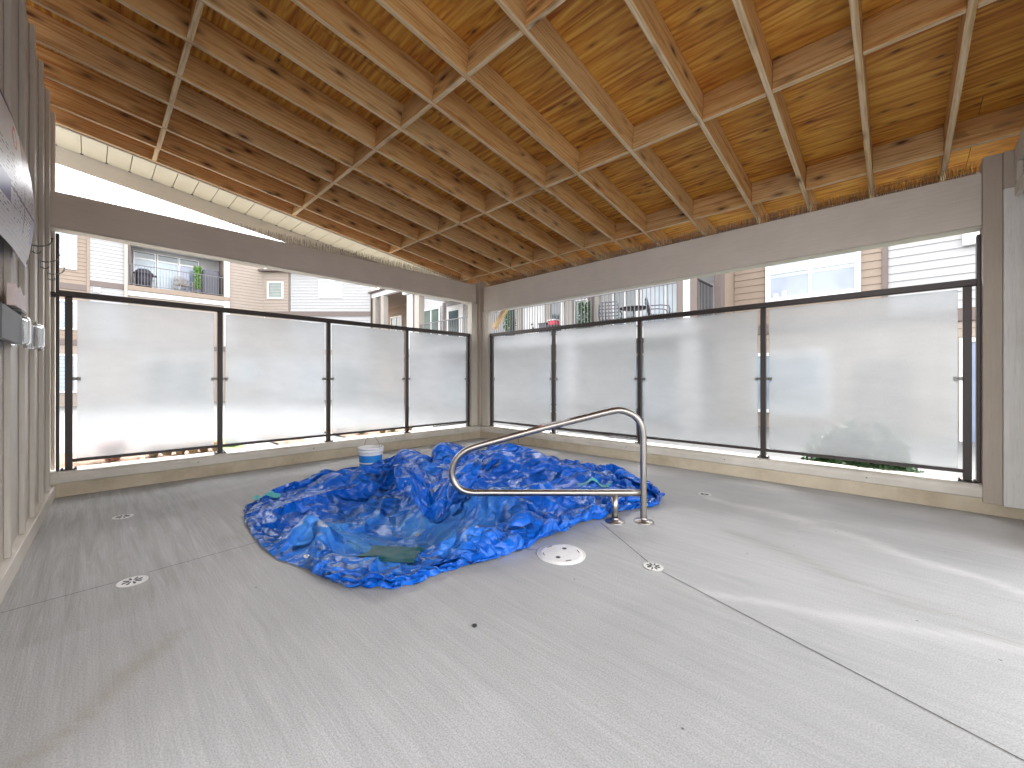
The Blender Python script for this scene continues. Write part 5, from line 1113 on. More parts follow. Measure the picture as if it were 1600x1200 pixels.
13,10,15,14,13,4,0,6,5,-3,3,12,13,17,12,13,11,4,16,16,14,16,16,14,18,17,19,11,7,18,16,11,8,8,19,20,17,16,17,18,17,18,17,15,14,15,19,17,16,19,20,20,19,16,10,18,19,17,17,13,15,16,15,15,15,16,15,14,11,11,10,8,7,7,6,6,7,11,10,6,4,4,1,1,-5,0,-7,-12,
13,11,14,8,10,2,14,5,-5,3,6,15,19,17,6,6,13,10,12,17,17,14,18,18,19,15,10,4,17,17,8,13,6,14,20,17,14,19,21,20,17,19,13,15,15,18,19,13,18,20,19,15,16,18,16,19,18,19,16,14,15,16,15,15,16,15,11,16,13,10,9,8,9,7,7,6,5,8,8,10,1,2,-4,-2,-6,-5,8,-16,
14,13,8,5,13,14,3,0,4,4,9,19,13,7,10,10,17,12,14,16,14,17,20,17,15,8,10,12,15,11,14,7,10,15,16,16,20,21,17,18,18,18,14,12,16,18,16,18,19,15,17,16,18,17,18,18,18,17,18,16,16,16,15,15,16,14,14,16,13,9,9,8,8,8,6,7,6,7,3,6,2,7,0,-1,-2,-13,-6,-10,
13,12,13,7,13,5,-2,-1,13,9,12,20,9,3,7,17,15,19,15,14,16,18,13,15,11,11,17,14,15,14,10,6,12,10,17,18,17,14,17,19,21,11,12,14,18,19,18,18,15,13,17,16,10,16,15,17,17,17,18,17,16,17,15,18,17,17,17,16,19,13,11,8,7,7,7,7,5,4,0,10,0,-2,7,2,-7,-14,-13,-3,
14,11,10,11,8,1,-1,8,16,13,14,12,8,6,12,18,19,15,15,13,14,16,13,15,11,17,14,14,12,14,5,14,10,13,16,16,16,15,18,18,11,10,12,17,22,17,15,14,13,17,12,5,10,13,16,17,17,17,20,15,15,17,17,18,16,16,16,17,17,18,15,15,14,11,10,8,2,5,3,7,0,-6,-3,5,-11,-8,-10,-8,
13,11,19,-2,2,7,6,16,16,10,12,8,9,10,18,19,14,15,12,15,16,14,15,6,19,10,11,6,15,18,13,12,16,14,11,18,12,17,16,5,12,11,17,27,11,16,12,16,18,5,5,16,14,2,12,13,17,18,18,19,16,14,18,17,15,16,17,16,17,16,17,15,16,11,16,15,8,1,0,4,6,2,-7,-6,-7,-11,-2,-10,
14,16,8,3,5,7,13,17,11,10,9,12,10,15,17,16,11,12,16,18,15,13,6,15,12,10,7,17,15,14,16,15,9,12,16,15,14,10,4,11,14,23,23,9,13,16,16,16,8,5,18,17,17,8,7,10,9,11,13,16,16,16,18,16,16,11,16,18,16,17,16,8,16,14,18,10,5,8,0,-2,7,9,7,-2,-7,-15,-11,0,
13,6,9,11,9,11,16,13,9,8,16,11,13,16,16,10,5,20,16,18,13,2,18,12,10,10,16,17,13,16,14,6,12,17,6,17,1,7,21,14,22,26,5,17,9,18,10,13,12,17,14,14,15,17,11,9,10,7,11,13,10,14,16,16,19,7,16,15,13,17,14,11,8,11,14,10,5,6,10,-6,3,6,5,14,6,-9,-17,-3,
14,4,11,16,8,17,12,9,13,14,12,13,11,16,14,7,13,16,13,12,10,14,10,12,16,11,14,13,15,13,14,9,14,13,12,7,13,16,16,15,17,12,17,13,9,12,14,18,11,14,14,15,14,16,17,9,14,7,9,9,10,11,11,17,18,9,10,14,10,13,15,7,16,12,6,9,-4,5,10,8,-3,11,-1,4,12,3,-1,-13,
13,13,12,12,13,12,13,12,12,13,12,13,12,12,13,12,13,12,12,13,12,13,12,13,12,12,13,13,14,13,14,13,14,14,13,14,13,14,13,14,13,14,13,13,13,13,13,13,13,13,13,13,13,11,12,11,12,11,12,11,12,11,12,11,11,12,11,12,9,9,8,8,8,9,8,8,8,9,8,8,3,3,2,3,2,3,2,3,
68,-3,-3,-3,-4,-3,-3,-3,-3,-3,-3,-4,-3,-1,-2,-1,-1,-1,-1,-2,-1,-1,-1,-1,-1,-2,-1,-1,-1,-1,-1,-1,-1,0,-1,-1,-1,-1,-1,-1,-1,0,0,1,0,0,1,0,0,1,0,0,1,0,1,3,3,3,3,3,3,3,3,3,3,3,3,2,2,1,1,2,1,1,2,1,2,1,2,5,5,6,6,5,6,6,5,6,
11,-10,-5,-4,4,-5,-3,0,-1,-3,-7,-4,-3,1,-6,-3,1,3,0,-2,-1,-1,1,1,0,-1,-2,-3,0,1,0,-3,-2,0,-1,-1,-1,0,0,-2,-1,1,-1,1,1,0,0,-2,1,1,1,-1,0,3,0,3,3,3,2,4,3,2,2,3,1,2,1,-2,4,-3,1,-2,1,8,-2,0,0,5,2,5,4,0,7,11,10,4,10,7,
12,-8,-9,-4,-3,-6,-7,-3,-2,0,-3,-1,5,-4,0,-3,-7,4,4,2,-1,0,1,0,1,0,-2,-3,-4,-3,7,0,-4,-1,0,-3,-1,1,-1,0,-1,1,-1,2,0,1,0,-3,1,1,-1,0,2,1,0,4,3,3,3,3,2,3,2,0,1,-2,0,3,1,-4,1,1,1,0,3,4,-1,2,6,3,1,1,3,9,15,5,10,8,
11,-7,-6,-5,-3,-7,-5,-3,-4,-3,-3,-4,-2,3,2,-1,-5,-3,-1,-1,0,0,0,-1,0,1,4,4,1,-3,-5,4,4,-1,-2,-2,1,-1,-1,1,-1,0,2,1,1,0,0,-3,0,1,-1,1,2,1,0,3,4,3,3,3,2,3,-1,-2,0,0,1,0,0,0,0,0,1,0,1,0,1,1,7,5,2,3,3,7,14,10,4,11,
12,-6,-8,0,-6,-7,-6,-5,-6,-4,-2,0,-1,1,1,-2,0,-1,-2,0,-1,0,-1,-2,0,-1,0,0,2,3,-1,-4,1,6,-2,-4,3,3,0,0,1,-1,3,1,2,1,-2,-4,0,1,1,2,2,-2,2,3,4,3,3,2,3,-2,-1,1,-4,-2,1,3,2,-2,1,0,-1,0,0,1,-1,3,3,5,3,9,4,4,8,11,7,12,
11,-6,-5,-3,-3,-6,-6,-5,-7,-4,-4,-1,-1,1,2,-1,-1,1,-2,0,0,-2,-2,-1,0,0,-1,-1,0,2,3,-2,-2,0,-1,-1,2,2,3,3,2,-2,1,4,1,0,-1,-3,1,0,4,2,-1,1,1,3,2,2,1,3,4,-3,-3,-7,1,2,3,3,0,0,0,0,-2,0,0,-1,2,2,0,-4,7,14,8,5,4,4,12,14,
11,-2,-6,-5,-2,-4,-6,-5,-8,-4,-4,-2,-1,1,0,1,-1,0,1,0,-1,-2,-2,-1,-2,0,2,-2,0,0,2,-1,-1,0,-1,1,1,3,2,0,1,1,-1,2,3,1,-1,0,2,0,5,0,1,0,0,-1,1,3,4,4,1,-6,-12,3,4,3,3,2,1,0,-1,0,-3,0,-1,2,-1,-3,-1,3,4,14,11,3,6,6,11,12,
12,-10,-3,-3,0,-1,-5,-6,-9,-4,-4,-2,-1,1,0,0,1,0,0,1,-2,-1,-2,-2,-1,-1,0,1,1,0,-1,0,0,1,0,1,1,0,1,1,1,2,1,2,1,0,0,1,1,2,3,0,0,0,-3,2,3,2,1,1,-1,-12,1,5,3,3,3,2,0,-1,0,0,-1,0,-1,1,-2,-5,-1,7,6,7,8,7,8,9,6,12,
11,-10,-4,-2,-3,1,-1,-6,-10,-3,-5,-1,-1,0,1,1,0,-1,1,0,1,-3,-2,-2,-1,-1,0,-1,0,4,0,0,1,0,1,1,0,1,0,-1,0,1,1,2,2,2,3,1,3,0,0,0,0,-3,-3,0,2,2,3,1,-10,-5,6,3,6,3,3,2,-2,1,-1,0,0,1,-1,-1,-5,-2,2,4,2,9,7,2,13,10,4,14,
12,-10,-3,-2,-3,-3,1,-4,-9,-3,-5,-2,-1,1,0,1,0,0,-1,2,0,0,-2,-2,-2,-1,0,-1,-1,0,1,2,2,1,2,1,1,1,0,-1,0,0,2,2,2,3,2,1,1,4,-1,-1,-1,-2,-3,0,-1,2,1,-4,-10,2,4,6,6,3,4,1,-1,0,0,0,0,0,-1,-4,-2,-2,-3,2,4,8,9,5,9,13,7,11,
11,-10,-3,0,-4,-4,0,-2,-5,-6,-4,-2,-1,1,0,1,0,0,0,-1,2,-1,0,0,-3,-1,-1,-1,-1,0,0,0,1,2,3,3,2,0,-1,-1,1,1,3,2,2,3,2,1,-2,3,2,-1,-2,-4,-3,-1,1,-2,0,-4,-7,3,6,6,5,5,4,1,-1,0,1,-1,0,0,-4,-2,-1,-5,0,0,3,7,10,8,6,13,9,9,
13,-11,-5,0,1,-5,-1,-1,-5,-3,-6,-2,-1,1,1,1,1,0,0,-1,-2,2,-1,-1,0,0,-2,-1,-1,0,0,0,1,2,2,1,1,1,1,1,0,2,2,3,2,3,2,-1,-2,1,2,2,-2,-3,-4,-2,-2,-2,-1,-3,-2,3,4,6,5,5,4,1,0,0,0,0,-2,0,-6,-5,-3,1,-1,0,4,8,11,4,7,13,10,8,
15,-10,-5,-5,-4,0,2,-1,-4,-4,-3,-3,-2,2,3,0,1,1,0,-1,-2,-1,2,-1,-2,0,1,-2,-1,0,0,0,1,2,2,1,1,2,0,1,1,1,3,3,2,3,1,-5,0,1,0,4,0,-3,-4,-2,-4,-2,-3,-1,-1,5,5,3,5,4,2,3,0,0,0,0,-1,-6,-4,-2,-3,0,-2,2,3,10,8,5,8,14,7,7,
15,-10,-5,-4,-8,1,1,1,-2,-2,-3,-3,-2,0,2,3,0,1,-2,0,0,-1,0,0,0,-1,0,-1,-1,0,0,1,1,1,2,2,2,1,1,1,0,1,3,3,2,2,-4,-3,2,0,-1,3,4,-3,-4,-3,-3,-3,-3,-2,-1,4,4,7,3,-1,6,4,-1,0,0,1,-4,-5,-3,-3,0,0,-2,0,5,9,7,6,6,12,8,7,
14,-6,-7,-5,-8,-1,2,0,-1,0,-2,-2,-3,0,1,3,2,0,-1,0,-1,-1,0,0,0,0,1,-1,-1,0,1,1,1,1,2,2,1,2,1,-1,0,2,3,2,3,-2,-6,-1,4,0,-3,2,5,-1,-5,-3,-3,-3,-2,-3,-1,3,5,3,0,5,5,0,1,1,0,2,-1,-3,-7,-1,-1,-1,-4,3,5,7,7,5,8,8,8,9,
15,-7,-3,-8,-9,0,1,0,-1,0,1,-3,-1,0,0,2,2,1,0,0,0,-1,0,0,0,-1,1,0,0,0,1,1,1,1,1,2,1,1,0,1,0,2,3,2,1,-7,-5,2,4,1,-4,1,4,1,-3,-5,-2,-3,-2,-3,-1,3,3,-2,5,5,3,-1,4,1,1,1,1,-7,-2,-1,-2,-5,-2,5,5,4,6,7,8,6,6,11,
15,-6,-3,-5,-11,-2,0,1,0,0,0,0,-2,1,0,1,3,1,1,0,0,-1,-1,0,0,0,0,0,1,0,1,2,1,1,1,0,1,0,1,1,1,2,2,2,-5,-8,0,3,5,-1,-4,-1,3,3,-2,-4,-3,-3,-2,-2,-1,1,1,2,5,4,-1,3,3,1,2,-1,-2,-2,-3,2,-3,-6,1,4,2,4,4,8,8,4,10,8,
14,-6,-2,-1,-11,-5,1,1,0,-1,1,-1,-2,0,2,1,2,1,2,1,0,0,-1,0,-1,0,1,0,1,0,1,2,1,1,0,1,0,1,1,1,1,1,2,-2,-9,-2,2,2,5,-2,-6,-1,2,4,-1,-2,-3,-3,-2,-2,-1,0,1,3,3,2,3,3,1,1,1,-1,-2,-4,-1,0,-1,-4,0,4,4,3,7,6,3,6,11,5,
15,-3,-5,0,-8,-6,-1,1,1,-1,0,0,-2,0,1,2,2,1,1,1,2,0,0,-1,0,0,0,1,1,0,2,1,1,0,1,0,1,1,0,1,1,1,1,-10,-5,2,3,1,5,-4,-5,-1,1,3,-1,0,-3,-2,-2,-2,-1,0,1,1,3,5,4,-3,-3,-1,-1,1,-1,1,2,-1,-5,2,-1,5,2,3,9,4,2,8,5,8,
14,0,-5,-1,-6,-7,0,0,0,1,-1,0,0,-1,1,1,2,1,1,1,1,1,1,0,0,0,1,0,1,1,1,1,1,0,1,0,1,0,1,1,0,1,-6,-10,0,3,3,0,4,-4,-3,-2,1,2,-1,1,-2,-2,-2,-1,-1,-1,1,2,4,4,0,-2,1,-3,-2,0,-4,5,0,-5,1,2,0,4,-1,6,8,0,4,8,1,12,
15,-1,-1,-6,-4,-4,-1,0,0,1,-1,0,-1,1,1,2,1,1,1,1,1,0,0,1,2,1,1,1,1,1,0,1,0,1,0,1,0,0,1,0,-1,-2,-10,-3,1,3,2,-1,4,-4,-1,-2,0,0,0,1,-2,0,-2,-2,-1,0,1,3,1,0,0,5,2,-1,0,-3,-6,3,3,-5,-4,0,2,2,2,5,3,1,5,6,5,10,
17,0,-4,-3,-3,-3,-2,0,0,0,0,-1,0,1,1,2,1,1,1,1,1,1,0,2,2,1,2,1,1,0,0,1,0,0,0,0,0,0,1,-2,-2,-9,-1,-3,2,2,0,0,4,-4,0,-2,0,-1,1,-1,0,0,-2,-1,-1,-1,1,2,1,1,0,6,1,1,0,-3,-3,-2,2,-2,-6,-2,-2,4,4,0,4,3,5,4,5,11,
16,0,-2,-2,-2,-3,-1,-1,-1,0,-1,0,-1,3,1,1,2,1,1,1,1,2,1,1,1,2,2,0,1,1,0,0,0,-1,0,0,0,1,-2,-3,-6,-1,-3,-2,1,1,0,0,3,-1,0,-2,0,-1,1,-1,0,0,-1,-1,0,-1,0,1,1,1,1,0,2,-2,-1,-1,1,0,-2,-3,-8,-3,5,3,2,4,2,4,2,2,6,10,
17,-1,-1,0,-2,-2,-2,-2,-1,1,0,-1,0,1,2,2,1,1,2,1,1,2,1,2,1,2,1,1,1,0,1,0,-3,0,1,-1,1,-2,-2,-4,-2,-3,-5,0,1,0,1,0,2,0,1,-1,0,-2,0,0,1,-1,0,0,-2,-1,1,0,0,2,1,-1,-2,-1,1,0,-1,1,-6,-5,-6,2,3,4,-1,8,6,-1,0,3,8,4,
17,-2,1,0,-3,0,-2,-2,-2,1,1,1,0,0,1,2,1,2,1,2,1,2,1,2,2,1,2,1,1,0,0,-3,-1,2,0,-1,0,-3,-3,0,-4,-6,-3,1,0,1,0,1,1,1,1,1,1,-3,-2,1,0,0,0,-1,-1,0,-1,0,1,0,1,0,-1,-2,-1,-1,-1,-1,-3,-6,-4,-2,6,1,3,6,5,-2,4,3,2,5,
16,0,0,1,-4,0,-1,-1,-5,2,3,1,-2,2,2,1,2,1,1,2,2,2,2,2,1,2,1,1,1,1,-3,-4,2,2,-1,0,-1,-4,-3,0,-6,-6,0,0,1,1,1,1,1,1,2,1,2,-3,-2,0,-1,0,0,-1,0,-1,0,-1,1,0,0,0,0,-2,-3,-1,-2,-1,-3,-6,-3,-3,1,0,1,4,7,4,5,3,0,4,
17,0,1,0,-2,-1,-3,0,-4,1,2,0,1,3,2,2,1,1,2,2,2,3,2,1,2,2,1,1,1,-1,-7,0,3,0,0,-3,-2,-2,-1,-2,-8,-2,0,1,1,1,1,1,1,2,2,2,2,-2,-3,-1,0,-1,0,-1,0,-1,-1,0,0,0,0,0,-1,-2,-1,-2,-3,-2,-4,-4,-4,-3,-2,2,1,2,7,4,2,5,3,0,
16,0,4,-2,-1,-3,-3,-1,-2,1,1,1,3,3,3,1,1,1,2,3,2,3,2,2,1,2,2,1,-1,-10,1,3,2,1,-6,0,0,-1,-3,-9,-3,0,1,1,1,1,1,1,2,3,2,2,2,-3,-2,-1,0,-1,-1,0,-2,-1,-1,0,1,0,0,-2,-1,-2,-2,-3,-1,-3,-4,-3,-4,-4,-1,2,-2,2,1,0,3,13,-2,3,
17,2,3,-3,-2,-3,-2,-2,-1,1,1,3,2,3,0,2,4,2,2,3,2,2,3,2,2,1,2,-1,-9,0,3,2,0,-5,0,0,0,-4,-7,-3,-1,0,1,1,1,2,1,2,2,3,2,2,2,-3,-2,-1,0,-1,-1,-1,-1,-2,-2,-1,1,1,1,-2,-2,-3,-2,-4,-7,-1,-1,-2,-3,-4,-2,0,0,-1,-2,0,2,7,8,1,
16,6,-1,-2,-1,-3,-2,-1,-1,0,1,2,2,3,3,3,3,1,3,2,2,3,3,2,2,2,-1,-12,2,3,3,3,-6,-3,1,1,-6,-6,-1,-1,-1,0,1,2,1,2,2,2,3,2,2,2,1,-2,-2,-1,-1,0,-1,-1,-2,-2,-2,-1,-2,0,-1,-4,-4,-4,-3,-2,0,0,-2,-2,-2,-4,-3,1,-2,-3,-2,2,0,1,14,-1,
16,7,-1,-1,-2,-1,-2,-2,-1,1,0,2,2,3,4,3,2,3,1,3,4,2,3,2,2,-2,-9,0,3,4,1,-3,-3,0,-1,-5,-3,-1,-1,-1,-1,1,1,2,2,2,2,2,3,2,2,2,2,-3,-2,-1,-1,-1,-1,-1,-1,-2,-2,-1,-2,-2,-2,-3,-3,-5,-5,-2,2,-2,-3,-1,-5,-2,-3,-1,1,-4,-5,0,1,5,6,3,
16,9,-1,-1,-2,-1,-2,-1,-1,0,0,2,3,2,3,5,1,3,3,4,3,3,2,1,-1,-12,2,3,4,3,-5,-2,1,-2,-4,-1,-1,-1,-1,-1,0,1,1,2,1,2,2,3,3,3,2,2,2,-2,-3,-1,-1,-1,-1,-1,-2,-1,-2,-1,-1,-1,-1,-8,-5,-3,-5,-5,-1,2,-2,-8,-1,-4,-1,-1,-1,-8,-3,1,2,5,6,3,
17,7,2,-2,-2,-1,-1,-1,0,0,1,1,-2,5,4,3,4,3,4,3,4,2,2,-2,-9,-1,2,5,2,-4,-1,0,-1,-2,0,-1,-1,-1,-1,-1,0,0,0,2,3,3,3,3,2,3,3,2,2,-2,-3,-1,-1,-1,-2,-1,-1,-2,-2,-2,2,0,-3,-8,-7,-5,-4,-5,-4,-2,0,-4,-3,-5,-4,-2,-1,-6,0,-1,5,7,-1,4,
16,8,3,-2,-1,-2,-1,1,-1,-1,-3,1,2,5,4,4,4,3,4,4,3,2,-1,-11,-1,2,5,4,-5,1,-1,0,0,-1,-1,0,-2,-1,-2,0,-2,-2,4,4,3,3,2,2,2,4,4,3,2,-2,-3,-1,-1,-1,-1,-2,-2,-2,-2,-3,-2,6,-2,-6,-9,-6,-5,-5,-4,-4,-6,-4,-5,-7,-4,4,-5,-1,-7,5,8,6,-2,1,
16,9,3,-1,-2,-3,1,-2,-1,-2,-1,2,4,5,4,4,3,4,4,2,5,-1,-10,-5,4,5,3,-2,1,0,1,0,-1,-1,-1,-3,-2,0,-1,-4,-1,3,4,3,2,0,1,4,6,6,4,3,2,-3,-3,-1,-2,-1,0,-1,-2,-3,-2,-3,-3,1,-1,-4,-6,-7,-5,-7,-2,-5,-7,-8,-3,-6,-5,3,-3,-4,-4,-3,11,11,-1,-4,
15,9,5,-2,-4,0,-1,-1,-2,-1,0,3,5,5,4,4,3,4,2,5,1,-12,-4,4,5,4,-1,2,0,1,0,0,-2,-2,-4,-2,0,-2,-5,1,3,2,2,0,1,1,6,7,6,5,3,3,2,-3,-3,-2,-2,-3,1,0,1,-3,-4,-3,-2,-3,-2,-3,-4,-6,-7,-5,-5,-6,-6,-5,-3,-8,-8,3,-5,0,-5,-7,3,11,5,-1,
16,6,7,-3,-1,-1,0,-2,-1,0,2,3,5,5,3,4,2,1,6,1,-10,-6,5,5,4,1,3,1,1,-1,-2,-3,-1,-4,-3,1,-4,-4,2,2,0,0,0,1,5,7,7,7,4,3,3,2,1,-3,-3,-2,-3,-4,2,-3,4,0,-3,-3,-2,-4,-3,-2,-4,-5,-7,-8,-4,-6,-6,-7,-9,-8,-4,1,0,-1,-4,-8,3,3,3,6,
15,8,1,2,-1,-1,0,0,-1,1,4,3,4,4,4,1,0,6,2,-11,-5,4,6,4,3,3,2,2,-2,-4,-4,-1,-4,-2,0,-5,-3,3,1,-2,-3,1,4,7,7,7,7,4,4,2,2,1,0,-4,-5,-1,-3,-2,0,-3,4,4,-2,0,-4,-3,-1,-6,-9,-4,-3,-8,-8,-5,-7,-8,-7,-9,-3,0,1,1,-5,-8,1,2,-3,12,
15,7,5,0,-2,0,0,0,2,2,4,2,4,4,1,-2,6,3,-10,-6,5,5,5,3,3,5,1,-3,-5,-5,-1,-3,-3,0,-4,-2,2,-2,-3,-1,2,5,7,7,8,6,5,3,3,2,1,0,0,-4,-5,-4,-1,-3,-2,0,6,5,1,-2,-2,-3,-4,-5,-8,-7,-4,-5,-8,-8,-6,-8,-7,-6,-2,-2,-3,-1,-6,-5,1,2,-5,12,
15,9,4,-1,-2,-2,-2,5,3,3,4,4,4,0,-3,5,3,-10,-5,6,5,4,3,4,5,0,-3,-5,-6,0,-3,-2,-2,-4,1,0,-5,-2,1,5,5,6,7,4,-2,0,4,9,4,4,1,-1,0,-1,-5,-4,-4,-1,-4,3,4,5,4,-2,1,-2,-3,-6,-9,-7,-5,-3,-6,-8,-7,-8,-6,-4,-4,-4,-6,1,-7,-5,4,2,-8,8,
16,8,3,-2,-1,-1,0,4,2,5,5,5,0,-5,5,4,-9,-5,5,6,3,2,4,4,0,-3,-4,-6,-1,-1,-2,-2,-4,1,-2,-5,0,4,5,5,5,4,0,1,3,4,3,1,3,4,-2,-1,-1,-2,0,-1,-2,-3,-2,2,2,3,5,-2,-4,-6,-1,-1,-1,-4,-3,-4,-3,-6,-10,-8,-5,-5,-6,-6,-4,-3,-6,-6,-1,12,-10,2,
15,4,2,1,1,1,0,3,4,6,6,1,-6,3,4,-8,-2,4,3,3,2,4,3,-1,-3,-3,-3,-3,-2,-1,-2,-5,0,-2,-3,3,5,6,5,3,1,3,4,4,4,4,0,1,-1,0,0,2,1,-6,-7,-1,0,-2,-2,0,1,6,-1,-6,0,1,0,1,3,1,-5,-3,-4,-7,-8,-9,-7,-6,-6,-8,-4,-2,-7,-6,-3,10,-8,-1,
15,5,2,2,1,0,1,3,6,6,2,-5,1,4,-6,-2,3,3,1,2,4,3,-2,-4,-3,-1,-2,-2,-2,-1,-4,-2,-2,-1,5,6,6,5,3,2,4,5,5,4,1,1,2,-1,0,0,-2,-3,-2,-5,-5,-3,-1,-2,0,-1,2,0,-4,1,4,4,5,4,1,-2,-3,-6,-6,-5,-8,-8,-7,-6,-4,-3,-11,-5,-5,-6,-3,1,-6,0,
17,4,4,1,-1,2,0,5,7,3,-2,-4,5,-3,-3,2,1,2,2,2,2,-4,-2,-1,0,-1,0,-3,-3,-2,-3,-3,2,5,6,7,5,4,4,4,5,4,5,0,-3,2,2,-1,2,2,-1,-2,-4,-3,-8,-3,-2,-3,-6,-1,0,-1,2,5,5,4,2,0,1,1,-2,-4,-6,-6,-8,-8,-7,-4,-8,-3,-6,-5,-6,-6,-7,-8,1,-1,
16,5,5,0,0,3,0,4,7,-1,-5,2,0,-2,0,-1,2,1,2,3,-4,0,0,1,1,0,-2,-4,-4,-4,-3,2,6,6,7,7,5,4,3,5,3,2,-1,3,3,3,1,0,1,-2,-1,0,0,-6,-5,-5,-5,-4,-2,-4,0,3,1,1,4,3,5,-4,-3,-4,-3,-2,-3,-2,-5,-6,-8,-11,-4,-4,-4,-6,-1,-7,-10,-15,-1,6,
16,3,9,-1,1,3,1,4,3,-3,-2,1,-2,-2,2,0,1,1,1,0,1,2,1,1,-1,-2,-2,-4,-3,-1,0,2,3,7,8,7,4,4,4,1,1,2,6,3,-1,3,1,2,-1,0,1,2,1,-7,-6,-4,-5,-4,-2,-3,0,0,1,-1,4,0,4,1,-4,-7,-6,-5,-4,-5,-3,-6,-2,-5,-8,-3,-8,-9,-1,-3,-10,-9,-9,6,
17,2,1,8,2,2,2,4,1,-3,-2,-1,-1,1,2,0,1,1,1,2,2,1,0,-1,-1,-1,0,-4,-3,1,1,2,2,2,8,6,6,5,4,2,2,4,1,-3,0,6,-2,-1,3,8,6,0,-1,-6,-7,-4,-5,-3,-2,-4,-2,3,0,-1,-1,-2,-2,1,-3,-8,-6,-7,-3,-2,-7,-10,-6,0,-1,-7,-9,-5,-2,-2,-5,0,-17,2,
16,1,3,6,5,1,2,4,-2,0,-1,0,0,1,1,1,1,2,1,2,1,0,1,0,-1,-2,-4,-3,-1,3,1,2,4,2,3,4,8,4,5,2,2,0,0,3,2,1,2,2,5,9,2,1,0,-7,-6,-4,-3,-3,-3,-7,-3,1,2,-1,-1,-1,-3,-4,-4,-7,-6,-1,-5,-8,-4,-6,-10,-5,1,-2,-9,-5,-8,-10,0,-2,-1,-9,
16,2,4,6,5,1,2,2,0,1,0,0,0,1,1,1,2,2,1,2,1,1,0,-3,-8,-3,1,1,2,1,4,1,4,3,3,3,4,4,1,3,1,2,1,3,6,-1,3,5,7,5,4,3,1,-6,-6,-4,-2,-5,-3,-6,-5,0,3,-4,-2,0,-3,-2,-5,-7,-9,-1,-9,-9,-8,-3,-15,0,-3,-4,-4,-5,-6,-11,2,-5,0,-10,
17,0,8,3,7,1,2,2,2,1,0,0,0,1,2,1,2,2,1,1,0,-1,-6,-8,-1,3,3,2,2,2,3,2,3,4,3,4,3,2,2,2,3,3,1,2,2,5,6,5,5,5,4,2,4,-6,-8,-4,-5,-1,-1,-2,-3,-2,-2,-4,-7,-3,-3,-4,-3,-4,-8,-9,-9,-8,-8,-7,-11,-8,-1,-10,-6,-1,-4,-8,1,0,-4,-9,
16,4,4,5,4,4,2,3,2,1,0,1,1,1,2,1,2,1,1,-1,-3,-5,-2,-1,2,2,2,2,2,1,2,3,4,5,2,4,4,2,1,-1,1,6,3,3,5,7,7,3,2,5,4,3,4,-6,-7,-7,-2,-1,-2,-1,-1,1,-2,-6,-8,-9,-6,-4,-4,-2,-7,-11,-13,-5,-8,-8,-11,-10,-11,3,-15,-7,3,-2,-9,-7,4,-4,
16,1,6,9,4,3,3,3,3,1,1,0,1,0,1,3,2,0,-3,-3,-2,1,-1,1,2,1,3,3,1,0,2,4,4,4,4,3,4,2,1,0,0,4,5,6,7,6,2,3,3,7,5,4,3,-9,-9,-3,-1,-1,-1,0,2,-2,-4,-7,-7,-9,-7,-5,-8,-5,-11,-8,-9,-8,-7,-11,-8,-8,-10,-4,-10,-13,-6,4,-7,-3,-2,-1,
16,12,5,3,2,3,4,3,3,1,0,1,0,0,2,3,1,-2,-2,-1,0,-4,4,2,1,2,4,3,1,1,3,3,4,4,2,4,3,2,2,2,1,3,5,7,7,5,3,2,5,7,4,4,-3,-5,-5,-5,-3,-1,-2,2,0,-2,-4,-6,-7,-8,-8,-6,-7,-10,-10,-8,-8,-7,-9,-10,-10,-8,-9,-9,-5,-12,-10,-5,-6,-5,-2,6,
16,17,1,3,2,5,4,3,2,1,-1,1,-2,2,4,2,-1,0,-1,-6,-6,6,7,2,3,3,4,2,3,0,3,3,4,1,3,6,1,2,1,4,2,2,8,8,6,5,5,4,5,4,1,0,3,-4,-7,-5,-3,-1,-3,-1,-1,-3,-8,-6,-5,-4,-9,-4,-9,-7,-8,-9,-9,-9,-9,-9,-8,-12,-10,-9,-8,-7,-12,-8,-9,-8,-4,11,
16,20,0,3,5,6,3,2,1,-2,1,-4,2,4,2,2,1,-2,-7,-8,4,6,7,4,2,5,7,3,-1,4,2,2,2,2,4,7,-2,4,1,4,2,6,8,7,6,4,6,5,4,3,3,0,4,-7,-6,-5,-5,0,-5,-2,-3,-3,-6,-10,-6,-6,-7,-9,-4,-8,-4,-8,-9,-9,-9,-10,-8,-11,-11,-7,-11,-9,-12,-9,-6,-9,-11,12,
16,17,2,8,6,-1,2,1,1,3,-3,1,3,4,4,-1,-5,-8,-6,5,7,6,4,2,5,8,7,4,2,0,3,2,2,2,5,4,0,3,3,3,6,6,6,6,6,6,6,4,3,2,1,5,2,-6,-6,-5,-5,-3,-6,-2,-5,-5,-6,-6,-5,-8,-9,-10,-9,-6,-4,-3,-9,-8,-10,-11,-8,-11,-14,-5,-12,-12,-11,-11,-1,-4,-19,9,
16,18,4,8,4,-4,3,4,0,0,2,2,3,3,-1,-5,-10,-4,5,7,6,4,6,3,7,9,8,3,1,1,2,3,3,1,3,4,3,3,4,4,5,6,4,8,7,5,6,1,3,2,5,4,1,-6,-5,-6,-5,-5,-5,-6,-6,-6,-7,-6,-2,-6,-8,-10,-10,-11,-6,-5,-1,-9,-10,-10,-9,-15,-13,-4,-10,-12,-12,-12,-10,-1,-10,0,
16,17,2,5,3,4,3,4,2,2,1,2,1,1,-6,-9,-3,4,7,7,4,4,5,8,8,9,6,3,0,2,3,4,4,1,1,4,1,5,3,4,5,6,5,9,7,3,1,5,4,5,4,4,2,-7,-7,-6,-6,-6,-3,-7,-7,-6,-6,-7,-6,-4,-7,-10,-10,-11,-8,-7,-5,-2,-10,-11,-11,-15,-15,-4,-8,-10,-11,-9,-11,-7,-12,-2,
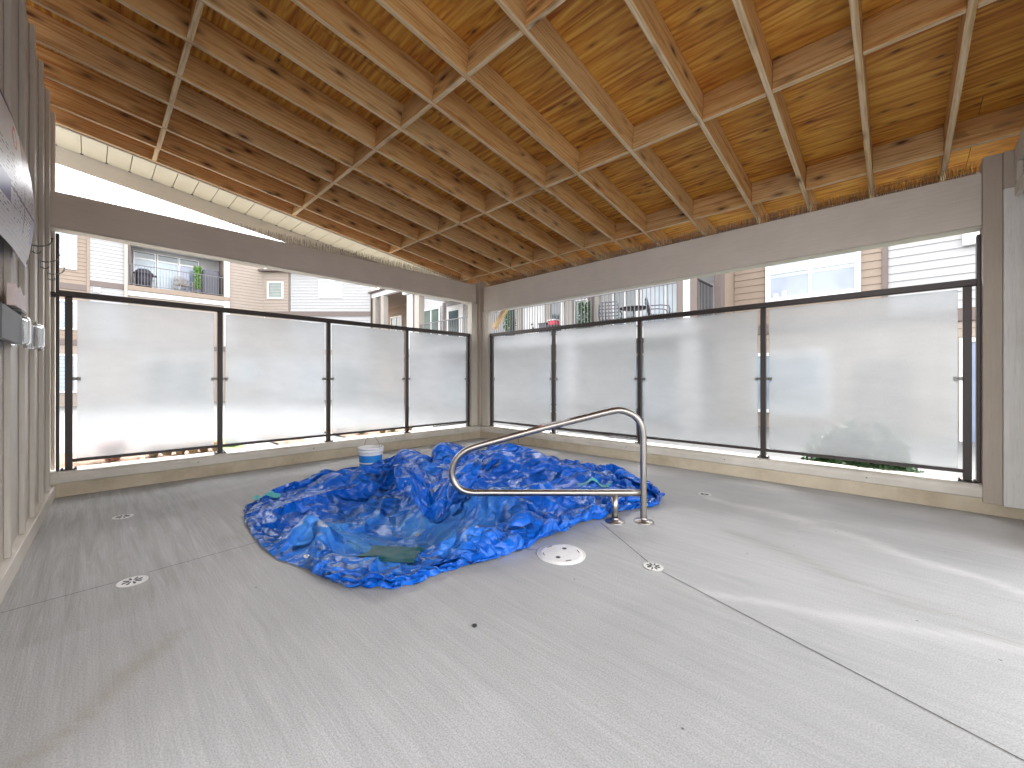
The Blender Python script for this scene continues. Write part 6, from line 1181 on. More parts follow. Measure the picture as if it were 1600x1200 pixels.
16,16,4,7,5,4,3,2,3,0,1,2,0,-3,-9,-5,4,7,6,2,6,8,8,7,8,8,6,3,1,2,5,3,-1,-5,11,0,0,10,5,5,5,2,7,7,7,1,5,5,4,5,4,4,2,-9,-8,-5,-6,-5,-6,-5,-7,-6,-6,-8,-7,-8,-9,-7,-10,-10,-11,-7,-7,-7,0,-10,-15,-11,-14,-14,-5,-6,-12,-10,-11,-9,-7,-10,
16,10,9,6,10,4,1,-2,-4,4,1,-1,0,-1,-3,4,3,5,5,9,8,6,7,8,7,6,5,3,0,1,4,2,-4,-3,9,0,6,2,15,5,5,2,10,6,4,5,6,5,4,4,3,3,2,-8,-8,-6,-5,-6,-4,-7,-8,-8,-9,-8,-8,-7,-6,-7,-9,-11,-10,-9,-8,-9,-5,-6,-13,-10,-14,-12,-11,-11,-10,-12,-12,-5,-4,-14,
16,8,9,-1,8,6,6,1,-3,-3,1,5,1,0,4,3,3,7,8,9,7,6,6,4,4,8,7,1,1,-2,3,0,3,-1,7,-2,2,4,7,13,7,8,9,5,6,6,5,6,4,2,2,3,2,-7,-8,-6,-6,-5,-6,-7,-8,-7,-8,-8,-9,-7,-8,-7,-9,-11,-10,-8,-9,-12,-10,-10,-12,-9,-9,-10,-11,-12,-12,-13,-12,-9,-3,-13,
17,4,-2,2,6,7,7,6,6,0,3,3,2,2,3,3,4,8,7,8,6,5,2,0,3,5,7,10,2,-2,1,2,2,5,4,3,8,9,8,4,4,7,7,7,7,5,4,5,4,3,2,3,1,-6,-8,-6,-5,-6,-6,-9,-6,-8,-7,-8,-10,-8,-8,-6,-8,-11,-11,-10,-9,-10,-16,-13,-8,-7,-9,-11,-12,-13,-13,-14,-15,-11,-5,-9,
16,3,2,3,6,4,4,5,6,7,6,4,1,2,3,4,5,7,5,6,3,3,5,5,4,5,4,3,2,3,2,4,7,4,6,7,7,7,6,5,2,5,8,5,5,6,2,7,6,4,3,1,2,-5,-8,-7,-5,-6,-7,-8,-10,-8,-5,-9,-8,-9,-8,-5,-8,-10,-11,-11,-13,-14,-13,-19,-8,-5,-12,-11,-14,-11,-13,-15,-12,-13,-6,-7,
16,7,0,7,3,3,5,7,7,5,6,5,1,4,5,4,4,3,5,4,6,6,5,5,4,0,9,4,3,3,2,4,7,6,6,7,7,6,5,0,4,5,2,8,7,4,7,7,4,1,5,3,3,-7,-5,-6,-7,-6,-7,-7,-11,-9,-7,-9,-8,-9,-5,-5,-8,-11,-12,-13,-14,-13,-14,-15,-15,-8,-17,-10,-8,-14,-14,-13,-14,-15,-9,-1,
16,9,4,5,-1,6,11,6,4,6,4,1,-3,7,8,3,5,9,4,6,5,5,2,-1,9,2,10,8,3,3,2,5,7,7,6,7,5,4,-2,6,5,2,9,6,6,6,6,5,0,3,4,6,4,-8,-5,-6,-8,-5,-6,-8,-8,-13,-10,-7,-8,-6,-6,-6,-7,-12,-12,-14,-15,-14,-13,-16,-14,-11,-14,-12,-10,-15,-15,-15,-14,-20,-6,1,
16,5,12,0,6,8,7,4,6,4,-2,3,-3,2,12,10,8,4,12,7,2,1,-3,4,5,8,7,6,9,5,4,5,6,5,6,2,2,0,8,6,6,7,8,4,5,6,7,1,-2,6,7,0,-3,-1,-7,-4,-3,-6,-8,-10,-10,-8,-9,-9,-6,-7,-6,-6,-8,-10,-12,-16,-15,-14,-13,-15,-15,-12,-17,-16,-14,-8,-14,-16,-14,-19,-10,1,
16,11,12,3,3,8,6,5,2,0,3,-3,1,-1,8,12,13,10,6,2,-2,8,4,6,6,9,8,5,8,7,5,5,3,2,1,3,1,8,9,7,7,5,5,4,7,6,5,-3,5,5,-1,-1,3,-4,-4,-4,-1,-12,-7,-6,-8,-11,-10,-8,-7,-5,-6,-6,-9,-10,-13,-16,-15,-15,-14,-11,-15,-15,-16,-19,-18,-15,-9,-12,-11,-11,-19,-4,
16,18,8,3,6,6,2,-2,2,6,-2,1,5,0,1,7,11,5,7,8,12,7,6,7,8,12,10,7,5,6,7,4,1,0,2,3,8,8,6,6,3,4,6,4,7,6,0,0,6,4,0,4,9,-6,-6,-6,-9,-8,-9,-10,-5,-10,-8,-8,-7,-7,-6,-9,-9,-14,-14,-13,-13,-15,-14,-11,-14,-16,-18,-18,-21,-19,-13,-8,-14,-8,-8,-14,
16,21,4,4,8,-1,-2,6,1,3,6,4,3,1,1,3,9,9,11,10,9,0,10,11,9,7,13,3,9,9,1,5,3,1,7,8,10,5,1,0,3,1,5,8,10,5,-4,6,5,4,4,9,7,-8,-7,-7,-10,-9,-9,-7,-8,-9,-10,-8,-10,-8,-8,-9,-12,-12,-11,-12,-17,-12,-14,-13,-14,-15,-18,-20,-21,-18,-15,-8,-13,-16,-6,-12,
16,21,1,7,9,-4,1,6,5,5,7,2,1,2,3,2,9,9,2,7,11,9,5,6,10,12,12,7,11,5,4,5,3,8,8,11,6,2,-1,-1,0,3,9,7,4,1,6,5,6,3,8,6,6,-6,-8,-8,-7,-9,-8,-9,-10,-8,-9,-11,-9,-10,-10,-11,-11,-14,-13,-13,-12,-12,-14,-16,-15,-17,-16,-18,-18,-17,-15,-13,-11,-16,-13,-9,
16,15,3,8,8,-2,9,2,2,7,7,5,0,2,3,7,8,1,8,9,4,8,6,9,11,13,10,10,9,7,1,6,5,7,10,12,3,5,0,-4,1,4,4,6,8,5,5,5,4,4,7,8,1,-5,-7,-8,-10,-7,-7,-9,-8,-7,-10,-12,-12,-8,-12,-11,-12,-13,-12,-12,-13,-16,-17,-17,-17,-18,-15,-14,-14,-16,-15,-16,-13,-15,-15,-10,
16,13,4,4,6,1,6,7,9,8,6,1,-2,2,10,7,4,8,7,1,4,8,9,10,12,13,14,9,6,0,5,4,6,10,11,7,6,4,-1,2,-1,5,6,8,7,6,4,3,5,4,6,3,6,-1,-5,-12,-13,-9,-11,-11,-10,-8,-7,-8,-8,-8,-11,-11,-14,-12,-13,-17,-19,-16,-17,-17,-18,-19,-18,-8,-11,-14,-16,-15,-17,-16,-15,-7,
16,14,-1,5,7,7,7,9,10,-2,-3,-3,10,14,10,5,6,8,2,3,4,7,10,11,13,15,11,-1,0,3,5,11,8,10,10,11,3,3,5,-1,-7,9,11,8,7,6,0,-4,8,7,5,9,6,-12,-10,-7,-7,-11,-8,-7,-8,-8,-9,-8,-9,-7,-10,-14,-15,-17,-21,-21,-18,-16,-17,-18,-17,-17,-18,-14,-4,-8,-15,-16,-14,-15,-19,-8,
16,7,7,6,11,7,6,5,-1,-4,-4,10,12,16,14,6,6,-2,8,5,3,6,10,13,16,12,0,-3,3,5,12,9,11,11,7,11,2,6,-4,-3,3,11,11,8,4,-2,-5,9,6,9,8,2,2,-6,-10,-8,-3,-8,-10,-6,-8,-8,-9,-10,-11,-10,-12,-20,-19,-18,-21,-19,-17,-17,-16,-18,-16,-16,-15,-14,-13,-7,-8,-16,-14,-16,-11,-13,
14,13,3,9,13,3,-3,0,-1,0,9,12,16,15,11,4,-4,0,4,8,13,6,10,18,10,6,3,0,4,8,6,7,14,7,11,9,6,-6,0,2,8,12,10,4,0,-7,5,11,8,5,5,2,5,-9,-6,-3,-9,-8,-11,-11,-12,-11,-10,-12,-9,-14,-14,-17,-17,-16,-16,-14,-17,-16,-17,-15,-16,-15,-16,-14,-17,-15,-11,-6,-15,-18,-13,-10,
11,8,12,7,2,8,-2,-2,2,9,13,13,17,12,2,-7,2,8,3,11,8,9,19,15,1,3,9,7,3,6,0,7,11,11,16,9,-3,-4,3,3,14,7,1,-1,3,9,11,7,3,9,3,4,-2,-8,-4,-5,-8,-14,-11,-11,-12,-9,-11,-10,-10,-14,-15,-16,-14,-14,-14,-16,-18,-17,-16,-15,-15,-15,-15,-15,-16,-17,-16,-15,-7,-16,-15,-9,
10,10,4,12,0,1,4,5,5,12,15,20,9,-4,0,0,10,6,5,10,12,14,14,10,6,7,9,3,-1,6,8,10,11,6,6,-3,5,5,3,-1,8,4,6,9,8,8,6,7,5,6,5,3,1,-5,-13,-10,-6,-13,-10,-10,-10,-11,-12,-9,-10,-11,-16,-16,-14,-14,-17,-16,-14,-18,-19,-11,-16,-16,-15,-14,-16,-16,-17,-17,-12,-13,-14,-10,
11,6,0,11,6,2,9,6,12,13,15,12,-2,1,0,2,6,15,11,10,15,8,15,10,6,9,0,1,6,10,10,10,9,2,-1,6,6,6,1,1,3,6,8,10,8,6,6,3,5,10,6,2,1,-9,-7,-10,-14,-11,-12,-10,-9,-9,-9,-11,-14,-15,-12,-12,-15,-17,-16,-16,-15,-17,-16,-18,-13,-14,-13,-12,-17,-17,-17,-17,-15,-15,-15,-9,
10,9,-1,4,12,9,5,7,17,12,11,3,3,-2,2,3,15,16,13,10,11,9,10,10,9,-2,-3,9,11,6,7,15,-2,8,7,5,7,7,1,3,3,7,6,8,8,4,3,7,10,8,3,2,-2,-3,-7,-10,-11,-11,-12,-10,-10,-11,-12,-14,-12,-9,-12,-16,-16,-18,-16,-15,-16,-17,-16,-19,-17,-12,-12,-13,-13,-20,-17,-17,-15,-14,-18,-9,
11,6,0,12,12,6,-1,15,12,15,10,0,-3,2,7,9,11,19,17,11,10,7,7,-3,3,-1,2,18,9,2,16,0,15,10,6,7,9,3,1,3,3,4,10,7,8,3,3,11,9,-2,-3,-9,-8,-1,6,-3,-9,-6,-7,-12,-12,-11,-12,-11,-10,-11,-12,-18,-18,-18,-16,-17,-16,-18,-17,-16,-19,-15,-12,-13,-14,-15,-19,-20,-13,-14,-14,-14,
10,7,8,14,3,-5,14,13,12,14,1,-1,3,9,12,12,9,13,12,7,13,10,2,-10,-6,3,12,12,10,14,8,14,12,10,9,9,0,1,7,5,5,3,10,5,7,5,2,2,-6,-8,-5,-5,-7,1,1,1,-2,-4,-1,-8,-8,-8,-10,-11,-12,-11,-13,-16,-20,-18,-18,-17,-16,-18,-18,-16,-17,-17,-16,-11,-11,-16,-23,-22,-19,-10,-10,-11,
11,12,6,5,-10,16,19,16,9,6,-11,0,13,15,17,9,10,5,6,11,5,6,-5,-10,2,9,8,12,12,14,14,12,14,15,6,3,8,11,7,5,-1,6,4,0,1,-1,-4,-7,-8,-3,-6,-7,1,4,8,-2,-2,-2,-9,-13,-5,-8,-9,-7,-7,-8,-13,-16,-12,-14,-16,-17,-16,-17,-18,-16,-18,-16,-16,-16,-14,-10,-21,-24,-18,-12,-10,-12,
10,14,1,-4,14,16,19,11,3,-7,-2,2,16,16,12,5,4,8,13,9,0,-7,-8,1,11,5,11,13,15,10,15,11,12,12,10,9,6,5,5,4,2,2,-1,-4,-3,-4,-7,-8,-4,-5,1,9,3,6,-1,-8,-9,-8,-8,-11,-8,-8,-9,-8,-8,-9,-11,-14,-10,-6,-8,-10,-10,-14,-16,-17,-18,-17,-16,-17,-16,-16,-10,-20,-20,-14,-14,-11,
11,7,-3,17,17,15,4,9,-12,-4,6,17,18,7,11,1,9,9,7,-2,-2,-7,3,15,-2,15,13,17,10,5,5,8,11,11,11,5,3,4,5,7,-2,-1,-4,-4,-1,-9,-7,-5,-1,9,8,-6,1,4,-2,-13,-11,-9,-9,-8,-8,-9,-8,-10,-9,-10,-9,-11,-6,-6,-2,-8,-10,-9,-10,-12,-15,-18,-17,-19,-16,-13,-13,-8,-18,-21,-17,-11,
10,4,8,16,18,3,7,-6,-9,8,20,12,7,9,7,6,3,7,-1,-2,-5,11,10,-1,14,15,11,3,3,1,10,11,13,7,7,5,5,-2,4,0,5,-2,-5,-3,-10,-7,1,4,4,4,1,-2,-2,10,7,-15,-13,-14,-12,-12,-10,-9,-6,-11,-9,-11,-9,-8,-9,-7,3,-9,-6,-5,-8,-14,-12,-12,-17,-18,-16,-13,-14,-12,-10,-13,-19,-16,
11,8,11,17,-5,15,-7,-5,9,16,11,5,10,10,-2,6,9,-2,-8,5,12,13,-3,10,17,14,-7,-3,10,0,12,15,10,-3,12,4,-5,-1,3,7,0,-10,3,-6,-11,6,10,-2,2,-1,8,0,-4,4,14,-11,-10,-12,-10,-12,-12,-8,-5,-11,-11,-8,-7,-9,-9,-10,-6,-8,-3,-14,-6,-12,-6,-15,-13,-17,-11,-17,-18,-5,-16,-13,-13,-16,
10,14,5,5,8,2,-2,6,11,9,4,9,5,5,5,4,5,6,1,8,13,1,8,13,5,2,1,12,-6,3,12,8,2,1,5,0,-3,3,4,1,-6,2,-1,1,11,8,-6,-4,8,8,9,-2,2,0,-5,-4,-9,-15,2,-15,-13,-9,-1,-12,-5,-10,-9,-9,-8,-9,-3,-12,-4,-13,-18,-6,-14,-12,-14,-9,-16,-12,-15,-13,-10,-16,-13,-14,
11,6,6,5,6,6,6,6,6,5,6,6,6,6,5,6,6,6,5,6,6,6,6,5,6,6,5,3,2,2,2,2,2,2,2,2,2,2,2,2,3,3,4,4,5,4,4,5,4,4,4,5,3,-6,-7,-8,-7,-8,-7,-8,-7,-8,-7,-8,-7,-8,-7,-8,-10,-11,-10,-11,-11,-11,-11,-11,-11,-11,-11,-11,-13,-13,-14,-13,-14,-13,-14,-13,
136,0,0,0,0,0,0,0,0,0,0,0,0,0,0,0,0,0,0,0,0,0,0,0,0,0,0,0,0,0,0,0,0,0,0,0,0,0,0,0,0,0,0,0,0,0,0,0,0,0,0,0,0,0,0,0,0,0,0,0,0,0,0,0,0,0,0,0,0,0,0,0,0,0,0,0,0,0,0,0,0,0,0,0,0,0,0,0,
0,2,3,1,0,-1,0,-2,1,3,3,1,-3,-3,4,2,1,-3,0,-2,1,0,0,-5,-2,3,-4,-2,-1,3,-3,-5,0,7,0,-1,-2,-2,4,-3,1,1,5,0,-2,2,0,4,0,0,0,3,0,-4,0,-2,1,0,1,-2,-2,4,0,1,3,0,2,2,-2,1,1,-2,0,1,-2,-1,0,-2,0,-3,0,-1,-3,1,2,2,-1,-4,
1,1,7,3,-4,-4,-3,-2,6,3,1,1,2,4,2,-2,-7,0,0,-1,0,1,-2,-2,-3,0,1,-4,-9,-3,5,0,-7,3,5,-3,-2,3,1,-2,0,6,2,4,-5,6,0,8,0,2,3,2,-3,-3,0,-4,-3,1,-4,2,4,-2,2,3,5,5,1,-8,-1,8,-8,1,2,2,-6,-6,3,-3,-2,3,1,-2,1,-1,4,4,-8,-6,
0,3,1,5,2,-6,-7,-1,-1,1,0,1,2,4,2,2,-2,-6,0,-1,0,0,-1,-3,-2,-4,0,0,-2,-6,-4,2,1,0,3,4,-1,0,-1,-1,-1,3,7,6,-2,6,3,10,3,1,5,-1,-4,-4,-5,-2,-1,-5,1,1,0,2,7,8,4,-4,-4,1,4,-6,0,1,-1,-2,-3,1,1,-1,-5,-3,-2,1,7,5,-1,-4,-7,-5,
1,5,-8,8,2,-5,0,2,1,0,-1,-1,-4,1,1,5,3,-6,-3,-2,0,-1,-4,-4,-4,-5,-3,-3,-1,-1,-3,-5,1,3,2,1,6,5,5,-1,-5,4,5,5,3,6,8,11,2,5,4,-4,-6,-8,-4,-3,-3,-1,1,1,2,7,8,0,-6,-6,10,2,-4,1,-3,3,-5,-5,1,4,-4,1,-2,-6,-1,0,11,8,-8,-4,-9,-4,
0,5,-2,-4,8,-6,-2,1,3,2,-1,0,-3,1,2,4,1,-4,-6,-1,-2,-5,-4,-4,-3,-4,-5,-4,-4,-2,1,-3,-3,0,1,1,6,5,6,7,3,6,6,3,6,7,7,11,3,7,-1,-8,-10,-4,-4,-2,0,2,3,2,0,0,0,-6,-3,8,4,2,-2,-2,2,-1,-4,-3,1,-5,3,-1,-2,1,2,3,2,2,-5,-11,-6,0,
0,-1,4,-2,-1,2,-4,2,7,-2,-5,3,0,-4,1,6,0,-4,-2,-5,-3,-6,-4,-5,-5,-3,0,-7,-5,-4,-1,-2,-3,-1,2,3,5,9,8,9,8,8,4,10,5,7,7,8,5,5,-8,-11,-4,-3,-2,3,2,0,-2,-3,-5,-5,-5,3,9,1,2,1,-1,1,0,-1,-6,-2,-4,1,-5,2,2,7,9,0,-6,-10,-5,1,-2,-5,
1,4,3,2,-8,-2,-2,3,7,-2,-7,0,4,1,-4,-1,2,1,-3,-5,-6,-6,-6,-4,-5,-4,-4,0,-2,-5,-6,-3,-1,0,2,3,4,5,8,8,9,9,7,12,12,10,10,9,7,-4,-10,-4,-2,-3,-1,-4,-4,-6,-6,-5,-4,-3,3,9,5,-1,3,0,2,1,-3,-3,-4,-3,-1,-4,3,6,5,4,7,-3,-10,-11,-6,-1,4,-5,
0,-2,3,5,8,-11,-6,4,8,-4,-5,-3,0,3,4,-3,-3,0,-2,-7,-2,-9,-7,-5,-5,-5,-3,-5,-1,2,-1,-2,-3,-2,0,2,6,5,7,9,10,9,10,11,11,11,10,9,11,-3,-8,-5,-5,-9,-7,-9,-7,-5,-4,-4,-4,-2,10,4,9,4,2,1,0,-3,0,-1,0,-5,-4,5,8,4,-2,1,-4,-3,-6,0,-5,1,-4,-5,
1,4,-5,1,9,5,-11,-2,8,-4,-5,-2,-1,0,1,2,1,-4,-6,-3,-6,-5,-7,-8,-6,-5,-4,-4,-5,-2,0,1,1,2,1,1,3,6,8,9,10,10,10,10,11,8,8,10,4,2,-5,-7,-8,-8,-7,-9,-8,-7,-4,-6,-5,3,7,9,9,5,5,3,1,0,-4,1,-2,-6,5,8,2,-4,-7,-2,0,-3,1,6,-1,-8,-5,-4,
0,0,-1,0,5,10,3,-12,2,5,-3,-9,-1,-2,0,1,0,-2,-5,-8,-3,-8,-5,-4,-9,-7,-5,-4,-4,-4,-2,-1,0,2,4,5,6,9,10,9,10,9,7,7,7,7,11,8,-3,2,-1,-7,-9,-9,-8,-9,-7,-7,-4,-6,-5,5,9,10,8,8,7,4,1,0,0,0,-6,2,9,0,-5,-8,-1,-4,11,2,-5,4,-5,-3,-6,-6,
1,6,2,-8,0,11,3,-4,-4,1,-4,2,-5,-1,-1,-1,-1,0,-7,-9,-8,-3,-8,-7,-4,-6,-7,-6,-4,-3,-3,-1,1,3,7,9,9,8,7,7,6,6,7,6,8,11,11,-1,-4,0,-1,-3,-8,-8,-9,-10,-8,-6,-5,-5,-3,7,9,9,9,9,7,4,3,3,2,-2,0,3,-3,-7,-6,0,0,9,7,-2,-4,-9,-3,-3,5,-7,
2,7,7,-10,-7,9,3,-3,-9,-1,-2,3,2,0,-1,-2,-2,-2,-5,-9,-11,-8,-3,-7,-8,-5,-4,-7,-5,-4,-2,-2,7,6,6,5,5,6,6,7,7,8,6,7,11,13,3,-7,-2,-1,-4,0,-4,-7,-8,-8,-9,-7,-6,-4,-4,9,9,8,10,8,4,10,1,4,2,6,2,-7,-7,-1,-4,-1,9,6,-6,-2,-6,7,0,-8,7,-11,
1,11,1,-10,-10,4,3,-1,0,-3,-1,0,0,2,0,1,-2,-3,-10,-10,-7,-8,-9,-5,-6,-6,-6,-5,-5,-4,-2,0,3,5,5,6,6,6,7,8,7,5,7,10,13,8,-5,-7,-1,-2,-5,0,0,-6,-6,-8,-7,-7,-7,-7,-3,8,8,13,8,4,12,6,3,2,4,6,-1,-3,2,-1,-7,-2,6,-6,-1,-2,8,8,2,-7,-7,-5,
1,12,1,-12,-8,0,0,3,4,1,-1,-5,-3,1,1,3,-3,-7,-9,-9,-9,-8,-7,-7,-7,-6,-4,-5,-5,-4,-1,1,4,5,4,3,6,8,7,3,5,7,10,13,12,-2,-8,-5,0,-3,-8,-2,3,0,-6,-7,-7,-7,-6,-8,-3,6,11,8,5,11,8,4,3,6,6,7,4,1,-5,-4,2,3,-4,3,0,-2,-1,8,8,-5,-10,-7,
2,10,4,-12,-12,2,0,3,-1,-1,3,-5,-1,1,0,0,-1,-4,-11,-10,-8,-8,-8,-7,-7,-7,-5,-3,-5,-3,0,2,4,2,2,5,7,5,2,4,8,8,12,15,4,-8,-8,-3,1,-5,-10,-3,3,5,-3,-7,-7,-7,-6,-7,-4,7,8,4,11,8,6,3,6,9,6,6,5,0,4,-1,3,-3,-1,-6,3,9,-2,-2,8,3,-11,-9,
1,12,1,-12,-11,1,6,-7,1,1,-3,1,5,-1,-2,-2,-1,-3,-10,-13,-9,-8,-8,-7,-6,-6,-6,-6,-3,-2,0,1,1,2,4,5,3,3,5,6,8,10,15,10,-7,-9,-4,-3,1,-6,-11,-3,2,7,0,-6,-6,-8,-5,-5,-4,2,6,8,11,5,4,8,9,6,8,8,12,4,-1,2,-2,-2,-3,-4,1,9,7,-4,-1,-4,-1,-8,
2,12,-3,-9,-5,-9,5,2,-5,3,-4,2,0,-2,0,2,-1,-6,-6,-11,-13,-10,-8,-8,-7,-6,-5,-4,-3,-2,-1,0,1,2,4,2,3,4,6,8,8,14,13,-2,-10,-7,-2,-3,1,-8,-10,-3,1,7,1,-3,-6,-6,-6,-4,-3,1,3,8,6,5,10,12,10,10,10,9,9,-5,0,2,2,-4,6,-3,-4,11,8,-4,-6,-10,9,-9,
1,7,6,-12,-6,-9,1,1,3,-3,3,-4,1,1,0,-1,-1,-8,-9,-8,-9,-10,-10,-9,-7,-8,-6,-3,-2,-2,-1,-1,1,2,2,3,3,5,8,6,12,15,4,-11,-9,-3,-1,-4,1,-8,-9,-4,1,6,1,-1,-5,-5,-5,-4,-3,1,2,5,8,12,11,5,7,12,6,11,9,6,1,4,5,-6,-1,-1,3,1,8,-4,-1,-12,6,-5,
2,3,12,-8,-11,-10,0,2,-3,1,2,2,-4,1,2,-4,0,-6,-9,-10,-10,-10,-9,-8,-9,-8,-6,-3,-2,-3,-1,-1,1,1,2,2,4,9,3,9,15,11,-8,-11,-5,-2,-2,-5,3,-9,-7,-5,-1,4,3,0,-5,-3,-4,-4,-2,0,3,6,11,10,5,5,13,8,8,12,14,4,8,7,-5,-1,-6,3,1,0,6,5,-6,-8,1,-5,
1,2,10,-3,-13,-9,-4,1,4,-3,-2,6,-2,-3,1,0,1,-7,-10,-10,-9,-10,-9,-8,-9,-9,-6,-2,-4,-2,-2,-1,0,1,2,2,8,5,4,11,14,-1,-9,-8,-4,-2,-3,-4,2,-9,-3,-7,-2,1,4,0,-3,-1,-4,-3,-2,0,4,8,7,5,7,12,11,11,14,14,3,11,10,-2,-3,-2,0,0,0,11,6,1,-8,-4,-2,-9,
4,-3,1,2,-9,-8,0,-3,2,-3,1,5,-5,-1,2,2,-4,-3,-11,-11,-8,-10,-11,-10,-8,-7,-5,-3,-3,-1,-5,-1,1,2,4,4,3,2,9,16,0,-8,1,-12,-4,-2,-4,-5,2,-8,-2,-7,-2,1,6,-4,0,-1,-4,-1,-1,-3,4,7,7,11,6,15,14,15,13,11,3,-2,13,6,4,-2,0,-5,0,4,7,8,-2,-2,-12,-10,
3,-4,4,1,-12,-10,4,-2,-4,1,0,-1,2,0,-3,2,-3,-2,-8,-12,-14,-11,-8,-10,-8,-5,-4,-4,-2,-4,-3,0,3,1,1,4,1,6,13,1,-4,6,-9,-11,-4,-3,-4,-5,0,-5,-1,-6,-3,1,5,-3,2,-3,-1,-2,-3,-3,6,7,12,10,5,12,14,14,14,12,10,-1,10,8,9,1,-11,-2,1,4,6,10,-7,-10,-6,-7,
4,1,3,-5,-13,-12,4,7,-5,-6,-1,-1,0,0,3,-3,3,-7,-8,-12,-15,-9,-10,-10,-7,-4,-3,-3,-4,-4,-1,1,2,-3,2,1,3,13,0,-2,10,-5,-14,-7,-2,-5,-4,-5,-1,-3,-2,-4,-2,0,3,0,2,-3,2,-3,-5,-2,8,7,10,12,10,9,10,15,17,15,14,1,14,11,7,-9,-6,-2,7,4,1,-6,-8,-11,6,-10,
3,6,-2,-6,-14,-11,3,7,1,-5,-6,-1,-2,2,-2,3,-2,-5,-10,-14,-12,-8,-10,-10,-7,-3,-3,-4,-5,-3,1,0,-3,-2,5,0,6,2,8,7,-4,-15,-10,-2,-5,-4,-4,-4,-2,-2,-2,-3,-1,0,1,2,1,-1,2,-4,-4,1,7,7,12,9,9,12,15,11,15,16,17,9,7,13,10,-1,-12,0,0,-2,0,-1,-8,-14,4,-8,
4,7,0,-12,-12,-6,2,2,8,-6,-6,-4,1,-6,0,2,-4,-3,-11,-12,-9,-14,-10,-8,-6,-3,-4,-4,-5,-2,2,2,-3,-2,3,-5,8,12,8,-7,-13,-13,-4,-5,-4,-4,-4,-3,-2,-2,-2,-1,-1,0,1,1,1,0,1,-2,-1,2,5,8,11,9,11,15,13,12,16,15,18,12,8,12,9,1,-5,1,1,-3,-2,-8,-11,-18,3,-7,
3,6,2,-13,-14,1,5,1,7,-4,-6,-3,-5,-9,-1,-2,-1,-4,-8,-13,-13,-11,-9,-7,-6,-3,-4,-6,-4,2,3,-1,-6,3,-4,9,9,6,-9,-9,-12,-8,-4,-6,-4,-3,-4,-4,-2,-1,-1,-1,-1,1,1,1,1,1,1,0,0,1,9,8,8,11,11,13,14,15,15,16,17,10,14,10,9,3,-3,-1,-8,-9,-4,-6,-6,-12,0,-8,
3,11,-6,-14,-9,6,7,2,4,-4,-4,-5,-10,-8,-6,-3,-2,-2,-14,-11,-10,-10,-7,-8,-3,-5,-5,-5,0,8,-3,-9,0,-4,11,6,4,-2,-13,-12,-9,-4,-6,-5,-4,-3,-4,-2,-3,0,-1,-2,0,2,2,0,1,1,2,2,1,0,5,14,9,9,13,14,12,16,17,16,14,15,12,9,8,3,-4,-5,-5,-8,1,-4,-9,-12,-11,-4,
2,11,-12,-12,0,8,4,6,2,-2,-6,-8,-9,-7,-4,-6,-3,-11,-10,-12,-9,-7,-9,-6,-5,-3,-5,1,5,-2,-8,-5,1,7,3,2,-2,-10,-13,-8,-5,-6,-6,-4,-3,-3,-3,-2,-2,0,-2,0,0,1,2,0,0,1,4,2,3,3,1,8,15,14,13,14,14,12,14,12,10,14,15,13,8,5,-1,-4,-10,2,1,-10,-15,-13,-5,-7,
1,7,-14,-8,9,4,6,5,4,-3,-6,-8,-8,-8,-11,-9,-5,-2,-14,-9,-7,-12,-6,-7,-3,-4,2,8,-4,-9,-6,-3,10,7,0,-7,-13,-14,-6,-4,-6,-5,-4,-3,-3,-4,-2,-2,-2,-1,0,-1,1,1,2,0,0,1,4,2,4,3,4,3,6,17,12,13,13,13,12,13,14,17,12,12,12,3,2,-9,1,5,-13,-11,-11,-6,-5,-11,
2,0,-16,2,6,5,6,6,4,-4,-8,-10,-10,-9,-7,-4,-2,-9,-9,-10,-12,-8,-7,-4,-2,1,7,-1,-8,-9,0,6,6,-2,-10,-14,-11,-6,-4,-5,-4,-4,-4,-3,-3,-3,-1,-2,-3,-1,-1,0,1,1,1,1,1,2,2,2,2,6,5,3,5,8,12,17,15,12,11,11,17,12,12,13,7,8,0,-2,-1,-2,-5,-3,-11,-10,-10,-9,
2,-8,-13,6,5,6,4,7,6,-4,-6,-13,-9,-5,-5,-7,-3,-9,-14,-10,-10,-7,-5,-2,2,8,-1,-6,-11,-3,8,6,-7,-13,-13,-10,-4,-4,-5,-3,-3,-4,-4,-2,-1,-2,-2,-4,-3,-3,-1,0,2,1,1,1,2,2,2,1,3,4,6,5,3,7,9,16,15,17,10,9,11,15,10,7,10,4,11,-3,-9,-6,-6,1,1,-10,-10,-10,
2,-13,-12,5,5,6,6,7,7,-5,-8,-6,-2,-6,-7,-7,-9,-12,-10,-10,-10,-6,-3,2,6,2,-4,-12,-3,7,0,-9,-12,-11,-7,-5,-4,-3,-3,-2,-4,-2,0,-3,-4,-3,-4,-3,-3,-3,-1,1,1,1,1,1,1,2,3,3,3,5,5,7,0,4,10,14,12,14,17,10,4,13,11,1,9,7,7,-3,-6,-5,2,6,2,-14,-9,-13,
2,-15,-12,2,6,7,4,12,0,-2,4,-3,-4,-9,-9,-11,-11,-7,-12,-11,-8,-4,2,7,2,-2,-13,-6,8,-4,-12,-11,-8,-5,-4,-4,-2,-2,-2,-3,-1,2,-6,-4,-4,-4,-2,-2,-1,-5,-3,1,1,0,0,1,0,2,3,5,4,5,5,7,5,-2,6,10,14,14,17,13,3,10,7,7,-7,5,8,6,-12,0,-4,9,12,-5,-13,-18,
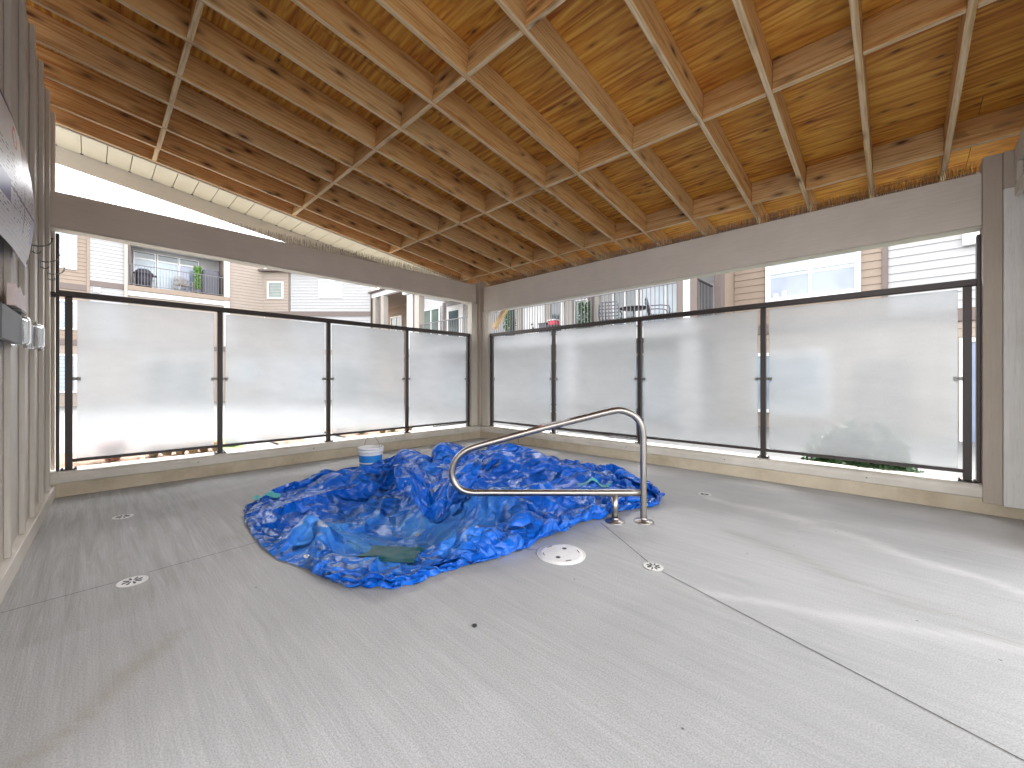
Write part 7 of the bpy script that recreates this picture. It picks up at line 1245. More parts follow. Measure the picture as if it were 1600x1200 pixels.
1,-14,-15,3,6,2,11,7,7,7,2,-4,-9,-10,-9,-12,-11,-10,-9,-8,-7,0,8,4,-5,-11,-5,2,-7,-10,-9,-7,-4,-3,-2,-1,-2,-2,-2,1,-1,-6,-4,-3,-2,-1,-1,-4,-6,-6,0,1,1,0,0,1,1,2,0,2,4,6,5,9,6,1,6,10,9,10,19,21,0,3,6,6,-7,-1,2,10,0,-14,-5,6,10,10,-14,-18,
0,-14,-15,3,1,10,12,10,8,7,0,-6,-10,-11,-11,-15,-11,-6,-6,-9,1,6,6,-6,-12,-6,1,-9,-8,-8,-6,-3,-2,-1,1,-2,-3,0,2,-3,-7,-3,-2,0,-1,-1,-9,-8,-5,-1,1,2,3,0,0,2,1,3,-1,0,-1,5,8,6,6,10,12,12,6,3,10,18,8,4,11,-7,-3,0,3,-2,7,-11,-12,6,4,2,-1,-17,
0,-14,-14,-2,9,10,10,11,11,4,-1,-8,-12,-12,-15,-11,-5,-3,-9,-1,7,5,-8,-11,-5,-1,-9,-7,-6,-4,-2,-1,-1,1,-1,-4,1,1,-4,-5,-2,-1,0,-2,-5,-10,-10,-5,0,1,2,3,4,1,1,1,3,2,-1,2,-4,1,6,6,8,12,13,9,5,4,8,15,6,5,8,-1,7,0,-5,-4,-1,-8,-12,10,5,-10,-4,-11,
0,-13,-9,-6,10,9,11,13,9,0,0,-13,-12,-13,-13,-3,-1,-9,-2,7,5,-9,-11,-5,-3,-6,-5,-6,-3,-1,1,-2,1,-1,-2,1,1,-6,-2,-2,-1,-1,-4,-10,-11,-9,-4,0,1,2,3,5,5,2,2,1,2,2,-1,2,-4,-3,4,0,6,9,13,16,14,4,2,10,13,3,5,5,-1,5,-9,-6,-5,-10,-8,11,4,-5,-7,-16,
0,-10,-13,-2,9,12,11,12,4,1,-7,-14,-9,-12,-3,3,-11,-2,7,4,-9,-10,-5,-4,-5,-6,-4,0,1,1,-2,0,1,-2,1,0,-5,-1,-1,-2,-5,-8,-12,-11,-8,-2,0,0,3,3,5,6,5,2,1,4,1,2,1,-1,-6,-5,-2,1,3,2,6,16,21,16,7,4,9,10,4,3,0,-1,-8,-8,-11,-12,2,14,-8,0,-1,-24,
0,-11,-9,1,5,9,11,11,10,-8,-11,-11,-9,-1,5,-8,-4,7,2,-9,-9,-5,-3,-4,-7,-1,2,1,2,-2,0,0,0,1,-2,-3,1,-1,-4,-9,-12,-13,-9,-4,0,0,0,2,4,3,5,6,6,0,2,3,3,1,2,-4,-5,-5,-3,1,-2,0,5,9,14,14,14,13,9,6,5,2,-1,-3,-9,-6,-14,-11,9,11,-11,-2,2,-28,
0,-9,-4,2,4,6,12,13,-1,-13,-9,-5,0,7,-7,-4,7,1,-10,-8,-3,-2,-4,-6,0,2,2,2,-2,0,0,0,1,-2,-1,1,-3,-7,-11,-13,-11,-6,-1,-3,-5,-7,7,10,6,4,7,6,5,1,0,2,2,2,0,-3,-4,-4,-3,0,1,4,3,7,2,9,8,9,10,9,4,0,-3,-2,-4,-11,-11,-4,12,4,-6,-3,-2,-31,
0,-1,-7,-6,4,14,16,7,-6,-12,-8,4,9,-4,-5,6,-1,-11,-5,-2,-1,-5,-3,0,1,3,2,0,0,0,0,1,-1,-1,0,-5,-10,-12,-11,-9,-4,-4,-8,-10,-6,-1,5,7,8,7,7,10,9,4,6,3,2,2,0,-3,-4,-6,-1,2,1,1,3,-1,-2,2,3,8,7,3,6,1,-2,-2,-6,-9,-6,8,9,5,-6,-6,-7,-30,
0,-5,-6,-4,12,14,15,6,-13,-9,3,9,0,-5,6,-3,-11,-3,-1,0,-3,-3,1,1,2,2,1,1,0,0,1,-1,0,-2,-7,-11,-10,-10,-8,-7,-9,-11,-8,-5,-1,2,2,8,7,6,13,12,9,7,6,5,4,3,0,-3,-5,-3,0,-2,-2,-3,-6,-7,-5,-3,-2,4,7,9,5,3,0,-4,-6,-8,3,13,9,2,-8,-6,-11,-27,
-4,-6,-8,7,15,13,15,3,-14,-1,8,7,-5,4,-4,-7,-2,-1,0,-1,-2,3,1,0,1,0,1,2,1,0,1,0,-4,-9,-12,-12,-10,-10,-9,-10,-9,-7,-3,1,4,-1,2,1,10,7,7,4,2,12,7,9,10,11,6,-2,-4,-1,-5,-5,-5,-6,-4,-3,-4,-7,-5,-1,-1,1,4,4,7,-10,-7,-4,12,12,7,-2,-5,-2,-13,-29,
-5,1,-8,12,14,9,15,4,-10,6,9,1,2,-2,-7,0,-1,1,-2,-3,3,1,0,-1,0,1,3,3,2,2,1,-5,-10,-12,-13,-12,-10,-10,-8,-9,-6,-4,2,-3,-6,-4,-5,-3,7,5,3,8,7,11,17,16,17,12,3,2,-4,-9,-3,-2,-1,-4,-7,0,-4,-4,-5,-2,-3,-2,-2,-1,1,4,-11,-12,4,9,8,-1,-3,-1,-4,-32,
-5,-3,5,15,9,12,12,6,-2,8,6,3,-2,-2,-3,0,1,-1,-1,0,-1,-2,-1,-1,4,5,6,2,-1,0,-3,-7,-7,-12,-14,-12,-10,-8,-9,-5,-5,-5,-9,-7,-4,-5,-4,-2,-2,0,7,13,16,14,12,11,16,5,2,9,2,-7,-10,-9,-2,-3,-1,-5,-5,-5,-2,-1,-2,-1,-1,0,3,1,-8,-12,-7,3,8,6,0,0,-4,-27,
-4,0,16,9,6,13,12,9,4,8,8,1,-5,-5,1,2,1,-1,-3,-3,-3,0,3,4,4,2,-2,-7,-2,-1,0,-4,-1,-5,-13,-11,-10,-10,-8,-7,-7,-7,-5,-1,-4,-7,1,-1,-5,-4,3,16,17,6,1,9,12,4,7,13,-1,-1,-12,-13,-11,-5,-6,-6,-3,-5,-1,-2,-2,0,-1,1,2,1,-4,-9,3,9,6,-2,2,-2,1,-25,
-5,10,13,9,6,14,10,11,9,10,6,-3,-5,-1,0,0,-1,-3,-3,-1,2,2,2,-1,-2,-7,-7,-7,1,3,0,0,3,-1,-2,-9,-12,-10,-9,-7,-7,-4,-4,-7,-6,-1,-7,-11,-8,6,12,10,5,0,6,9,7,8,11,7,9,-2,-5,-11,-13,-14,-9,-10,-10,3,2,-3,2,3,-3,0,-1,-4,-3,2,9,10,8,3,-10,-10,-3,-17,
-5,16,10,11,9,14,7,14,11,8,3,-4,-3,-2,0,-3,-1,0,2,1,-2,-3,-4,-8,-8,-7,-4,1,2,1,5,-3,4,3,3,1,-8,-10,-7,-6,-8,-6,-6,-8,-14,-17,-10,-8,2,23,10,-5,-6,7,12,4,8,3,15,8,3,10,-7,-4,-11,-16,-10,-15,-8,-1,-3,9,8,6,1,-5,-3,-14,-2,7,8,9,8,1,-13,-11,-8,-12,
-4,18,12,11,12,8,13,11,10,7,-1,-4,1,-3,-2,0,1,1,-1,-3,-6,-7,-9,-9,-5,-1,-1,0,4,1,0,1,3,3,6,6,2,-6,-10,-9,-11,-12,-12,-15,-15,-11,-8,-1,17,19,-3,-12,2,13,4,3,0,10,14,12,5,6,9,-8,-13,-10,-12,-9,-11,-11,-5,0,5,6,9,9,4,-12,-15,-4,12,10,12,-1,-12,-13,-9,-12,
-4,23,10,12,7,14,11,13,9,2,-2,1,-3,-2,0,0,-1,-1,-4,-7,-10,-9,-9,-1,2,2,-4,0,6,-6,-1,1,3,6,3,7,6,-3,-12,-18,-14,-9,-12,-11,-13,-9,-3,9,11,11,-8,-6,10,8,-1,-4,4,13,15,14,10,7,6,-1,-12,-11,-6,-10,-11,-13,-7,5,5,-3,5,0,1,9,-11,-17,1,13,13,0,-7,-12,-10,-12,
0,22,10,11,12,12,11,9,7,5,-1,-4,-2,-4,-1,1,0,-5,-9,-11,-10,-3,5,3,0,-7,-2,5,-1,-5,-4,1,3,5,7,3,3,-3,-9,-15,-16,-13,-9,-10,-7,-2,5,-5,6,10,-8,2,11,-6,-4,8,11,12,12,12,13,1,-1,4,0,-11,-11,-12,-8,0,-4,-6,4,2,2,8,-6,-4,1,-10,-10,7,9,-2,-6,-5,-7,-14,
-1,24,12,9,11,10,9,8,8,1,-4,-4,-1,-4,0,2,-3,-9,-11,-8,4,11,-2,-1,-9,-6,6,1,-5,-1,-6,-2,4,7,1,4,0,-5,-8,-7,-15,-11,-12,-5,-8,4,-4,2,-2,7,-4,12,-11,-3,6,9,8,10,8,13,12,9,3,1,-3,-6,-10,-12,-14,-8,1,2,-3,5,8,3,3,-6,1,-4,-15,5,9,-5,-11,-4,-6,-12,
0,24,11,7,10,9,8,5,2,-1,-4,1,-4,0,2,-1,-8,-7,1,10,11,-2,-6,-8,-8,2,1,-11,-4,-6,1,1,3,0,1,8,-7,-5,-8,-4,-10,-14,-9,-5,2,-1,-2,0,1,3,10,-10,-5,8,3,1,5,9,10,8,10,7,1,0,2,-2,-4,-4,-9,-14,-6,3,2,6,2,5,1,-4,8,-6,-11,-6,10,4,-12,-11,-3,-14,
-1,24,9,7,8,9,3,2,1,-2,3,-6,0,1,-3,-3,1,8,14,13,-1,-14,-9,-1,4,-4,-15,-13,-8,0,3,-2,-1,0,4,7,-11,0,-11,-3,-12,-9,-5,3,-4,-2,3,2,2,13,-10,-11,6,6,2,-1,-4,13,3,9,7,7,5,-5,-2,1,-3,-1,5,-6,-16,2,2,4,4,1,9,-4,5,-10,-5,-4,3,6,-4,-10,-3,-22,
0,21,4,9,7,1,3,4,5,-1,-4,-1,1,4,3,7,11,12,12,2,-12,-9,-1,2,-13,-20,-17,-9,3,-1,8,-5,-2,-2,4,1,-10,-2,-1,-11,-6,-4,2,-3,-3,-1,4,9,5,-12,-9,6,7,-6,-2,-1,-1,10,-1,11,6,4,4,3,4,-7,-6,-3,2,6,-1,-11,2,4,3,1,9,-1,-5,-6,4,5,3,-1,-5,-6,-4,-28,
0,17,4,8,5,-3,6,11,-1,-7,4,6,5,6,11,13,16,12,-1,-13,-6,-2,-8,-17,-18,-16,-9,1,-1,1,7,-7,-5,6,3,-10,-3,-5,-1,-7,-3,0,6,-9,-3,2,6,6,-12,-10,1,10,-4,-4,-3,7,-6,6,-1,5,4,5,2,3,8,4,-10,-2,-2,-2,6,4,-9,4,3,2,9,-9,-2,7,1,8,6,-1,-6,-5,-8,-32,
-1,12,4,5,8,12,7,-6,-2,5,9,9,7,8,15,15,10,2,-10,-7,-9,-14,-15,-12,-13,-12,-3,-1,3,1,5,-7,-3,5,6,-10,-2,-6,-2,-1,-2,-1,3,-11,-4,6,1,-11,-7,-1,2,7,-8,0,-1,5,0,-4,5,0,2,5,5,2,5,4,2,-1,1,1,-7,-1,1,-5,3,3,4,-4,0,11,8,6,3,-5,-6,0,-16,-28,
0,11,8,5,13,9,-7,6,3,9,10,8,10,12,16,12,3,-7,-11,-17,-14,-12,-11,-10,-9,-7,-5,2,7,2,-2,-1,6,6,-5,-2,0,-11,-8,2,-4,3,-3,-7,-4,0,-10,-6,0,-2,7,-3,-3,5,1,-2,-7,0,1,6,2,5,5,8,4,5,6,-2,3,-1,-5,-12,-4,1,-6,6,-4,0,1,11,13,12,1,-9,-6,-4,-1,-37,
0,9,9,10,9,4,9,9,10,8,9,10,10,12,8,-1,-7,-11,-12,-11,-10,-12,-9,-10,-7,-3,4,4,6,4,0,1,8,4,-6,-1,-5,-6,-7,-7,-3,2,-9,-6,-2,-7,-9,-6,0,1,-4,2,-1,-2,4,-5,1,0,6,2,3,7,6,6,6,5,4,1,-5,-4,-4,-5,-6,-4,-4,-6,3,6,3,12,6,7,7,0,-8,-8,-3,-36,
-1,10,8,8,8,11,13,15,14,11,9,4,12,8,-8,-5,-7,-9,-10,-12,-14,-7,-6,-1,0,0,3,8,4,5,1,3,3,5,-8,1,-4,-7,-7,-14,2,-10,-9,-5,-6,-9,-6,-5,1,-7,-2,-1,1,0,2,-3,-1,4,2,4,5,1,8,4,10,4,7,2,0,-4,-7,-7,-5,-4,-7,-6,-2,12,4,13,7,2,1,-2,-4,-1,-6,-36,
0,10,7,8,9,12,12,14,15,11,12,11,9,3,-7,-10,-9,-10,-11,-10,-6,-1,4,1,-3,4,5,1,5,5,4,5,4,-4,-4,-4,-8,-7,-8,-8,-8,-8,-6,-10,-7,-7,-3,-3,-9,-4,-2,-1,5,-6,-3,2,-1,-1,7,0,8,6,7,4,1,9,4,0,3,-1,-3,-6,-7,-5,1,-10,-11,7,12,11,3,-1,-3,-3,-1,2,-5,-32,
0,14,8,7,11,14,14,13,13,13,10,11,7,-3,-11,-9,-5,-10,-5,-4,1,4,-4,-9,-8,4,13,15,5,4,4,5,-4,-4,-7,-8,-12,-8,-9,-8,-2,-5,-8,-7,-5,-5,-4,-9,-13,-3,-1,5,1,-9,-2,0,-5,2,6,-3,5,7,10,-1,6,6,-1,4,4,2,-1,-7,3,2,-2,-6,-14,-15,12,6,0,8,2,-2,-3,4,-4,-34,
0,16,8,11,14,14,11,10,11,8,11,8,2,-2,-2,-5,-6,-2,-4,-5,-3,-7,-9,-5,5,14,8,9,7,6,5,2,-6,-7,-9,-9,-7,-7,-7,1,-6,-5,-4,-8,-8,-7,-12,-12,-4,6,0,-1,-4,-4,-3,-7,-8,1,3,2,4,7,4,4,3,2,5,5,4,3,-3,1,-1,-6,-8,-2,-5,-9,-5,11,7,0,0,-1,0,-1,0,-31,
0,19,8,12,13,12,11,9,8,9,7,2,-4,0,0,-3,-2,3,-6,-5,2,-6,-2,6,5,14,2,2,7,4,9,-2,-6,-9,-8,-8,-4,-4,2,-6,-3,-2,-11,-9,-13,-12,-9,-6,3,2,-2,-3,-3,-2,-10,-6,-2,-6,2,4,3,7,-4,1,9,7,4,0,3,-2,2,1,-6,-9,-6,7,-7,-6,-10,7,13,2,-4,-1,-1,1,1,-29,
1,17,10,9,11,11,10,7,10,7,-1,1,-5,-1,2,-2,2,-2,3,8,1,1,4,4,10,9,4,6,-1,5,3,-2,-7,-6,-6,-3,-1,-1,-6,-4,-7,-7,-14,-14,-9,-8,-11,0,7,-3,-6,6,6,-8,-10,-8,-11,-1,3,8,-1,-7,-6,5,0,0,5,4,2,2,3,-2,-6,-4,2,5,-13,-9,-1,-5,4,11,3,-4,-2,2,2,-25,
0,19,11,7,6,11,11,8,4,-1,0,-3,-4,-3,2,3,1,3,7,7,6,7,2,12,9,3,10,9,4,2,2,-4,-3,-4,-5,-6,2,-9,-2,-8,-10,-13,-11,-13,-11,-8,-5,10,-3,-4,5,4,-4,-4,-5,-10,-12,7,2,-2,-9,-15,-4,-1,1,5,3,6,4,4,-1,-2,-6,5,-1,0,-11,-1,-4,-9,-3,8,7,4,0,-6,4,-22,
0,21,6,3,9,11,7,1,-1,0,-1,3,4,-2,-8,2,3,6,7,8,10,6,15,14,7,0,4,2,6,4,3,0,-2,-3,-2,-3,-5,-8,-7,-9,-12,-5,-11,-8,-13,-9,4,-6,5,0,1,3,-9,-7,-8,-4,2,-6,-8,-8,-3,-10,-4,2,3,0,5,-2,4,1,0,2,8,-3,-6,0,-9,-5,-1,-2,0,5,4,5,-1,1,-8,-13,
1,15,5,6,9,5,0,1,0,6,13,7,-9,-10,-4,1,10,2,10,14,14,17,10,1,-1,-2,1,0,4,5,-3,2,1,-1,1,-4,-4,-7,-10,-10,-7,-10,-9,-6,-3,-5,-11,5,-1,10,7,-4,-5,-4,-10,-13,-3,-9,-9,-7,-3,-1,6,2,7,-1,1,-1,-1,0,0,0,-2,-2,-3,-2,-6,-3,4,2,2,4,1,-4,-1,-4,-1,-11,
0,10,5,8,9,-3,-1,6,8,11,12,5,-11,-11,-7,0,12,14,17,14,11,0,-5,-4,-1,0,0,2,7,2,0,2,1,4,-5,-2,-3,-6,-10,-11,-12,-4,-2,-10,-10,-6,0,9,13,4,-5,-6,-5,-3,0,-9,-10,-10,-5,0,0,-1,-1,3,-4,0,-2,-4,0,0,-3,-1,5,-1,0,0,2,-4,1,8,2,2,2,-2,-7,-4,-9,-7,
1,9,4,5,3,-3,8,9,5,9,12,8,-7,-13,-13,9,17,16,14,4,-7,-3,-5,-3,-1,2,0,5,4,4,-3,4,0,-4,-1,4,-3,-1,-8,-15,-4,-2,-17,-11,-2,12,11,11,-1,-12,-2,-3,-10,-5,-3,1,-10,2,1,-3,-4,-6,-4,-6,-5,0,-3,-2,0,3,3,-3,3,4,4,4,3,0,-8,0,9,2,-7,1,-3,-5,-7,-8,
0,8,-7,4,2,2,9,10,12,13,6,-5,-12,-12,6,16,17,14,3,-11,-7,-4,-3,-2,1,1,4,4,0,-2,2,-2,-3,2,4,2,0,-3,-8,2,-7,-15,-11,-3,9,9,13,3,-9,-12,-3,-11,-4,3,4,-10,-1,-8,-7,-2,-4,-6,-5,-2,1,-1,0,0,0,6,4,6,4,4,3,3,2,0,-1,-13,-3,6,4,-6,-4,-3,-5,-8,
0,5,-1,-7,5,13,12,12,5,-2,-6,-9,-5,8,15,15,13,6,-10,-8,-9,-6,-1,-2,1,4,1,-3,-3,-2,0,2,1,4,5,5,-5,-3,4,-5,-14,3,3,-8,7,14,-3,-12,-6,-8,-8,3,0,-3,-2,-5,-7,6,-3,-7,-8,-5,1,-2,-1,0,2,4,3,6,3,2,3,7,2,0,1,1,0,0,-10,-10,2,4,-1,-2,-8,-10,
1,-7,11,-3,9,13,9,-1,-6,-8,-7,5,14,11,11,12,4,-9,-4,-8,-11,-8,0,0,4,0,-7,-5,-2,0,5,3,5,7,0,0,-3,9,-9,-9,-2,16,-2,1,8,-9,-11,-1,-10,-4,1,-6,-5,4,6,5,-5,0,-6,-11,-5,-2,-1,0,3,6,5,2,1,-2,3,5,5,5,4,1,2,2,0,1,-5,-14,-11,-3,1,0,-3,-12,
0,-4,6,4,7,9,-3,-7,-7,-3,12,11,7,13,9,2,-6,-8,-11,-6,-2,-7,-3,3,-1,-4,-5,-4,2,3,4,5,3,1,0,1,8,-8,-6,-6,10,15,0,0,-8,-14,-2,0,-2,-8,-6,-1,11,-2,7,10,2,-2,-2,-8,-6,-6,5,4,0,7,5,-2,-1,0,-3,5,2,1,3,4,-3,-1,1,1,1,-2,-11,-11,-6,-1,-3,-10,
0,-6,7,8,7,0,-4,-14,3,14,17,5,6,4,0,-7,-8,-3,-13,-5,-7,-3,3,-4,-3,-5,-2,3,7,0,-2,1,2,2,4,11,-4,-11,-3,10,10,0,-7,-7,-7,4,3,-7,-5,-2,1,6,-11,-2,8,3,3,4,-3,-4,-4,10,6,7,5,-1,-4,-3,-1,1,-4,2,-4,4,7,1,-3,1,2,1,2,0,-4,-5,-9,-4,-6,-12,
-1,1,8,3,-2,-7,-6,6,17,12,8,-5,5,-3,4,-1,-12,-15,-12,-6,-1,3,-3,-5,-2,3,1,1,-3,3,3,-3,3,-1,3,4,-7,1,7,-5,1,-3,-5,-3,7,4,-6,0,4,7,-6,-8,5,-4,-8,5,9,3,-2,0,1,1,-1,6,5,2,-5,-6,-1,1,-1,-1,0,2,2,8,-3,-2,1,3,5,5,-1,-5,-5,-4,-6,-15,
0,5,5,-7,-6,-4,12,17,13,7,-12,1,1,6,-2,-3,-17,-17,-10,0,6,-4,-3,3,5,-10,6,-1,4,8,-7,-3,1,8,-8,-4,-1,12,-9,-2,-5,-1,0,5,9,-7,2,11,5,-11,-8,5,0,3,-10,-5,1,0,1,1,2,2,3,3,-2,-1,-2,-1,-4,-1,1,2,-3,-1,7,2,6,6,-7,-3,8,7,2,-1,-5,-3,-6,-14,
0,4,-8,-8,4,15,15,10,1,-8,-2,8,6,3,-10,-15,-15,-12,-3,3,1,9,6,-2,-8,-1,6,7,4,0,0,-1,3,-6,-4,0,-2,-1,-12,2,-3,2,3,5,-4,6,11,1,-3,-7,0,4,6,-5,-13,-3,-4,-3,2,1,0,0,-1,-1,1,1,4,-3,-1,2,4,-5,-2,4,-1,-2,3,8,7,-8,-3,5,3,1,3,-5,-4,-12,
-1,-8,-2,10,11,14,5,-3,-10,0,16,10,0,-11,-14,-17,-8,-2,-1,2,9,8,-3,-3,-2,7,8,10,0,3,-2,1,-7,-7,-3,-4,-9,-7,-3,-1,3,-4,7,-3,6,7,8,2,-2,4,6,5,5,-9,-9,-6,-2,-12,-3,-3,0,-2,-2,1,0,2,-2,-1,0,5,4,-1,-4,2,3,-5,2,-2,6,6,-9,5,-7,0,4,1,-1,-8,
0,-9,10,14,7,-2,-4,-5,7,11,8,-2,-8,-20,-10,-3,4,0,7,5,7,-3,-8,0,5,15,9,6,-1,4,-3,-4,-9,-5,-6,-5,-5,-3,-5,-4,-8,1,2,7,7,11,10,1,2,3,8,8,4,-6,-8,-6,-7,-8,-6,-7,-7,-6,-4,0,1,-1,-2,0,0,0,-1,1,2,1,-1,1,0,0,1,-1,6,-6,-2,1,3,6,-3,-8,
0,-1,15,2,-6,-2,-4,10,10,11,-10,-9,-13,-3,0,3,4,4,8,3,-10,-5,7,7,12,10,1,6,2,-2,-6,-14,-1,5,-5,-6,-5,-6,-7,-9,-2,4,9,10,9,7,0,-1,1,14,7,-2,-15,-9,-7,-9,-5,-7,-2,5,-8,-4,2,3,3,1,-1,0,-3,-6,-3,-1,-2,1,-2,1,1,1,4,2,-7,11,-9,2,8,3,0,-16,
-1,7,1,-5,3,7,-1,10,13,-6,-15,-12,-3,8,1,1,3,8,7,-8,-10,1,10,13,5,5,-1,-1,-1,-5,-9,2,10,5,-3,-5,-7,-11,-8,-3,7,5,9,9,2,-10,-1,9,13,1,-9,-15,-18,-7,-6,-4,-2,2,5,1,-3,-3,-2,1,5,1,-5,-1,2,4,4,0,-3,-4,-3,3,1,-1,1,-1,-3,-1,8,-7,6,0,0,-11,
0,-2,0,7,2,3,8,10,2,-16,-11,2,6,-10,0,5,7,7,-3,-3,-6,8,10,5,2,-4,-3,-1,-4,-4,14,13,0,-4,-9,1,-13,-12,0,17,1,6,9,-2,-14,1,13,8,-5,-13,-17,-16,-4,8,-6,0,0,0,3,3,4,-7,-1,1,2,0,3,-4,2,-7,-3,2,2,11,2,3,1,2,-2,2,-5,-12,-5,12,-10,4,-5,-6,
-1,-3,11,3,-5,8,6,5,-10,-9,-1,7,-11,-3,6,9,5,-5,-7,2,5,5,4,0,-3,-3,1,2,1,11,5,-1,-6,-5,-2,-3,-7,1,14,5,3,-3,-3,-7,2,7,3,-7,-13,-14,-9,1,7,6,-8,4,10,0,-1,3,1,1,2,-3,-6,4,3,3,-4,-6,-2,-9,-2,0,8,-2,9,4,4,2,-5,-7,-5,-9,4,-2,-2,-8,
0,2,-2,1,12,0,3,-2,-7,6,-2,-10,-4,3,12,4,-14,0,3,2,2,3,0,-3,-1,0,3,2,7,5,-3,-8,-5,3,-10,-2,15,17,1,-10,-4,3,-13,7,4,-3,-7,-9,-6,-4,7,11,10,-7,-9,-6,13,8,3,-5,-7,4,5,2,6,-9,4,-2,0,2,1,-8,-1,-2,-8,4,-2,0,-3,4,3,1,-2,-5,-6,1,-4,-8,
0,2,-3,5,2,5,1,-8,2,6,-11,-3,8,3,0,-5,-6,6,0,0,0,0,0,-1,-1,1,-1,5,1,-2,-5,-2,-2,3,1,8,7,1,-5,1,0,-9,1,2,5,-8,-6,3,-3,8,4,1,0,4,-5,-4,4,1,6,-7,-7,-3,3,3,8,-7,-1,-4,4,2,3,-1,-1,-5,-1,-5,6,-7,2,-3,2,1,-1,-3,-1,-2,0,-6,
-1,1,0,1,0,1,0,1,0,0,1,0,-1,-1,-1,-1,-1,-1,-1,0,-1,-1,-1,-1,-1,-1,0,0,1,0,1,1,0,1,0,1,1,0,1,1,0,0,0,-1,0,0,-1,0,0,-1,0,-1,0,0,0,0,0,0,0,0,0,0,0,0,0,0,0,0,-1,0,-1,-1,-1,0,-1,-1,-1,-1,0,-1,0,0,0,0,0,0,0,0
]
q_ = np.array(TARP, dtype=np.int64).reshape(3, TN, TN); fc_ = np.cumsum(q_[:, :, 0], axis=1); q_[:, :, 0] = fc_; q_ = np.cumsum(q_, axis=2)
TG = np.stack([[1.23165, -4.45379, -0.28383][k]+q_[k]*STEP for k in range(3)], axis=2)
def up(a,k):
    # catmull-rom upsample of grid a (n,n,3) by k along both axes
    def ax(a):
        n=a.shape[0]; p=np.concatenate([2*a[:1]-a[1:2],a,2*a[-1:]-a[-2:-1]])
        t=np.linspace(0,n-1,(n-1)*k+1); i=np.minimum(t.astype(int),n-2); u=(t-i)[:,None,None]
        p0,p1,p2,p3=p[i],p[i+1],p[i+2],p[i+3]
        return .5*(2*p1+(p2-p0)*u+(2*p0-5*p1+4*p2-p3)*u*u+(3*p1-p0-3*p2+p3)*u**3)
    a=ax(a); a=ax(a.transpose(1,0,2)).transpose(1,0,2); return a
def smooth_noise(X,Y,cell,seed):
    rg=np.random.RandomState(seed); h=rg.rand(600,600)-.5
    x=X/cell+20;y=Y/cell+20;i=x.astype(int);j=y.astype(int);u=x-i;v=y-j;u=u*u*(3-2*u);v=v*v*(3-2*v)
    return (h[i,j]*(1-u)+h[i+1,j]*u)*(1-v)+(h[i,j+1]*(1-u)+h[i+1,j+1]*u)*v
def tin(X,Y,cell,seed,warp=.5):
    rg=np.random.RandomState(seed)
    ang=seed*1.3; c,s=np.cos(ang),np.sin(ang); X,Y=c*X-s*Y+6,s*X+c*Y+6
    Xw=X+warp*cell*smooth_noise(X,Y,cell*1.7,seed+50); Yw=Y+warp*cell*smooth_noise(X,Y,cell*1.7,seed+60)
    h=rg.rand(600,600)-.5; dg=rg.rand(600,600)>.5
    x=Xw/cell+5;y=Yw/cell+5;i=x.astype(int);j=y.astype(int);u=x-i;v=y-j
    A,B,C,D=h[i,j],h[i+1,j],h[i+1,j+1],h[i,j+1]
    t1=np.where(u>v,A+(B-A)*u+(C-B)*v,A+(C-D)*u+(D-A)*v)
    t2=np.where(u+v<1,A+(B-A)*u+(D-A)*v,C+(D-C)*(1-u)+(B-C)*(1-v))
    return np.where(dg[i,j],t1,t2)
def refine(a,n,k=3,size=3.8):
    g=up(a.reshape(n,n,3),k); m=g.shape[0]
    U,V=np.meshgrid(np.linspace(0,size,m),np.linspace(0,size,m))
    du=np.gradient(g,axis=1);dv=np.gradient(g,axis=0);N=np.cross(du,dv);N/=np.linalg.norm(N,axis=2,keepdims=True)+1e-9
    CX,CY=5.879,-5.258
    l=(g[...,0]-CX)*.7236+(g[...,1]-CY)*.6903; q=(g[...,0]-CX)*-.6903+(g[...,1]-CY)*.7236
    r=np.hypot((l+1.0)/.95,(q-3.45)/.75); w=np.clip((r-.55)/.5,.18,1); w=np.where(l<-1.5,w*.7,w)
    cr=np.linalg.norm(np.cross(du,dv),axis=2)/(size/(m-1))**2; cr=np.clip(cr,.28,1)
    d=(tin(U,V,.52,7)*.07+tin(U,V,.27,1)*.085+tin(U,V,.13,2)*.034)*cr+tin(U,V,.062,3)*.007*cr
    g=g+N*(d*w)[...,None]
    # keep the sheet on the deck outside the basin
    r2=np.hypot((l+1.0)/1.1,(q-3.5)/.95); out=r2>.965
    g[...,2]=np.maximum(g[...,2],.007-np.clip(.972-r2,0,1)*4.0)
    return g

g = refine(TG, TN, 4)
m_ = g.shape[0]; idx = np.arange(m_*m_).reshape(m_, m_)
faces = np.stack([idx[:-1, :-1], idx[:-1, 1:], idx[1:, 1:], idx[1:, :-1]], axis=2).reshape(-1, 4)
me = bpy.data.meshes.new('blue_tarp'); me.from_pydata(g.reshape(-1, 3).tolist(), [], faces.tolist())
uvl = me.uv_layers.new(name='UVMap'); uu, vv = np.meshgrid(np.linspace(0, 1, m_), np.linspace(0, 1, m_))
uv = np.stack([uu.ravel(), vv.ravel()], 1); li = np.empty(len(me.loops), dtype=np.int64); me.loops.foreach_get('vertex_index', li)
uvl.data.foreach_set('uv', uv[li].astype(np.float32).ravel())
l_ = (g[..., 0]-5.879)*.7236+(g[..., 1]+5.258)*.6903; f_ = -(g[..., 0]-5.879)*.6903+(g[..., 1]+5.258)*.7236
dust = np.clip(1.25-np.hypot((l_+.9)/.85, (f_-3.3)/.85), 0, 1)*1.3+.04
me.set_sharp_from_angle(angle=R(11))
at = me.attributes.new('dust', 'FLOAT', 'POINT'); at.data.foreach_set('value', np.clip(dust, 0, 1).ravel().astype(np.float32))
for p in me.polygons: p.use_smooth = True
me.set_sharp_from_angle(angle=R(11))
me.materials.append(M['tarp']); tarp = bpy.data.objects.new('tarp', me); COL.objects.link(tarp)
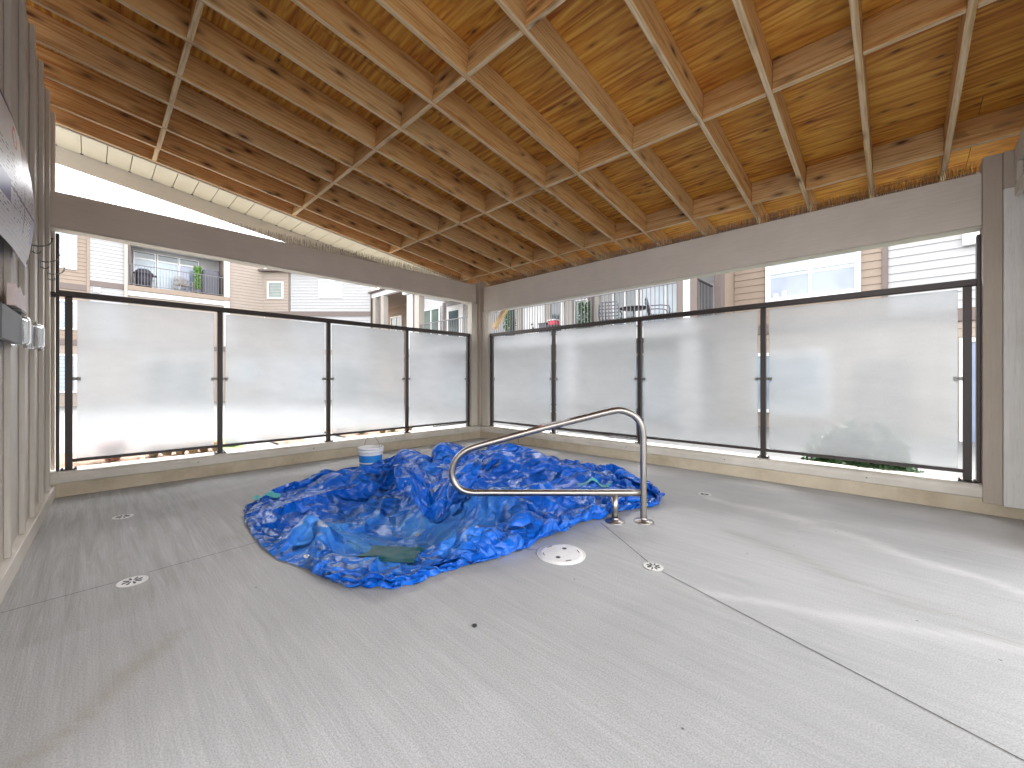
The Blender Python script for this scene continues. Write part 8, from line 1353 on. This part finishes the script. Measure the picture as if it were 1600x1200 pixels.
tag(tarp, 'crumpled blue plastic tarp heaped over the sunken spa', 'tarp')
# the back hem folded forward over the basin
n1, n2 = 110, 70; S_, T_ = np.meshgrid(np.linspace(0, 1, n1), np.linspace(0, 1, n2)); e_ = 2*S_-1
Lf = -1.28+.98*S_+T_*(.16-.20*S_); Gf = 4.30-.05*S_+T_*(-.72+.30*e_**2)
Zf = .20+.05*np.sin(S_*9)+T_*(-.22+.16*e_**2)+.10*np.sin(np.pi*T_**.8)
Zf = Zf+.10*tin(S_*1.0, T_*.7, .20, 11)+.05*tin(S_*1.0, T_*.7, .09, 12)+.012*tin(S_, T_*.7, .04, 13)
Gf = Gf+.06*tin(S_, T_*.7, .17, 14)
Fp = np.stack([5.879+Lf*.7236-Gf*.6903, -5.258+Lf*.6903+Gf*.7236, Zf], axis=2).reshape(-1, 3)
ix = np.arange(n1*n2).reshape(n2, n1); ff = np.stack([ix[:-1, :-1], ix[:-1, 1:], ix[1:, 1:], ix[1:, :-1]], axis=2).reshape(-1, 4)
mf = bpy.data.meshes.new('folded_hem'); mf.from_pydata(Fp.tolist(), [], ff.tolist())
uf = mf.uv_layers.new(name='UVMap'); lf = np.empty(len(mf.loops), dtype=np.int64); mf.loops.foreach_get('vertex_index', lf)
uf.data.foreach_set('uv', np.stack([S_.ravel()*.3, T_.ravel()*.2], 1)[lf].astype(np.float32).ravel())
for p in mf.polygons: p.use_smooth = True
mf.set_sharp_from_angle(angle=R(11))
mf.materials.append(M['tarp']); hem = bpy.data.objects.new('folded_hem', mf); COL.objects.link(hem); hem.parent = tarp
nrm = np.cross(np.gradient(g, axis=1), np.gradient(g, axis=0)); nrm /= np.linalg.norm(nrm, axis=2, keepdims=True)+1e-9
nrm *= np.sign(nrm[..., 2:3]+1e-9)
M['grommet'] = plain('grommet_metal', (.60, .60, .58), .35, .9)
def grommet(l, f):
    k = np.argmin((l_-l)**2+(f_-f)**2); j, i = divmod(int(k), m_)
    p = Vector(g[j, i]); n = Vector(nrm[j, i]).normalized(); bm = bmesh.new()
    lathe(bm, [(.007, .0), (.007, .003), (.012, .005), (.018, .003), (.019, -.001)], 20)
    o = mesh('grommet', bm, 'grommet', tarp); o.location = p+n*.004; o.rotation_euler = n.to_track_quat('Z', 'Y').to_euler()
for a in ((-.50, 2.42), (-.85, 3.60), (1.20, 3.52), (.10, 3.10), (-1.30, 2.55), (-.75, 4.30)): grommet(*a)
# teal underlay showing at three places of the tarp's hem
def patch(name, label, c, w, h, seed, rz, mt='teal'):
    n = 14; bm = bmesh.new(); vv = []
    for j in range(n+1):
        row = []
        for i in range(n+1):
            x, y = (i/n-.5)*w, (j/n-.5)*h; x0, y0 = c[0]+x*math.cos(rz)-y*math.sin(rz), c[1]+x*math.sin(rz)+y*math.cos(rz)
            k = np.argmin((g[..., 0]-x0)**2+(g[..., 1]-y0)**2); jj, ii = divmod(int(k), m_); zt = g[jj, ii, 2] if (g[jj, ii, 0]-x0)**2+(g[jj, ii, 1]-y0)**2 < .004 else 0
            edge = 1-max(abs(i/n*2-1), abs(j/n*2-1))**6
            row.append(bm.verts.new((x0+.01*noise.noise(Vector((x*30, y*30, seed))), y0, c[2]+max(zt, 0.0)+.012*edge+.014*noise.noise(Vector((x*12+seed, y*25, 0))))))
        vv.append(row)
    for j in range(n):
        for i in range(n): bm.faces.new((vv[j][i], vv[j][i+1], vv[j+1][i+1], vv[j+1][i])).smooth = True
    return tag(mesh(name, bm, mt, None), label, 'fabric')
def LG(l, f, z): return (5.879+l*.7236-f*.6903, -5.258+l*.6903+f*.7236, z)
patch('cover_fabric', 'teal fabric, painted dark for shade, showing in the gap at the front of the tarp', LG(-.78, 2.62, .006), .36, .24, 3, HEAD-.1)
patch('cover_fabric', 'small teal fabric edge sticking out at the left tip of the tarp', LG(-2.33, 3.83, .010), .22, .10, 5, HEAD+.5, 'teal_pale')
patch('cover_fabric', 'light teal fabric strip showing at the right part of the tarp', LG(.83, 4.12, .016), .34, .07, 9, HEAD-.5, 'teal_pale')
